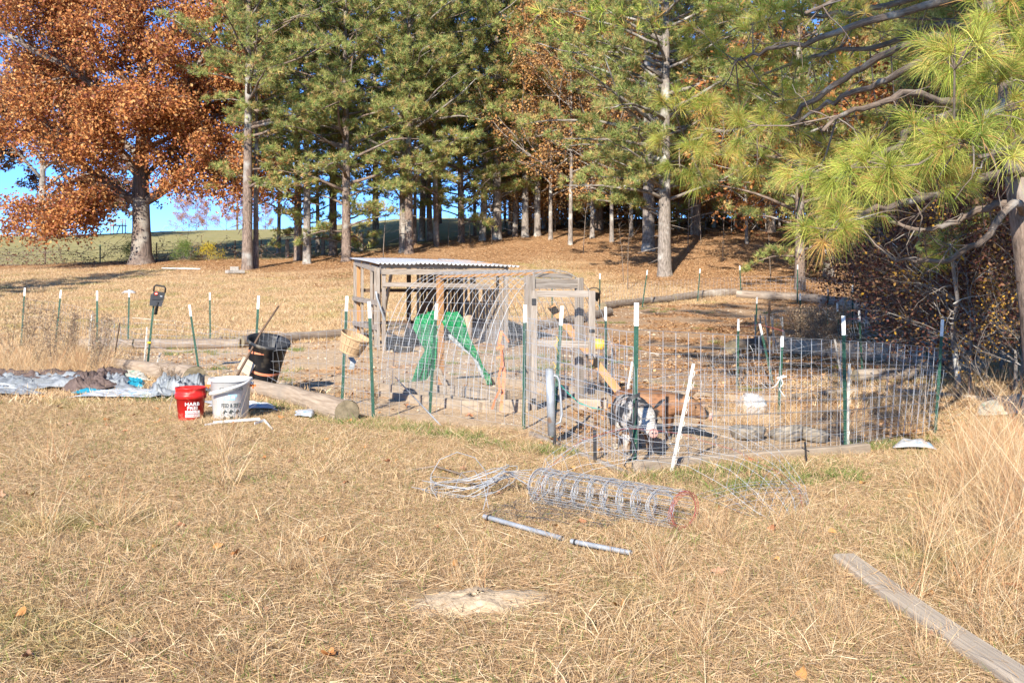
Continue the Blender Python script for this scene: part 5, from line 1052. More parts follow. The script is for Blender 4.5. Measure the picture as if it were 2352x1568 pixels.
# ---- hoop coop
CA = Vector((-1.12, 15.5, 0)); CB = Vector((.56, 13.0, 0)); CX = (CB-CA); CXn = CX.normalized(); CP = Vector((-CXn.y, CXn.x, 0)); CP = CP if CP.x > 0 else -CP
def cp(t, s, z): p = CA+CX*t+CP*s; return Vector((p.x, p.y, z))
def coop():
    th = thing('hoop_coop', 'walk-in hoop coop of arched wire panels with a wooden door frame', 'coop', gz(cp(.5, 0, 0)))
    HW, HH = 1.02, 1.72
    def arc(ph): return -HW*math.cos(ph), .08+HH*math.sin(ph)**.9 if math.sin(ph) > 0 else .08
    mb = MB(); n = 17
    for i in range(n):
        t = i/(n-1); mb.tube([cp(t, arc(p)[0], arc(p)[1]) for p in np.linspace(0, math.pi, 22)], .0045, 4, cap=False)
    for p in np.linspace(0.02, math.pi-.02, 17):
        s, z = arc(p); mb.tube([cp(0, s, z+.006), cp(1, s, z+.006)], .003, 4, cap=False)
    mb.build('arched_wire_panel', M['wire'], th, kind='stuff')
    # fine cloth: low band along both long sides and the left end
    mb = MB()
    def cloth(t0, t1, f0, f1, du=.032, r=.0009):
        m = int((t1-t0)*CX.length/du)
        for i in range(m+1): t = t0+(t1-t0)*i/m; mb.tube([cp(t, arc(p)[0], arc(p)[1]) for p in np.linspace(f0, f1, 8)], r, 3, cap=False, smooth=False)
        L = abs(f1-f0)*1.35; m2 = int(L/du)
        for i in range(m2+1): s, z = arc(f0+(f1-f0)*i/m2); mb.tube([cp(t0, s, z), cp(t1, s, z)], r, 3, cap=False, smooth=False)
    cloth(0, 1, .0, .55); cloth(0, 1, math.pi-.55, math.pi)
    for (t, s0, s1) in ((0, -HW, HW), (1, -HW, -.38), (1, .38, HW)):
        hh = .98 if t == 0 else 1.3
        m = int((s1-s0)/.032)
        for i in range(m+1):
            s = s0+(s1-s0)*i/m; zt = min(hh, .08+HH*max(0, 1-(s/HW)**2)**.45); mb.tube([cp(t, s, .02), cp(t, s, zt)], .0009, 3, cap=False, smooth=False)
        for i in range(int(hh/.032)):
            z = .03+i*.032; lim = HW*math.sqrt(max(0, 1-min(1, max(0, (z-.08)/HH)**2))); a, b = max(s0, -lim), min(s1, lim)
            if b > a: mb.tube([cp(t, a, z), cp(t, b, z)], .0009, 3, cap=False, smooth=False)
    mb.build('hardware_cloth', M['wire'], th, kind='stuff')
    def bm_(p, q, w, h, m, nm, **k): b = MB(); b.beam(p, q, w, h, **k); return b.build(nm, M[m], th)
    bm_(cp(0, 0, -.02), cp(0, 0, 1.74), .09, .09, 'tan_wood', 'end_post', up=CXn)
    bm_(cp(-.01, 0, 1.73), cp(.97, 0, 1.76), .09, .04, 'tan_wood', 'ridge_board')
    for s in (-1, 1): bm_(cp(0, s*HW, .07), cp(1, s*HW, .07), .045, .14, 'dusty_wood', 'base_board')
    bm_(cp(0, -HW, .06), cp(0, HW, .06), .045, .14, 'dusty_wood', 'base_board')
    bm_(cp(0, -.04, .3), cp(.09, -.04, .02), .04, .08, 'dusty_wood', 'foot_brace'); bm_(cp(0, 0, .32), cp(.0, -.28, .04), .04, .08, 'dusty_wood', 'foot_brace')
    for s, w in ((-.40, .12), (.40, .09)): bm_(cp(1, s, -.02), cp(1, s, 1.72 if s < 0 else 1.70), w, .09, 'grey_wood', 'door_post', up=CXn)
    bm_(cp(1, -.34, 1.62), cp(1, .36, 1.62), .05, .12, 'grey_wood', 'header'); bm_(cp(.98, -.3, 1.73), cp(.98, .32, 1.72), .04, .06, 'grey_wood', 'header')
    # door, standing open
    H0 = cp(1, -.335, 0)+Vector((0, -.06, 0)); DD = Vector((.74, -.02, 0)); 
    door = bpy.data.objects.new('door', None); COL.objects.link(door); door.parent = th; door.location = H0-th.location
    def dp(f, z): q = H0+DD*f; return Vector((q.x, q.y, z))
    dn = Vector((0, -1, 0))
    def db(p, q, w, h, nm, m='grey_wood', up=dn):
        b = MB(); b.beam(p, q, w, h, up=up); b.v = [tuple(Vector(v)-H0) for v in b.v]; o = bpy.data.objects.new(nm, b.mesh(nm, M[m])); COL.objects.link(o); o.parent = door; return o
    db(dp(.0, -.0), dp(0, 1.53), .085, .035, 'stile', 'grey_wood'); db(dp(1, .66), dp(1, 1.53), .085, .035, 'stile'); db(dp(.06, 1.49), dp(.94, 1.49), .085, .035, 'rail', up=dn); db(dp(.06, .86), dp(.94, .84), .085, .03, 'rail', up=dn)
    db(dp(-.04, 1.39)+dn*.03, dp(.03, 1.39)+dn*.03, .08, .012, 'hinge', 'steel_black'); db(dp(-.04, .12)+dn*.03, dp(.03, .12)+dn*.03, .07, .012, 'hinge', 'steel_black'); db(dp(.95, 1.02)+dn*.03, dp(1.04, 1.02)+dn*.03, .035, .02, 'latch', 'steel_black')
    b = MB(); b.tube([dp(1.0, .72)+dn*.03, dp(1.03, .68)+dn*.05, dp(1.03, .6)+dn*.05, dp(1.0, .56)+dn*.03], .007, 6); b.v = [tuple(Vector(v)-H0) for v in b.v]; o = bpy.data.objects.new('pull_handle', b.mesh('pull_handle', M['steel_black'])); COL.objects.link(o); o.parent = door
    b = MB()
    for i in range(25): f = .03+.94*i/24; b.tube([dp(f, .3), dp(f, 1.48)], .0008, 3, cap=False, smooth=False)
    for i in range(40): z = .3+1.18*i/39; b.tube([dp(.03, z), dp(.97, z)], .0008, 3, cap=False, smooth=False)
    b.v = [tuple(Vector(v)-H0) for v in b.v]; o = bpy.data.objects.new('mesh_screen', b.mesh('mesh_screen', M['wire'])); COL.objects.link(o); o.parent = door; o['kind'] = 'stuff'
    # corner boards of the cloth at the right foot
    bm_(cp(1.0, .42, .06), cp(1.0, 1.02, .06), .045, .16, 'dusty_wood', 'base_board'); bm_(cp(1.0, -1.02, .06), cp(1.0, -.48, .06), .045, .16, 'dusty_wood', 'base_board')
coop()
mb = MB(); mb.beam(P(1265, 808-0, 13.9), P(1422, 894, 12.9), .095, .04, up=(0, -1, .2)); mb2 = mb
mb = MB(); mb.beam(P(1266, 704, 13.6), P(1420, 898, 12.75), .10, .04, up=(0, -1, .1)); one('plank', mb, M['tan_wood'], 'fresh tan plank leaning diagonally across the coop door opening', 'plank')
mb = MB(); mb.tube([P(1280, 875, 12.2), P(1300, 898, 11.8), P(1330, 925, 11.3), P(1360, 936, 11.1), P(1384, 940, 11.05)], .006, 8); one('cord', mb, M['teal'], 'teal green cord trailing from the post driver to the soil', 'cord')
# orange strap hanging on the fence
mb = MB()
def ribbon(mb, pts, w, wd=(1, 0, 0)):
    wd = Vector(wd); vs = []; fs = []
    for p in pts: vs += [p-wd*w/2, p+wd*w/2]
    for i in range(len(pts)-1): fs.append([2*i, 2*i+1, 2*i+3, 2*i+2])
    mb.add(vs, fs, None, True)
ribbon(mb, [P(1152, 760, 12.0), P(1146, 790, 11.95), P(1155, 815, 12.0), P(1158, 860, 12), P(1155, 900, 12), P(1150, 945, 12)], .035)
ribbon(mb, [P(1150, 790, 11.9), P(1153, 830, 11.9), P(1145, 870, 12), P(1148, 895, 11.9), P(1138, 915, 12), P(1130, 940, 12)], .028, (.9, .3, 0))
ribbon(mb, [P(1140, 800, 11.92), P(1158, 795, 11.9)], .03, (0, 0, 1)); ribbon(mb, [P(1140, 822, 11.92), P(1154, 818, 11.9)], .025, (0, 0, 1)); ribbon(mb, [P(1152, 762, 11.9), P(1160, 772, 11.9), P(1168, 785, 11.9)], .02)
one('ratchet_strap', mb, M['strap_orange'], 'faded orange strap hanging on the fence beside the coop', 'strap')

# ---- cloth helper
def loft(name, rows, nu, amp, mt, label, cat, seed=0, thick=.003, fq=6, drop=True):
    """rows of (left point, right point); folds run along the rows"""
    nr = len(rows)*5; vs = []; fs = []
    for j in range(nr+1):
        f = j/nr*(len(rows)-1); k = min(len(rows)-2, int(f)); a = rows[k][0].lerp(rows[k+1][0], f-k); b = rows[k][1].lerp(rows[k+1][1], f-k)
        for i in range(nu+1):
            t = i/nu; p = a.lerp(b, t); q = Vector((t*fq+seed, j*.12, seed)); rd = 1-2*abs(mnoise.noise(q)); r2 = mnoise.noise(q*2.3)
            e = min(1, 4*t, 4*(1-t))*.7+.3; p = p+Vector((.35*r2, -1, .55*rd))*amp*(rd*.7+r2*.5)*e; vs.append(p)
    for j in range(nr):
        for i in range(nu): k = j*(nu+1)+i; fs.append([k, k+1, k+nu+2, k+nu+1])
    mb = MB(); mb.add(vs, fs, None, True); o = one(name, mb, mt, label, cat); m_ = o.modifiers.new('thick', 'SOLIDIFY'); m_.thickness = thick; return o
Yt = 15.6
th = None
t_ = loft('green_tarp', [(P(955, 728, Yt), P(1010, 712, Yt)), (P(948, 752, Yt), P(1030, 740, Yt-.1)), (P(962, 780, Yt), P(1006, 775, Yt-.1)), (P(976, 805, Yt), P(1003, 800, Yt-.15)), (P(958, 840, Yt), P(1000, 845, Yt-.15)), (P(944, 882, Yt), P(990, 884, Yt-.1))], 40, .09, M['green_tarp'], 'bright green tarp slumped inside the hoop coop, left hanging half', 'tarp', 3.1)
t_ = loft('green_tarp', [(P(1005, 711, Yt), P(1050, 722, Yt)), (P(1012, 740, Yt-.1), P(1068, 738, Yt)), (P(1035, 765, Yt), P(1078, 775, Yt)), (P(1058, 790, Yt), P(1095, 805, Yt)), (P(1098, 830, Yt), P(1108, 838, Yt)), (P(1112, 862, Yt), P(1126, 864, Yt)), (P(1118, 884, Yt), P(1131, 884, Yt))], 34, .07, M['green_tarp'], 'bright green tarp inside the hoop coop, right half sloping to the ground', 'tarp', 8.4)
loft('green_tarp', [(P(966, 722, Yt-.02), P(1052, 716, Yt-.02)), (P(985, 735, Yt-.05), P(1064, 731, Yt-.05)), (P(1000, 748, Yt-.04), P(1072, 750, Yt-.02))], 40, .05, M['green_tarp'], 'upper fold of green tarp joining both halves inside the coop', 'tarp', 5.7)
loft('grey_netting', [(P(1020, 765, Yt+.1), P(1050, 772, Yt+.1)), (P(1048, 792, Yt+.1), P(1092, 812, Yt+.1)), (P(1085, 820, Yt+.05), P(1108, 850, Yt)), (P(1108, 868, Yt), P(1132, 882, Yt))], 20, .04, M['silver_tarp'], 'dusty grey plastic sheet under the right half of the green tarp', 'sheet', 4.4)
# tarps on the ground at left
def ground_cloth(name, quad, amp, mt, label, cat, seed, nu=90, nv=34, fq=4.5, rim=.012):
    a, b, c, d = [Gd(*q) for q in quad]; vs = []; fs = []
    for j in range(nv+1):
        for i in range(nu+1):
            s_, t = i/nu, j/nv; p = a.lerp(b, s_).lerp(d.lerp(c, s_), t); q = Vector((p.x*fq*.30+seed+.5*p.y, p.y*fq*.9+.25*p.x, seed)); rd = (1-abs(mnoise.noise(q))*2.4); r2 = mnoise.noise(q*2.3)
            e = min(1, 5*s_, 5*(1-s_), 4*t+.25, 4*(1-t)+.25); r3 = 1-3*abs(mnoise.noise(q*2.9+Vector((4, 1, 7)))); r4 = 1-3*abs(mnoise.noise(q*7.1+Vector((1, 8, 2)))); h = max(0, max(rd, -.2)*.55+r2*.35+.3*r3+.12*r4+.08)*amp*.72*e
            jx = mnoise.noise(Vector((p.x*3, p.y*3, seed+4)))*.12; vs.append(Vector((p.x+jx, p.y+jx*1.2+h*.35*r2, Z(p.x, p.y)+rim+h+.05)))
    for j in range(nv):
        for i in range(nu): k = j*(nu+1)+i; fs.append([k, k+1, k+nu+2, k+nu+1])
    mb = MB(); mb.add(vs, fs, None, True); o = one(name, mb, mt, label, cat); m_ = o.modifiers.new('thick', 'SOLIDIFY'); m_.thickness = .003; return o
ground_cloth('brown_tarp', [(-60, 892), (240, 890), (232, 868), (-60, 874)], .21, M['brown_tarp'], 'crumpled brown tarp fold at the far left edge of the grass', 'tarp', 1.3)
ground_cloth('silver_tarp', [(-60, 902), (272, 896), (240, 878), (-60, 884)], .20, M['silver_tarp'], 'silver side of the crumpled tarp at far left', 'tarp', 6.1)
ground_cloth('silver_tarp', [(-60, 914), (95, 914), (85, 902), (-60, 900)], .12, M['silver_tarp'], 'low silver tarp flap lying nearest the grass at far left', 'tarp', 2.6)
ground_cloth('brown_tarp', [(150, 912), (262, 906), (258, 880), (165, 884)], .30, M['brown_tarp'], 'peaked brown tarp fold in the middle of the tarp pile', 'tarp', 9.4)
ground_cloth('silver_tarp', [(185, 908), (310, 905), (300, 876), (200, 878)], .22, M['silver_tarp'], 'silver tarp bulge right of the peaked brown fold', 'tarp', 12.2)
ground_cloth('brown_tarp', [(215, 890), (305, 892), (298, 866), (225, 864)], .28, M['brown_tarp'], 'rounded brown tarp hump against the pale log', 'tarp', 14.4)
ground_cloth('blue_sack', [(180, 912), (250, 912), (250, 900), (190, 900)], .07, M['cyan_sack'], 'flattened blue sack sticking out under the brown tarp', 'sack', 3.3)
ground_cloth('blue_sack', [(280, 903), (322, 903), (320, 882), (292, 886)], .14, M['cyan_sack'], 'bright blue sack folded up between the tarps', 'sack', 5.5)
ground_cloth('white_sack', [(170, 922), (395, 922), (385, 904), (200, 906)], .06, M['white_bag'], 'long flat white feed sack in front of the tarp pile', 'sack', 7.7)
ground_cloth('silver_tarp', [(338, 925), (490, 912), (478, 884), (345, 892)], .30, M['silver_tarp'], 'crumpled silver grey tarp left of the red bucket', 'tarp', 21.5)
ground_cloth('pale_sack', [(258, 882), (345, 884), (335, 864), (262, 862)], .12, M['pale_sack'], 'pale green printed sack behind the blue sack', 'sack', 11.1)
ground_cloth('white_sack', [(470, 945), (640, 955), (630, 938), (480, 930)], .07, M['white_bag'], 'white torn sack lying behind the buckets', 'sack', 13.7)
ground_cloth('white_litter', [(672, 968), (714, 970), (712, 955), (680, 955)], .10, M['white_bag'], 'small torn white wrapper on the grass right of the buckets', 'litter', 2.2, 14, 8)
ground_cloth('pale_sack', [(2240, 965), (2400, 965), (2400, 932), (2252, 930)], .26, M['pale_sack'], 'pale sacks lying on the needles at the right edge', 'sack', 4.9, 40, 18)
ground_cloth('white_litter', [(2055, 1040), (2160, 1044), (2120, 1030), (2060, 1028)], .09, M['white_bag'], 'torn white bag scrap in the grass below the right fence end', 'litter', 8.8, 16, 8)
ground_cloth('white_litter', [(282, 676), (312, 677), (312, 672), (285, 671)], .10, M['white_bag'], 'scrap of white plastic far out on the lawn', 'litter', 9.8, 12, 6)
# white feed bag, yellow bottle, hanging black basket
def blob(name, c, rx, ry, rz_, mt, label, cat, seed, amp=.18, sub=4, tilt_=0):
    bm = bmesh.new(); bmesh.ops.create_icosphere(bm, subdivisions=sub, radius=1)
    for v in bm.verts:
        n = v.co.normalized(); k = 1+amp*(1-2*abs(mnoise.noise(n*2.1+Vector((seed, 0, 0)))))*.6+amp*.5*mnoise.noise(n*5+Vector((0, seed, 0))); v.co = Vector((n.x*rx, n.y*ry, n.z*rz_))*k
        v.co = Matrix.Rotation(tilt_, 3, 'Y') @ v.co
        if v.co.z < -rz_*.75: v.co.z = -rz_*.75
    me = bpy.data.meshes.new(name); bm.to_mesh(me); bm.free(); me.materials.append(mt); me.polygons.foreach_set('use_smooth', [True]*len(me.polygons)); o = link(name, me, None, c); return tag(o, label, cat)
b = Gd(1727, 950); blob('feed_bag', b+Vector((0, 0, .11)), .185, .16, .145, M['white_bag'], 'crumpled white feed bag with blue print beyond the timber', 'bag', 3.3, .3, 4, .2)
def yb():
    b = base(1368, 0, 21.5); c = P(1368, 791, 21.5); th = thing('yellow_bottle', 'yellow plastic jug lying on its side behind the coop door', 'jug', gz(c)); mb = MB(); mb.tube([c+Vector((-.17, 0, .01)), c+Vector((-.16, 0, .01)), c+Vector((.1, 0, 0)), c+Vector((.15, 0, -.005)), c+Vector((.18, 0, -.01))], [.10, .125, .125, .13, .12], 16); mb.build('body', M['yellow'], th)
    mb = MB(); mb.tube([c+Vector((-.12, -.02, .02)), c+Vector((-.02, -.02, .02))], .127, 16, cap=False); mb.build('label_band', M['print_white'], th)
yb()
def hb():
    c = P(1364, 680, 35.8); th = thing('black_basket', 'small black wire basket hung on a far back post', 'basket', gz(c)); mb = MB(); mb.lathe([(0, -.17), (.17, -.17), (.23, .12), (.25, .13), (.25, .15), (.21, .13), (.15, -.14), (0, -.14)], 16, c, Matrix.Rotation(.15, 3, 'Y')); mb.build('body', M['steel_black'], th)
    mb = MB(); mb.tube([c+Vector((.24*math.cos(a), 0, .14+.16*math.sin(a))) for a in np.linspace(0, math.pi, 9)], .018, 5); mb.build('handle', M['steel_black'], th)
hb()
# rubber feed pans
for i, (u, v, w, lab, tl) in enumerate([(1722, 1012, .185, 'dusty rubber feed pan, left one of three in the pig pen', .03), (1815, 1015, .18, 'middle dusty rubber feed pan in the pig pen, tipped sideways', -.22), (1872, 1017, .17, 'right dusty rubber feed pan in the pig pen with a raised torn rim', .2)]):
    b = Gd(u, v); mb = MB(); mb.lathe([(0, .0), (.82*w, 0), (.9*w, .02), (w*1.02, .08), (w*1.08, .105), (w*1.0, .12), (w*.84, .105), (w*.8, .07), (w*.7, .03), (0, .025)], 30, b+Vector((0, .1, .01)), Matrix.Rotation(tl, 3, 'Y'))
    mb.v = [tuple(Vector(v_)+Vector((.4, .4, 1))*mnoise.noise(Vector(v_)*6)*.014) for v_ in mb.v]; one('feed_pan', mb, M['rubber_dusty'], lab, 'feed pan')
b = Gd(692, 903)
mb = MB(); mb.lathe([(0, .0), (.30, 0), (.32, .015), (.33, .03), (.31, .035), (.29, .02), (0, .018)], 36, b+Vector((0, 0, .006))); mb.v = [tuple(Vector(v_)+Vector((0, 0, .02))*mnoise.noise(Vector(v_)*5)) for v_ in mb.v]; one('rubber_mat', mb, M['black'], 'flat round black rubber lid on the soil right of the leaning bin', 'lid')
# ---- leaning bin with straps and stick
def bin_():
    b = P(600, 893, 14.9); th = thing('trash_bin', 'black plastic bin leaning right, dusty, strapped to a fence post', 'bin', gz(b)); top = P(618, 781, 14.72); d = (top-b).normalized()
    q = d.to_track_quat('Z', 'X').to_matrix(); L = (top-b).length; mb = MB(); mb.lathe([(0, 0), (.18, 0), (.19, .02), (.285, L*.93), (.305, L*.93), (.32, L*.95), (.32, L), (.30, L), (.275, L*.94), (.17, .03), (0, .03)], 40, b, q); mb.build('barrel', M['black_plastic'], th)
    for f, lab in ((.78, None), (.42, None)):
        c = b+d*L*f; r = .19+.098*f+.008; mt = q @ Matrix.Rotation(.22 if f > .5 else -.05, 3, 'Y'); m2 = MB(); m2.lathe([(r, -.02), (r+.003, 0), (r, .02)], 36, c, mt); m2.build('ratchet_strap', M['strap_orange'], th)
    mb = MB(); mb.beam(P(552, 832, 14.62), P(580, 850, 14.58), .2, .012, up=(0, -1, 0)); mb.build('cardboard', M['plank'], th)
    mb = MB(); mb.tube([P(545, 862, 14.3), P(566, 825, 14.4), P(600, 762, 14.6), P(640, 703, 14.8)], [.02, .019, .017, .014], 8); one('wooden_pole', mb, M['dark_wood'], 'greenish wooden pole leaning across the black bin', 'pole')
bin_()
# ---- bushel basket
def basket():
    c0 = P(806, 800, 12.45); th = thing('bushel_basket', 'tan slatted bushel basket hanging tilted between two green posts', 'basket', gz(c0)); ax = Vector((.42, -.12, 1)).normalized(); q = ax.to_track_quat('Z', 'X').to_matrix(); H = .235; r0, r1 = .125, .185; n = 20
    c0 = c0-ax*.06
    me = None
    for i in range(n):
        a = 2*math.pi*i/n; w0 = 2*math.pi*r0/n*.93; w1 = 2*math.pi*r1/n*.93; vs = []; lu = []
        for z, r, w in ((0, r0, w0), (H*.5, (r0+r1)/2+.004, (w0+w1)/2), (H, r1, w1)):
            for dr in (0, .004):
                for s in (-1, 1): vs.append(q @ Vector(((r+dr)*math.cos(0)-0, s*w/2, z))); lu.append((z, s*w/2, dr))
        if me is None:
            m = MB(); vs0 = []
            for z, r, w in ((0, r0, w0), (H*.5, (r0+r1)/2+.004, (w0+w1)/2), (H, r1, w1)):
                for dr in (0, .004):
                    for s in (-1, 1): vs0.append(Vector((r+dr, s*w/2, z)))
            fs = []
            for k in (0, 4): fs += [[k, k+1, k+5, k+4], [k+2, k+6, k+7, k+3], [k, k+4, k+6, k+2], [k+1, k+3, k+7, k+5]]
            m.add(vs0, fs, lu); me = m.mesh('slat', M['basket'])
        o = link('slat', me, th); o.matrix_local = Matrix.Translation(c0-th.location) @ q.to_4x4() @ Matrix.Rotation(a, 4, 'Z')
    for z, t in ((H-.012, .014), (H*.5, .011), (.012, .010)):
        r = r0+(r1-r0)*z/H+.006; m = MB(); m.lathe([(r, -t), (r+.004, -t), (r+.004, t), (r, t), (r, -t)], 40, c0+q @ Vector((0, 0, z)), q); m.build('hoop', M['basket'], th)
    m = MB(); m.lathe([(0, .005), (r0, .005), (r0, .012), (0, .012)], 30, c0, q); m.build('bottom', M['basket'], th)
    mb = MB(); ribbon(mb, [P(805, 820, 12.6), P(812, 830, 12.58), P(806, 848, 12.6)], .07); one('grey_rag', mb, M['silver_tarp'], 'small grey plastic rag caught on the fence under the basket', 'rag')
basket()

# ---- lettering
def text_mesh(s, size, squeeze=1.0, bold=0):
    cu = bpy.data.curves.new('lettering', 'FONT'); cu.body = s; cu.size = size; cu.align_x = 'CENTER'; cu.resolution_u = 2; cu.offset = bold
    o = bpy.data.objects.new('tmp', cu); COL.objects.link(o); dg = bpy.context.evaluated_depsgraph_get(); dg.update(); me = bpy.data.meshes.new_from_object(o.evaluated_get(dg)); COL.objects.unlink(o); bpy.data.objects.remove(o)
    bm = bmesh.new(); bm.from_mesh(me); bmesh.ops.triangulate(bm, faces=bm.faces)
    for _ in range(1):
        ed = [e for e in bm.edges if e.calc_length() > size*.35]
        if ed: bmesh.ops.subdivide_edges(bm, edges=ed, cuts=1, use_grid_fill=True)
    V = [(v.co.x*squeeze, v.co.y) for v in bm.verts]; Fs = [[v.index for v in f.verts] for f in bm.faces]; bm.free(); return V, Fs
def wrap(parent, name, V, Fs, c, rfun, a0, z0, mt, off=.0018):
    """flat x, y letters laid round an upright bucket wall"""
    vs = []
    for x, y in V:
        z = z0+y; r = rfun(z)+off; a = a0+x/r; vs.append(Vector((c.x+r*math.sin(a), c.y-r*math.cos(a), c.z+z)))
    mb = MB(); mb.add(vs, Fs); return mb.build(name, mt, parent)
def rect(x0, y0, x1, y1, n=8):
    V = []; Fs = []
    for i in range(n+1): x = x0+(x1-x0)*i/n; V += [(x, y0), (x, y1)]
    for i in range(n): Fs.append([2*i, 2*i+2, 2*i+3, 2*i+1])
    return V, Fs
def white_bucket():
    c = gz(P(530, 655, 11.65)); th = thing('white_bucket', 'tall white feed tub lettered FEED & SEED with animal heads', 'bucket', c); H = .50; r0, r1 = .195, .235; rf = lambda z: r0+(r1-r0)*z/H
    mb = MB(); mb.lathe([(0, 0), (r0-.01, 0), (r0, .008), (r1-.004, H*.93), (r1+.012, H*.935), (r1+.016, H*.95), (r1+.016, H*.99), (r1+.008, H), (r1-.004, H), (r1-.012, H*.95), (r0-.01, .02), (0, .015)], 56, c); mb.build('body', M['white_pl'], th)
    # strap handle fallen across the front
    mb = MB(); n = 26; vs = []; fs = []
    for i in range(n+1):
        t = i/n; a = math.radians(78)+math.radians(-150)*t; z = H*.95-.19*t**1.15-.0*t; r = rf(z)+.012+.05*math.sin(t*math.pi*.9)+.03*t; q = Vector((c.x+r*math.sin(a), c.y-r*math.cos(a), c.z+z)); vs += [q+Vector((0, 0, -.017)), q+Vector((0, 0, .017))]
        if i: k = 2*i; fs.append([k-2, k, k+1, k-1])
        if a < math.radians(-32): break
    mb.add(vs, fs, None, True); o = mb.build('handle', M['white_pl'], th); sm = o.modifiers.new('thick', 'SOLIDIFY'); sm.thickness = .005
    for a in (math.radians(92), math.radians(-88)):
        r = rf(.43)+.03; q = Vector((c.x+r*math.sin(a), c.y-r*math.cos(a), c.z+.405)); mb = MB(); mb.beam(q-Vector((.035, 0, -.004)), q+Vector((.03, 0, .004)), .018, .022); mb.tube([q, q+Vector((0, 0, -.03))], .009, 8); mb.build('rope_clip', M['orange_pl'], th)
        mb = MB(); mb.tube([q, q+Vector((-.01*math.copysign(1, a), 0, .05))], .004, 6); mb.build('bail_end', M['galv'], th)
        mb = MB(); mb.beam(Vector((c.x+(r-.03)*math.sin(a), c.y, c.z+.44)), Vector((c.x+(r+.005)*math.sin(a), c.y, c.z+.44)), .05, .03); mb.build('lug', M['white_pl'], th)
    A = .30
    V, Fs = text_mesh('TUFF STUFF PRODUCTS', .032, .82, .0006); wrap(th, 'lettering', V, Fs, c, rf, A-.0, .375, M['print_black'])
    for (x0, y0, x1, y1) in ((-.15, .366, .15, .368), (-.15, .404, .15, .406), (-.15, .366, -.148, .406), (.148, .366, .15, .406)): V, Fs = rect(x0*.85, y0, x1*.85, y1, 10); wrap(th, 'print_line', V, Fs, c, rf, A, 0, M['print_black'])
    V, Fs = rect(-.085, .262, .045, .296); wrap(th, 'blue_print', V, Fs, c, rf, A, 0, M['print_blue']); V, Fs = rect(-.035, .296, .065, .325); wrap(th, 'blue_print', V, Fs, c, rf, A, 0, M['print_blue'])
    V, Fs = rect(.0, .282, .04, .305); wrap(th, 'print_panel', V, Fs, c, rf, A, 0, M['print_white'], .0026); V, Fs = rect(-.06, .274, -.02, .312); wrap(th, 'print_panel', V, Fs, c, rf, A, 0, M['print_white'], .0026)
    V, Fs = text_mesh('FEED & SEED', .062, .66, .0016); wrap(th, 'lettering', V, Fs, c, rf, A-.0, .178, M['print_black'])
    # six animal heads in a grid of boxes
    HEADS = [[(-.9, -.6), (-.5, .1), (-.1, .35), (.05, .95), (.25, .5), (.6, .25), (.9, -.2), (.7, -.45), (.1, -.15), (.15, -.9), (-.5, -.9)],
             [(-.9, -.2), (-.4, .35), (-.1, .95), (.1, .5), (.5, .4), (.95, -.1), (.8, -.35), (.3, -.2), (.2, -.9), (-.6, -.9)],
             [(-.9, -.8), (-.8, -.1), (-.2, .3), (.1, .9), (.35, .4), (.9, -.3), (.75, -.55), (.2, -.3), (.1, -.9)],
             [(-.9, -.7), (-.6, .1), (-.2, .5), (-.1, .85), (.2, .6), (.5, .3), (.95, .05), (.5, -.05), (.4, -.5), (-.1, -.9)],
             [(-.8, -.9), (-.6, .2), (-.8, .9), (-.2, .5), (.3, .55), (.5, .9), (.6, .2), (.9, -.3), (.6, -.6), (.2, -.3), (.2, -.9)],
             [(-.6, -.9), (-.1, -.2), (.0, .4), (.4, .8), (.5, .2), (.9, .0), (.5, -.1), (.3, -.6), (-.1, -.95)]]
    w = .073; 
    for k, hd in enumerate(HEADS):
        i, j = k % 3, k//3; cx = (i-1)*w-.0; cy = .13-j*w
        Vh = [(x*.031, y*.031) for x, y in hd]; bm = bmesh.new(); f = bm.faces.new([bm.verts.new((x, y, 0)) for x, y in Vh]); bmesh.ops.triangulate(bm, faces=[f]); bm.verts.index_update()
        V = [(v.co.x+cx, v.co.y+cy) for v in bm.verts]; Fs = [[v.index for v in q.verts] for q in bm.faces]; bm.free(); wrap(th, 'animal_head', V, Fs, c, rf, A, 0, M['print_black'], .003)
    for q in range(4): V, Fs = rect(-1.5*w+q*w-.0012, .13-1.5*w, -1.5*w+q*w+.0012, .13+.5*w, 1); wrap(th, 'print_line', V, Fs, c, rf, A, 0, M['print_black'], .0024)
    for q in range(3): V, Fs = rect(-1.5*w, .13+.5*w-q*w-.0012, 1.5*w, .13+.5*w-q*w+.0012, 10); wrap(th, 'print_line', V, Fs, c, rf, A, 0, M['print_black'], .0024)
white_bucket()
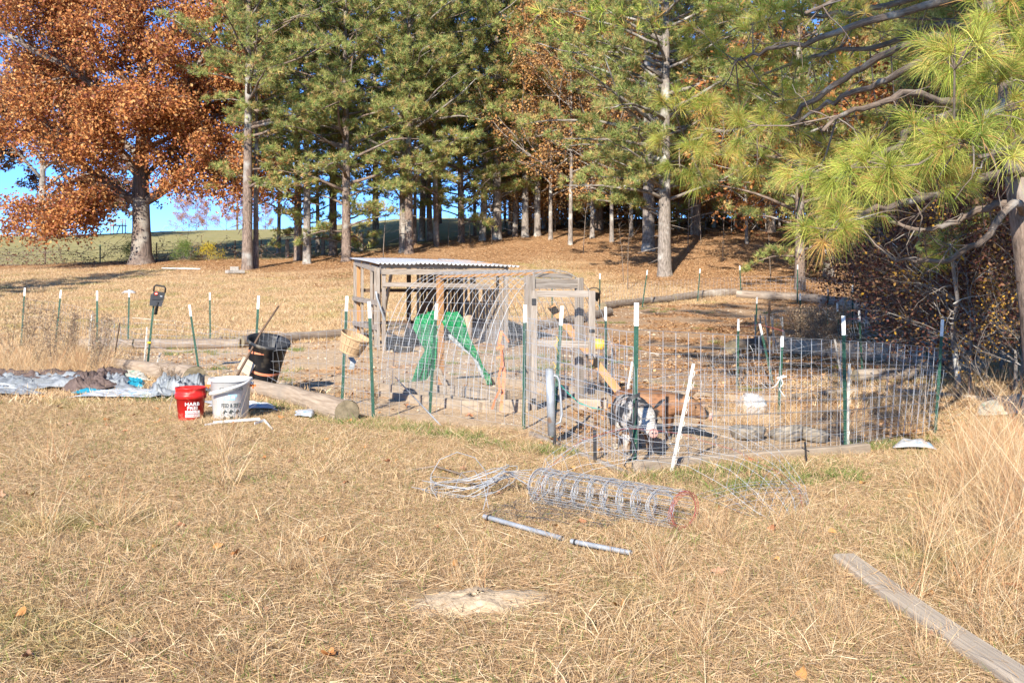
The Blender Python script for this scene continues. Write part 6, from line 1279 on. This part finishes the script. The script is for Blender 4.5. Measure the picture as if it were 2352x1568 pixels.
def red_bucket():
    c = gz(P(438, 655, 11.6)); th = thing('red_bucket', 'red plastic bucket with white lettering standing left of the white tub', 'bucket', c); H = .40; r0, r1 = .137, .172; rf = lambda z: r0+(r1-r0)*z/H*1.02
    mb = MB(); mb.lathe([(0, 0), (r0-.008, 0), (r0, .006), (rf(.27), .27), (rf(.27)+.016, .272), (rf(.27)+.017, .325), (rf(.3)+.005, .33), (rf(.33)+.004, .38), (rf(.33)+.011, .385), (rf(.33)+.011, H), (rf(.3), H), (rf(.3)-.008, .3), (r0-.008, .012), (0, .01)], 48, c); mb.build('body', M['red'], th)
    mb = MB(); n = 14; mb.tube([Vector((c.x-.19*math.cos(t*.0)-.012*math.sin(t*3.1), c.y-.05-.12*t, c.z+.30-.14*math.sin(t*3.1*.5))) for t in np.linspace(0, 1, n)], .0022, 5); mb.build('wire_bail', M['galv'], th)
    A = .55
    for s, sz, z, m in (('HARB', .056, .198, 'print_white'), ('FREI', .056, .150, 'print_white')):
        V, Fs = text_mesh(s, sz, 1.2, .0009); wrap(th, 'lettering', V, Fs, c, rf, A-.12, z, M[m], .002)
    for s, z in (('QUALIT', .112), ('LOWEST', .070)):
        V, Fs = rect(-.085, z-.006, .085, z+.028, 10); wrap(th, 'print_panel', V, Fs, c, rf, A-.08, 0, M['print_white'], .002)
        V, Fs = text_mesh(s, .031, 1.15, .0003); wrap(th, 'lettering', V, Fs, c, rf, A-.08, z, M['red'], .0035)
red_bucket()
mb = MB(); mb.beam(Gd(490, 982)+Vector((0, 0, .05)), Gd(597, 975)+Vector((0, 0, .06)), .012, .045, up=(0, 1, .3)); mb.beam(Gd(470, 985)+Vector((0, 0, .04)), Gd(520, 978)+Vector((0, 0, .05)), .01, .02); mb.beam(Gd(585, 984)+Vector((0, 0, .05)), Gd(607, 978)+Vector((0, 0, .06)), .01, .03); mb.beam(Gd(607, 978)+Vector((0, 0, .06)), Gd(625, 993)+Vector((0, 0, .03)), .01, .03)
one('white_strip', mb, M['white_pl'], 'bent white plastic strips lying at the foot of the white tub', 'plastic strip')
mb = MB(); mb.tube([Gd(908, 905)+Vector((0, 0, .25)), Gd(1012, 983)+Vector((0, 0, .03))], .008, 6); one('rod', mb, M['galv'], 'thin pale rod slanting to the ground before the hoop coop', 'rod')
mb = MB(); mb.tube([Gd(372, 620)+Vector((0, 0, .1)), Gd(460, 622)+Vector((0, 0, .1))], .04, 6); one('white_pipe', mb, M['post_white'], 'long thin white pipe lying on the leaves near the big oak', 'pipe')
# ---- concrete blocks at the slim pine
for i, (u, v, dx, lab) in enumerate([(542, 625, .75, 'grey concrete block leaning at the foot of the slim pine'), (552, 630, .9, 'flat concrete slab lying in front of the slim pine'), (530, 630, .5, 'small broken concrete piece left of the slim pine')]):
    b = Gd(u, v); mb = MB(); mb.box(b+Vector((0, -.3, .14)), dx*.62, .35, .17 if i else .3, .2+i*.3); one('concrete_block', mb, M['concrete'], lab, 'concrete block')
# ---- galvanised pipe in the near grass
def pipe(a, b, r, lab):
    p, q = Gd(*a)+Vector((0, 0, r+.05)), Gd(*b)+Vector((0, 0, r+.04)); th = thing('steel_pipe', lab, 'pipe', gz(p.lerp(q, .5))); mb = MB(); mb.tube([p, q], r, 20, cap=False); mb.tube([q, p], r*.88, 20, cap=False); mb.build('tube', M['galv'], th)
    mb = MB(); c = p.lerp(q, .06); d = (q-p).normalized(); mb.tube([c, c+d*.012], r*1.25, 16); mb.build('black_clamp', M['steel_black'], th)
pipe((1112, 1212), (1292, 1262), .0155, 'galvanised steel pipe with black clamp lying in the near grass'); pipe((1312, 1268), (1450, 1296), .015, 'short open ended galvanised pipe lying in the near grass')
# ---- roll of field fence
def roll():
    L_ = gz(P(1240, 655, 7.25)); R_ = gz(P(1572, 655, 6.35)); th = thing('fence_roll', 'rolled up galvanised field fence lying in the near grass, red wire at one end', 'wire roll', gz(L_.lerp(R_, .5))); ax = (R_-L_); n = ax.normalized(); up = Vector((0, 0, 1)); sd = n.cross(up).normalized(); rad = .135
    mb = MB(); rings = 10
    def sp(t, turns=3, k=0):
        pts = []
        for i in range(turns*20+1):
            a = i/20*2*math.pi+k; r = rad*(1-.06*i/20)*(1+.04*math.sin(a*2+t*9)); c = L_.lerp(R_, t)+up*(rad+.01)+n*(.012*math.sin(a+t*5)+.006*math.sin(i*.7+t*20)); pts.append(c+(sd*math.cos(a)+up*math.sin(a)*.95)*r)
        return pts
    for j in range(rings):
        t = j/(rings-1)
        if j < rings-1: mb.tube(sp(t*.96, 5), .0024, 4, cap=False)
    for lay in range(2):
        for i in range(20):
            a = i/20*2*math.pi+lay*.4+random.uniform(-.06, .06); r = rad*(1-.07*lay); pts = [L_.lerp(R_, t)+up*(rad+.01)+(sd*math.cos(a+.05*math.sin(t*9+i))+up*math.sin(a+.05*math.sin(t*9+i))*.95)*(r+.004*math.sin(t*40+i)) for t in np.linspace(0, .98, 16)]; mb.tube(pts, .0016, 3, cap=False)
    mb.build('wire_coil', M['wire'], th, kind='stuff'); m2 = MB(); m2.tube(sp(1.0, 4), .0016, 4, cap=False); m2.tube(sp(.985, 2, 1), .0015, 4, cap=False); m2.build('red_end_wire', M['wire_red'], th)
roll()
# barbed wire coil and loose loops
def barbed():
    c = gz(P(1085, 655, 7.55)); th = thing('barbed_wire', 'tangled coil of silvery barbed wire in the near grass left of the fence roll', 'wire coil', c); mb = MB()
    for k in range(9):
        pts = []; rx = .30+.05*math.sin(k*2); ry = .16+.02*k % .07; ph = random.uniform(0, 6)
        for i in range(41):
            a = i/40*2*math.pi+ph; pts.append(c+Vector((-.02+rx*math.cos(a)*(1+.05*math.sin(k)), ry*math.sin(a), .02+.012*k+.025*math.sin(2*a+k)+max(0, math.cos(a))*.10)))
        mb.tube(pts, .0028, 4, cap=False)
        for i in range(0, 40, 3): q = pts[i]; e = Vector((random.gauss(0, 1), random.gauss(0, 1), random.gauss(0, 1))).normalized()*.012; mb.tube([q-e, q+e], .0015, 3)
    for k in range(7): p0 = c+Vector((.05, -.05+.03*k, .06)); p1 = P(1218+random.uniform(-6, 6), 1078+k*7, 7.3); mb.tube([p0, p0.lerp(p1, .5)+Vector((0, 0, .06+.01*k)), p1], .0026, 4, cap=False)
    big = [P(1022, 1175, 7.2), P(990, 1120, 7.35), P(990, 1090, 7.4), P(1010, 1055, 7.5), P(1050, 1038, 7.5), P(1090, 1050, 7.4), P(1115, 1080, 7.2), P(1122, 1120, 7.0), P(1110, 1170, 6.9)]
    mb.tube(big, .0026, 5, cap=False); mb.tube([P(945, 1118, 7.5), P(1000, 1128, 7.4), P(1080, 1140, 7.2), P(1130, 1130, 7.1)], .0026, 5, cap=False); mb.tube([P(1040, 1130, 7.4), P(1060, 1085, 7.4), P(1090, 1080, 7.3), P(1110, 1110, 7.1), P(1125, 1180, 7.0)], .0024, 5, cap=False)
    mb.build('wire', M['wire'], th)
    mb = MB(); mb.tube([Gd(930, 1092)+Vector((0, 0, .04)), Gd(1000, 1090)+Vector((0, 0, .07)), Gd(1062, 1105)+Vector((0, 0, .05)), Gd(1090, 1128)+Vector((0, 0, .04))], [.006, .009, .01, .012], 6); one('stick', mb, M['twig'], 'thin brown curved stick lying by the barbed wire coil', 'stick')
barbed()
# unrolled field fence springing up over the corner
def loose():
    A = [(1222, 1135, 7.3), (1248, 1060, 7.5), (1330, 1000, 7.8), (1440, 972, 8.0), (1560, 968, 8.05), (1690, 985, 7.95), (1790, 1035, 7.7), (1850, 1110, 7.4), (1862, 1190, 7.05)]
    B = [(1228, 1160, 7.1), (1262, 1110, 7.05), (1340, 1072, 7.0), (1450, 1062, 6.95), (1580, 1080, 6.9), (1680, 1120, 6.8), (1750, 1165, 6.7), (1800, 1195, 6.6), (1830, 1215, 6.55)]
    th = thing('loose_field_fence', 'unrolled springy field fence arching over the grass in front of the pig pen', 'wire fencing', gz(P(1540, 655, 7.2))); n = 26; m = 7; mb = MB(); red = MB()
    def ev(L, f): x = f*(len(L)-1); i = min(len(L)-2, int(x)); k = x-i; k = k*k*(3-2*k)*.5+k*.5; return P(*L[i]).lerp(P(*L[i+1]), k)
    def pt(f, g): a, b = ev(A, f), ev(B, f); q = a.lerp(b, g); q.z += .035*math.sin(g*9+f*11)+.05*math.sin(f*math.pi)*math.sin(g*math.pi); q.x += .03*math.sin(g*6+f*7); q.z = max(q.z, .015+Z(q.x, q.y)); return q
    for i in range(n+1): mb.tube([pt(i/n, j/m) for j in range(m+1)], .0014, 4, cap=False)
    for j in range(m+1): (red if j == 3 else mb).tube([pt(i/n, j/m) for i in range(n+1)], .0015, 4, cap=False)
    for i in range(0, n+1):
        for j in range(m+1):
            q = pt(i/n, j/m); mb.tube([q-Vector((.007, 0, 0)), q+Vector((.006, 0, 0))], .003, 4)
    mb.build('wire_mesh', M['wire'], th, kind='stuff'); red.build('red_wire', M['wire_red'], th)
    fl_ = [(1600, 1150), (1720, 1200), (1860, 1190), (1830, 1120)]
    a, b, c, d = [Gd(*q) for q in fl_]; m2 = MB()
    for i in range(8): t = i/7; p, q = a.lerp(b, t), d.lerp(c, t); m2.tube([p.lerp(q, s)+Vector((0, 0, .04+.05*math.sin(s*3.1)*math.sin(t*3+1))) for s in np.linspace(0, 1, 9)], .0019, 4, cap=False)
    for i in range(8): s = i/7; m2.tube([a.lerp(b, t).lerp(d.lerp(c, t), s)+Vector((0, 0, .04+.05*math.sin(s*3.1)*math.sin(t*3+1))) for t in np.linspace(0, 1, 9)], .0019, 4, cap=False)
    m2.build('flat_mesh', M['wire'], th, kind='stuff')
loose()
# black netting on the grass
def netting():
    a, b, c, d = Gd(1095, 1200), Gd(1400, 1232), Gd(1440, 1190), Gd(1180, 1165); mb = MB(); n = 34; m = 16
    def q(s, t): p = a.lerp(b, s).lerp(d.lerp(c, s), t); return p+Vector((.02*math.sin(s*30+t*9), .02*math.sin(t*25+s*12), .045+.03*mnoise.noise(Vector((p.x*6, p.y*6, 2)))))
    for i in range(n+1):
        mb.tube([q(i/n, (j+(.5 if i % 2 else 0)*0)/m) for j in range(m+1)], .0011, 3, cap=False, smooth=False)
    for j in range(m+1): mb.tube([q(i/n, (j+.4*(i % 2))/m) for i in range(n+1)], .0011, 3, cap=False, smooth=False)
    one('black_netting', mb, M['net'], 'patch of black netting spread on the grass below the fence roll', 'netting')
netting()
# dark strap and hook on the corner post, white rag on the inner post
mb = MB(); ribbon(mb, [P(1470, 905, 8.42), P(1455, 912, 8.4), P(1440, 918, 8.42), P(1436, 935, 8.45)], .035, (0, .2, 1)); ribbon(mb, [P(1462, 915, 8.44), P(1458, 960, 8.44), P(1448, 1000, 8.44), P(1460, 1035, 8.44), P(1445, 1060, 8.44)], .022)
mb.tube([P(1448, 1050, 8.4), P(1440, 1058, 8.4), P(1434, 1068, 8.4), P(1440, 1076, 8.4), P(1447, 1072, 8.4)], .006, 6); one('black_strap', mb, M['steel_black'], 'black ratchet strap with hook wound round the corner post', 'strap')
mb = MB(); ribbon(mb, [P(1800, 860, 11.6), P(1790, 872, 11.55), P(1782, 885, 11.6), P(1770, 892, 11.6)], .012); ribbon(mb, [P(1793, 862, 11.6), P(1798, 880, 11.55), P(1790, 893, 11.55), P(1802, 910, 11.6)], .012, (1, .3, .2)); ribbon(mb, [P(1784, 868, 11.56), P(1806, 864, 11.56)], .02, (0, 0, 1)); one('white_rag', mb, M['white_pl'], 'white twine knotted on the short inner post beside the feed bag', 'twine')
mb = MB(); mb.beam(P(1849, 1015, 9.1), P(1852, 1058, 8.85), .018, .012); mb.beam(P(1842, 1028, 9.0), P(1858, 1036, 9.0), .02, .01); one('black_tape', mb, M['steel_black'], 'shred of black tape hanging on the front fence above the timber', 'tape')

# ---- pigs
def pig(name, label, loc, rz, colf, s=1.0, headturn=(0, 0)):
    th = thing(name, label, 'pig', loc, None, rz)
    nodes = {}; V = []; E = []; Rr = []
    def nd(k, p, r, par=None, r2=None): nodes[k] = len(V); V.append(Vector(p)*s); Rr.append((r*s, (r2 or r)*s)); (E.append((nodes[par], nodes[k])) if par else None)
    hy, hz = headturn
    nd('hip', (-.16, 0, .345), .165); nd('rump', (-.31, 0, .335), .15, 'hip'); nd('tail', (-.39, 0, .33), .09, 'rump')
    nd('mid', (.02, 0, .335), .172, 'hip'); nd('sh', (.18, 0, .35), .16, 'mid'); nd('neck', (.29, hy*.3, .355+hz*.3), .135, 'sh'); nd('head', (.385, hy*.7, .345+hz*.7), .112, 'neck'); nd('cheek', (.455, hy, .31+hz), .082, 'head'); nd('muz', (.52, hy*1.15, .285+hz*1.15), .053, 'cheek'); nd('snout', (.575, hy*1.3, .275+hz*1.3), .045, 'muz')
    for y, t in ((-1, 'r'), (1, 'l')):
        nd('fs'+t, (.17, y*.085, .25), .078, 'sh'); nd('fk'+t, (.185, y*.095, .155), .042, 'fs'+t); nd('fa'+t, (.175, y*.098, .07), .030, 'fk'+t); nd('ff'+t, (.195, y*.10, .02), .032, 'fa'+t)
        nd('hs'+t, (-.27, y*.085, .26), .098, 'rump'); nd('hk'+t, (-.22, y*.10, .19), .062, 'hs'+t); nd('hh'+t, (-.30, y*.102, .115), .036, 'hk'+t); nd('ha'+t, (-.285, y*.102, .06), .028, 'hh'+t); nd('hf'+t, (-.265, y*.104, .02), .031, 'ha'+t)
    me = bpy.data.meshes.new('skeleton'); me.from_pydata(V, E, []); o = bpy.data.objects.new('tmp', me); COL.objects.link(o); sk = o.modifiers.new('skin', 'SKIN'); sk.use_smooth_shade = True; sk.branch_smoothing = .6
    for i, r in enumerate(Rr): me.skin_vertices[0].data[i].radius = r
    me.skin_vertices[0].data[0].use_root = True
    sb = o.modifiers.new('sub', 'SUBSURF'); sb.levels = 3; sb.render_levels = 3
    dg = bpy.context.evaluated_depsgraph_get(); dg.update(); bm_ = bpy.data.meshes.new_from_object(o.evaluated_get(dg)); COL.objects.unlink(o); bpy.data.objects.remove(o)
    co_ = np.zeros(len(bm_.vertices)*3, np.float32); bm_.vertices.foreach_get('co', co_); co_ = co_.reshape(-1, 3)
    c = np.ones((len(co_), 4), np.float32); c[:, :3] = [tuple(.52*q for q in colf(Vector(p)/s)) for p in co_]; a = bm_.attributes.new('col', 'FLOAT_COLOR', 'POINT'); a.data.foreach_set('color', c.ravel()); bm_.materials.clear(); bm_.materials.append(M['pig']); bm_.polygons.foreach_set('use_smooth', [True]*len(bm_.polygons)); bm_.name = 'pig_body'
    link('body', bm_, th)
    hd = Vector((.385, hy*.7, .345+hz*.7))
    for y in (-1, 1):      # ears: cupped leaf shapes
        vs = []; n = 9; m = 6
        for i in range(n+1):
            t = i/n; w = .058*math.sin(math.pi*min(1, (t*.82+.16)))**.8
            for j in range(m+1): q = (j/m-.5)*2; vs.append((hd+Vector((-.02+.055*t+.02*abs(q), y*(.078+.055*t)+q*w*.55*0, .085+.10*t-.03*t*t)) + Vector((q*w*.75, y*abs(q)*.018-y*.01, q*q*.012-.0)))*s)
        fs = [[i*(m+1)+j, i*(m+1)+j+1, (i+1)*(m+1)+j+1, (i+1)*(m+1)+j] for i in range(n) for j in range(m)]
        mb = MB(); mb.add(vs, fs, None, True); me_ = mb.mesh('ear', M['pig']); cc = np.ones((len(vs), 4), np.float32); cc[:, :3] = [.52*q for q in colf(Vector((.37, y*.16, .47)))]; at = me_.attributes.new('col', 'FLOAT_COLOR', 'POINT'); at.data.foreach_set('color', cc.ravel()); o = link('ear', me_, th); sm = o.modifiers.new('thick', 'SOLIDIFY'); sm.thickness = .007
        mb = MB(); mb.lathe([(0, -.012), (.009, -.008), (.012, 0), (.009, .008), (0, .012)], 10, Vector((.455, hy+y*.068, .352+hz))*s); link('eye', mb.mesh('eye', M['eye']), th)
    sn = Vector((.60, hy*1.36, .272+hz*1.36)); q = Vector((1, 0, -.1)).to_track_quat('Z', 'X').to_matrix(); mb = MB(); mb.lathe([(0, .008), (.033, .007), (.043, 0), (.041, -.02)], 20, sn*s, q); o = link('snout_disc', mb.mesh('snout_disc', M['pink']), th)
    for y in (-1, 1): mb = MB(); mb.lathe([(0, .003), (.009, .0)], 10, (sn+Vector((.0095, y*.015, .004)))*s, q); mb2_ = link('nostril', mb.mesh('nostril', M['eye']), th)
    mb = MB(); mb.tube([Vector(p)*s for p in [(-.44, 0, .37), (-.475, .01, .36), (-.49, .03, .33), (-.475, .035, .29), (-.49, .02, .25), (-.495, .025, .20)]], [.013*s, .011*s, .009*s, .008*s, .007*s, .005*s], 6); link('tail', mb.mesh('tail', M['eye'] if 'black' in label else M['dark_wood']), th)
    for (x, y) in ((.2, .1), (.2, -.1), (-.26, .104), (-.26, -.104)):
        for k in (-1, 1): mb = MB(); mb.lathe([(0, 0), (.018, 0), (.014, .035), (0, .04)], 8, Vector((x+.012, y+k*.014, .0))*s); link('hoof', mb.mesh('hoof', M['rubber_dusty']), th)
    return th
def cb(p):
    n = mnoise.noise(p*5.5+Vector((3, 1, 2)))+.5*mnoise.noise(p*14)
    base_ = Vector((.42, .17, .065)).lerp(Vector((.52, .26, .12)), max(0, min(1, .5+n)))
    if p.z > .43: base_ = base_*.75
    if p.x > .36: base_ = base_.lerp(Vector((.52, .32, .17)), .5)
    if mnoise.noise(p*Vector((9)) if False else Vector((p.x*8, p.y*3, p.z*4+5))) > .34: base_ = Vector((.06, .05, .05))
    if p.z < .12: base_ = base_.lerp(Vector((.5, .36, .23)), .6)
    return tuple(base_)
def cf(p):
    n = mnoise.noise(p*6+Vector((9, 4, 1)))+.4*mnoise.noise(p*17)
    blk = Vector((.07, .07, .075)); wht = Vector((.98, .88, .75)); rst = Vector((.34, .17, .08))
    if p.x > .33:
        w = 1 if abs(p.y)+.06*n < .062 or p.z < .26+.05*n else 0
        if p.x > .5: w = 1
        if p.z > .425: w = 0
        c_ = wht if w else blk
    elif p.z < .20: c_ = rst if n > -.25 else wht
    else: c_ = blk if n > -.30 else (wht if n > -.55 else rst)
    if p.z < .09: c_ = c_.lerp(Vector((.6, .46, .32)), .7)
    return tuple(c_)
q0 = Vector((1.16, 9.52, 0)); q0.z = Z(q0.x, q0.y)-.005
pig('pig', 'black and white pig with dusty brown legs facing the camera at the corner post', q0, math.radians(-84), cf, 1.12, (0.02, -.02))
q0 = Vector((1.46, 10.55, 0)); q0.z = Z(q0.x, q0.y)-.005
pig('pig', 'rusty brown pig with dark spots standing side on, snout to the right', q0, math.radians(-17), cb, 1.08, (-.02, -.03))

# ---- far field: board fence, viewing stand, vine fence, utility pole
def far():
    th = thing('board_fence', 'dark three rail board fence on the ridge of the field', 'fence', base(40, 0, 138)); pts = [base(u, 0, 138) for u in (-60, -25, 10, 45, 80, 115, 150, 172)]
    for p in pts: mb = MB(); mb.beam(p-Vector((0, 0, .3)), p+Vector((0, 0, 1.25)), .16, .12); mb.build('post', M['dark_wood'], th)
    for z in (.35, .75, 1.15):
        for a, b in zip(pts, pts[1:]): mb = MB(); mb.beam(a+Vector((0, 0, z)), b+Vector((0, 0, z)), .05, .15); mb.build('rail', M['dark_wood'], th)
    c = base(271, 0, 136); th = thing('wooden_stand', 'small open wooden platform on legs on the field ridge', 'platform', c)
    for dx in (-.8, .8):
        for dy in (-.5, .5): mb = MB(); mb.beam(c+Vector((dx, dy, -.3)), c+Vector((dx, dy, 2.1)), .12, .12); mb.build('leg', M['grey_wood'], th)
    mb = MB(); mb.beam(c+Vector((-1.0, 0, 1.25)), c+Vector((1.0, 0, 1.25)), 1.3, .1); mb.build('deck', M['grey_wood'], th)
    for z in (1.7, 2.0): mb = MB(); mb.beam(c+Vector((-1.0, -.55, z)), c+Vector((1.0, -.55, z)), .06, .12); mb.build('rail', M['grey_wood'], th)
    mb = MB(); mb.beam(c+Vector((0, -.6, 0)), c+Vector((.5, -.5, 1.3)), .4, .08); mb.build('steps', M['grey_wood'], th)
    c = base(545, 0, 158); mb = MB(); mb.tube([c, c+Vector((0, 0, 8))], .18, 8); mb.beam(c+Vector((-.9, 0, 7.4)), c+Vector((.9, 0, 7.4)), .12, .14); one('utility_pole', mb, M['grey_wood'], 'distant utility pole standing on the field ridge', 'utility pole')
    th = thing('field_wire_fence', 'old wire fence tangled with dead vines at the edge of the field', 'fence', base(130, 0, 66))
    us = [-40, 104, 230, 360, 430, 478, 540, 600, 660, 742, 830]; P_ = [base(u, 0, 66.5) for u in us]
    for i, p in enumerate(P_): mb = MB(); mb.beam(p-Vector((0, 0, .2)), p+Vector((0, 0, 1.25)), (.07 if i < 8 else .22), (.07 if i < 8 else .2)); mb.build('post', M['post_green' if i in (2, 4) else ('dark_wood' if i < 8 else 'grey_wood')], th)
    wire_sheet([p+Vector((0, 0, 1.15)) for p in P_], [p+Vector((0, 0, .05)) for p in P_], .9, 5, .006, m='wire_dark', parent=th)
    with Seed(9):
        mb = MB(); C = []
        for i in range(330):
            u = random.uniform(-40, 480) if i < 230 else random.uniform(380, 840); p = base(u, 0, 66.3+random.gauss(0, .2))+Vector((0, 0, random.uniform(0, 1.0))); pts = limb(p, (random.gauss(0, 1), random.gauss(0, .2), random.gauss(.1, .45)), random.uniform(.8, 2.6), 6, .3, .4); mb.tube(pts, .011, 3, cap=False, smooth=False)
            for _ in range(6 if u < 220 else 3): q = random.choice(pts); C.append((q.x+random.gauss(0, .1), q.y, q.z+random.gauss(0, .1)))
        mb.build('dead_vines', M['twig'], th, kind='stuff'); v, f, c = leaves(np.array(C), (.08, .18), DARKLEAF+[(.2, .16, .08)], flat=0); o = link('vine_leaves', mesh_np('vine_leaves', v, f, c, [M['leaf']])); put(o, th); o['kind'] = 'stuff'
    gsh = make_hardwood(50, 2.4, .03, [(.16, .24, .06), (.22, .28, .08)], 'bark_grey', 10, (.08, .14), 1.6, .02, 4, dens=.8)
    for u, lab in ((302, 'small green shrub at the left foot of the huge oak'), (420, 'green shrub beside the old field fence, right of the huge oak')): place_tree('shrub', lab, 'shrub', base(u, 0, 64.5), gsh, u, .5)
    ysh = make_hardwood(51, 2.2, .03, [(.75, .55, .03), (.6, .5, .05)], 'bark_grey', 8, (.08, .13), 1.6, .02, 4, dens=.6); place_tree('shrub', 'little yellow leaved shrub at the old field fence', 'shrub', base(478, 0, 64.8), ysh, 1, .5)
far()
# ---- weeds: feathery dead dog fennel at left, brown brush in the yard, bare saplings
def weed_mesh(seed, H, n, pal=None):
    with Seed(seed):
        mb = MB(); C = []
        for i in range(n):
            st = limb((random.gauss(0, .05), random.gauss(0, .05), 0), (random.gauss(0, .16), random.gauss(0, .16), 1), H*random.uniform(.75, 1.05), 7, 0, .06); mb.tube(st, [.006*(1-.8*k/7) for k in range(8)], 4, cap=False)
            for k in range(2, 8):
                for b in range(8):
                    q = st[k-1].lerp(st[k], random.random()); a = random.uniform(0, 6.28); tw = limb(q, (math.cos(a), math.sin(a), .6), random.uniform(.08, .30)*(1.15-.09*k), 3, 0, .25); mb.tube(tw, [.0022, .0018, .0014, .001], 3, cap=False, smooth=False)
                    for _ in range(6): e = tw[random.randrange(1, 4)]; C.append((e.x+random.gauss(0, .012), e.y+random.gauss(0, .012), e.z+random.gauss(0, .012)))
        v, f, c = leaves(np.array(C), (.012, .03), pal or [(.42, .3, .18), (.3, .2, .12), (.5, .38, .24), (.24, .15, .1)], flat=0)
        return mb.mesh('weed_stems', M['twig']), mesh_np('weed_heads', v, f, c, [M['litter']])
w1 = weed_mesh(61, 1.35, 4); w2 = weed_mesh(62, 1.15, 3); w3 = weed_mesh(63, .9, 5)
def place_weed(u, Y, m_, s_, rz, lab, grp=None, nm='dead_weed'):
    t = thing(nm, lab, 'weed', base(u, 0, Y), grp, rz); t.scale = (s_,)*3; link('stems', m_[0], t); link('seed_heads', m_[1], t)
GW_ = 'feathery dead weeds at the left'
for i, (u, Y) in enumerate([(-10, 18), (20, 20), (60, 21.5), (95, 19), (118, 18.3), (150, 18.8), (180, 19.6), (245, 18.6)]): place_weed(u, Y, (w1, w2)[i % 2], .95+.1*(i % 3), i*1.1, ORD[i]+' from left of the feathery brown weeds in the left tall grass', GW_)
place_weed(215, 17.2, w1, .95, 2.0, 'dark feathery weed with a bushy head in front of the left tarp log')
GY = 'brown brush standing in the shaded yard'
for i, (u, Y) in enumerate([(1835, 26), (1850, 24), (1862, 27), (1876, 23), (1890, 24.5), (1905, 22), (1925, 25)]): place_weed(u, Y, w3, 1.3, i*1.4, ORD[i]+' from left of the reddish brown brush among the shaded yard posts', GY)
GZ = 'dry weeds along the fences of the pig pen'
for i, (u, Y) in enumerate([(375, 15.6), (400, 15.2), (420, 15.9), (860, 12.9), (1460, 24), (2010, 13), (2100, 12.2), (1650, 13), (2200, 15)]): place_weed(u, Y, w3, .42, i*1.9, 'small dry weed at the foot of a fence or log', GZ)
GB2 = 'thin bare saplings on the leaf slope'
with Seed(17):
    mb = MB(); st = limb((0, 0, 0), (.05, 0, 1), 5, 8, 0, .05); mb.tube(st, [.035*(1-.85*k/8) for k in range(9)], 5)
    for k in range(3, 9):
        for b in range(3): mb.tube(limb(st[k-1].lerp(st[k], random.random()), (random.gauss(0, 1), random.gauss(0, 1), .8), random.uniform(.5, 1.3), 5, 0, .2), [.012, .01, .008, .006, .004, .003], 3, cap=False)
    sap = mb.mesh('bare_sapling', M['twig'])
for i, (u, Y) in enumerate([(1432, 50), (1442, 47), (1340, 62), (1580, 60), (1610, 64), (1770, 50), (1660, 56), (880, 60), (1030, 66), (1080, 68), (1130, 67), (2150, 26), (2175, 24)]):
    o = link('bare_sapling', sap); o.location = base(u, 0, Y); o.rotation_euler.z = i*1.3; s_ = .6+.12*(i % 4); o.scale = (s_,)*3; tag(o, 'thin bare sapling without leaves on the slope under the trees', 'sapling', GB2)
# crooked pale limb beside the thicket
with Seed(23):
    mb = MB(); mb.tube([gz(P(2205, 655, 15.5)), P(2188, 760, 15.5), P(2200, 690, 15.4), P(2190, 620, 15.2), P(2182, 560, 15)], [.05, .04, .035, .03, .02], 8)
    for k in range(16): mb.tube(limb(P(2190+random.uniform(-8, 8), random.uniform(560, 760), 15.3), (random.gauss(-.3, 1), random.gauss(0, .5), random.gauss(.1, .4)), random.uniform(.4, 1.3), 6, .1, .3), [.012, .01, .008, .006, .004, .003, .002], 4, cap=False)
    one('bare_tree', mb, M['bark_grey'], 'crooked bare little tree with twiggy top in front of the right thicket', 'tree')
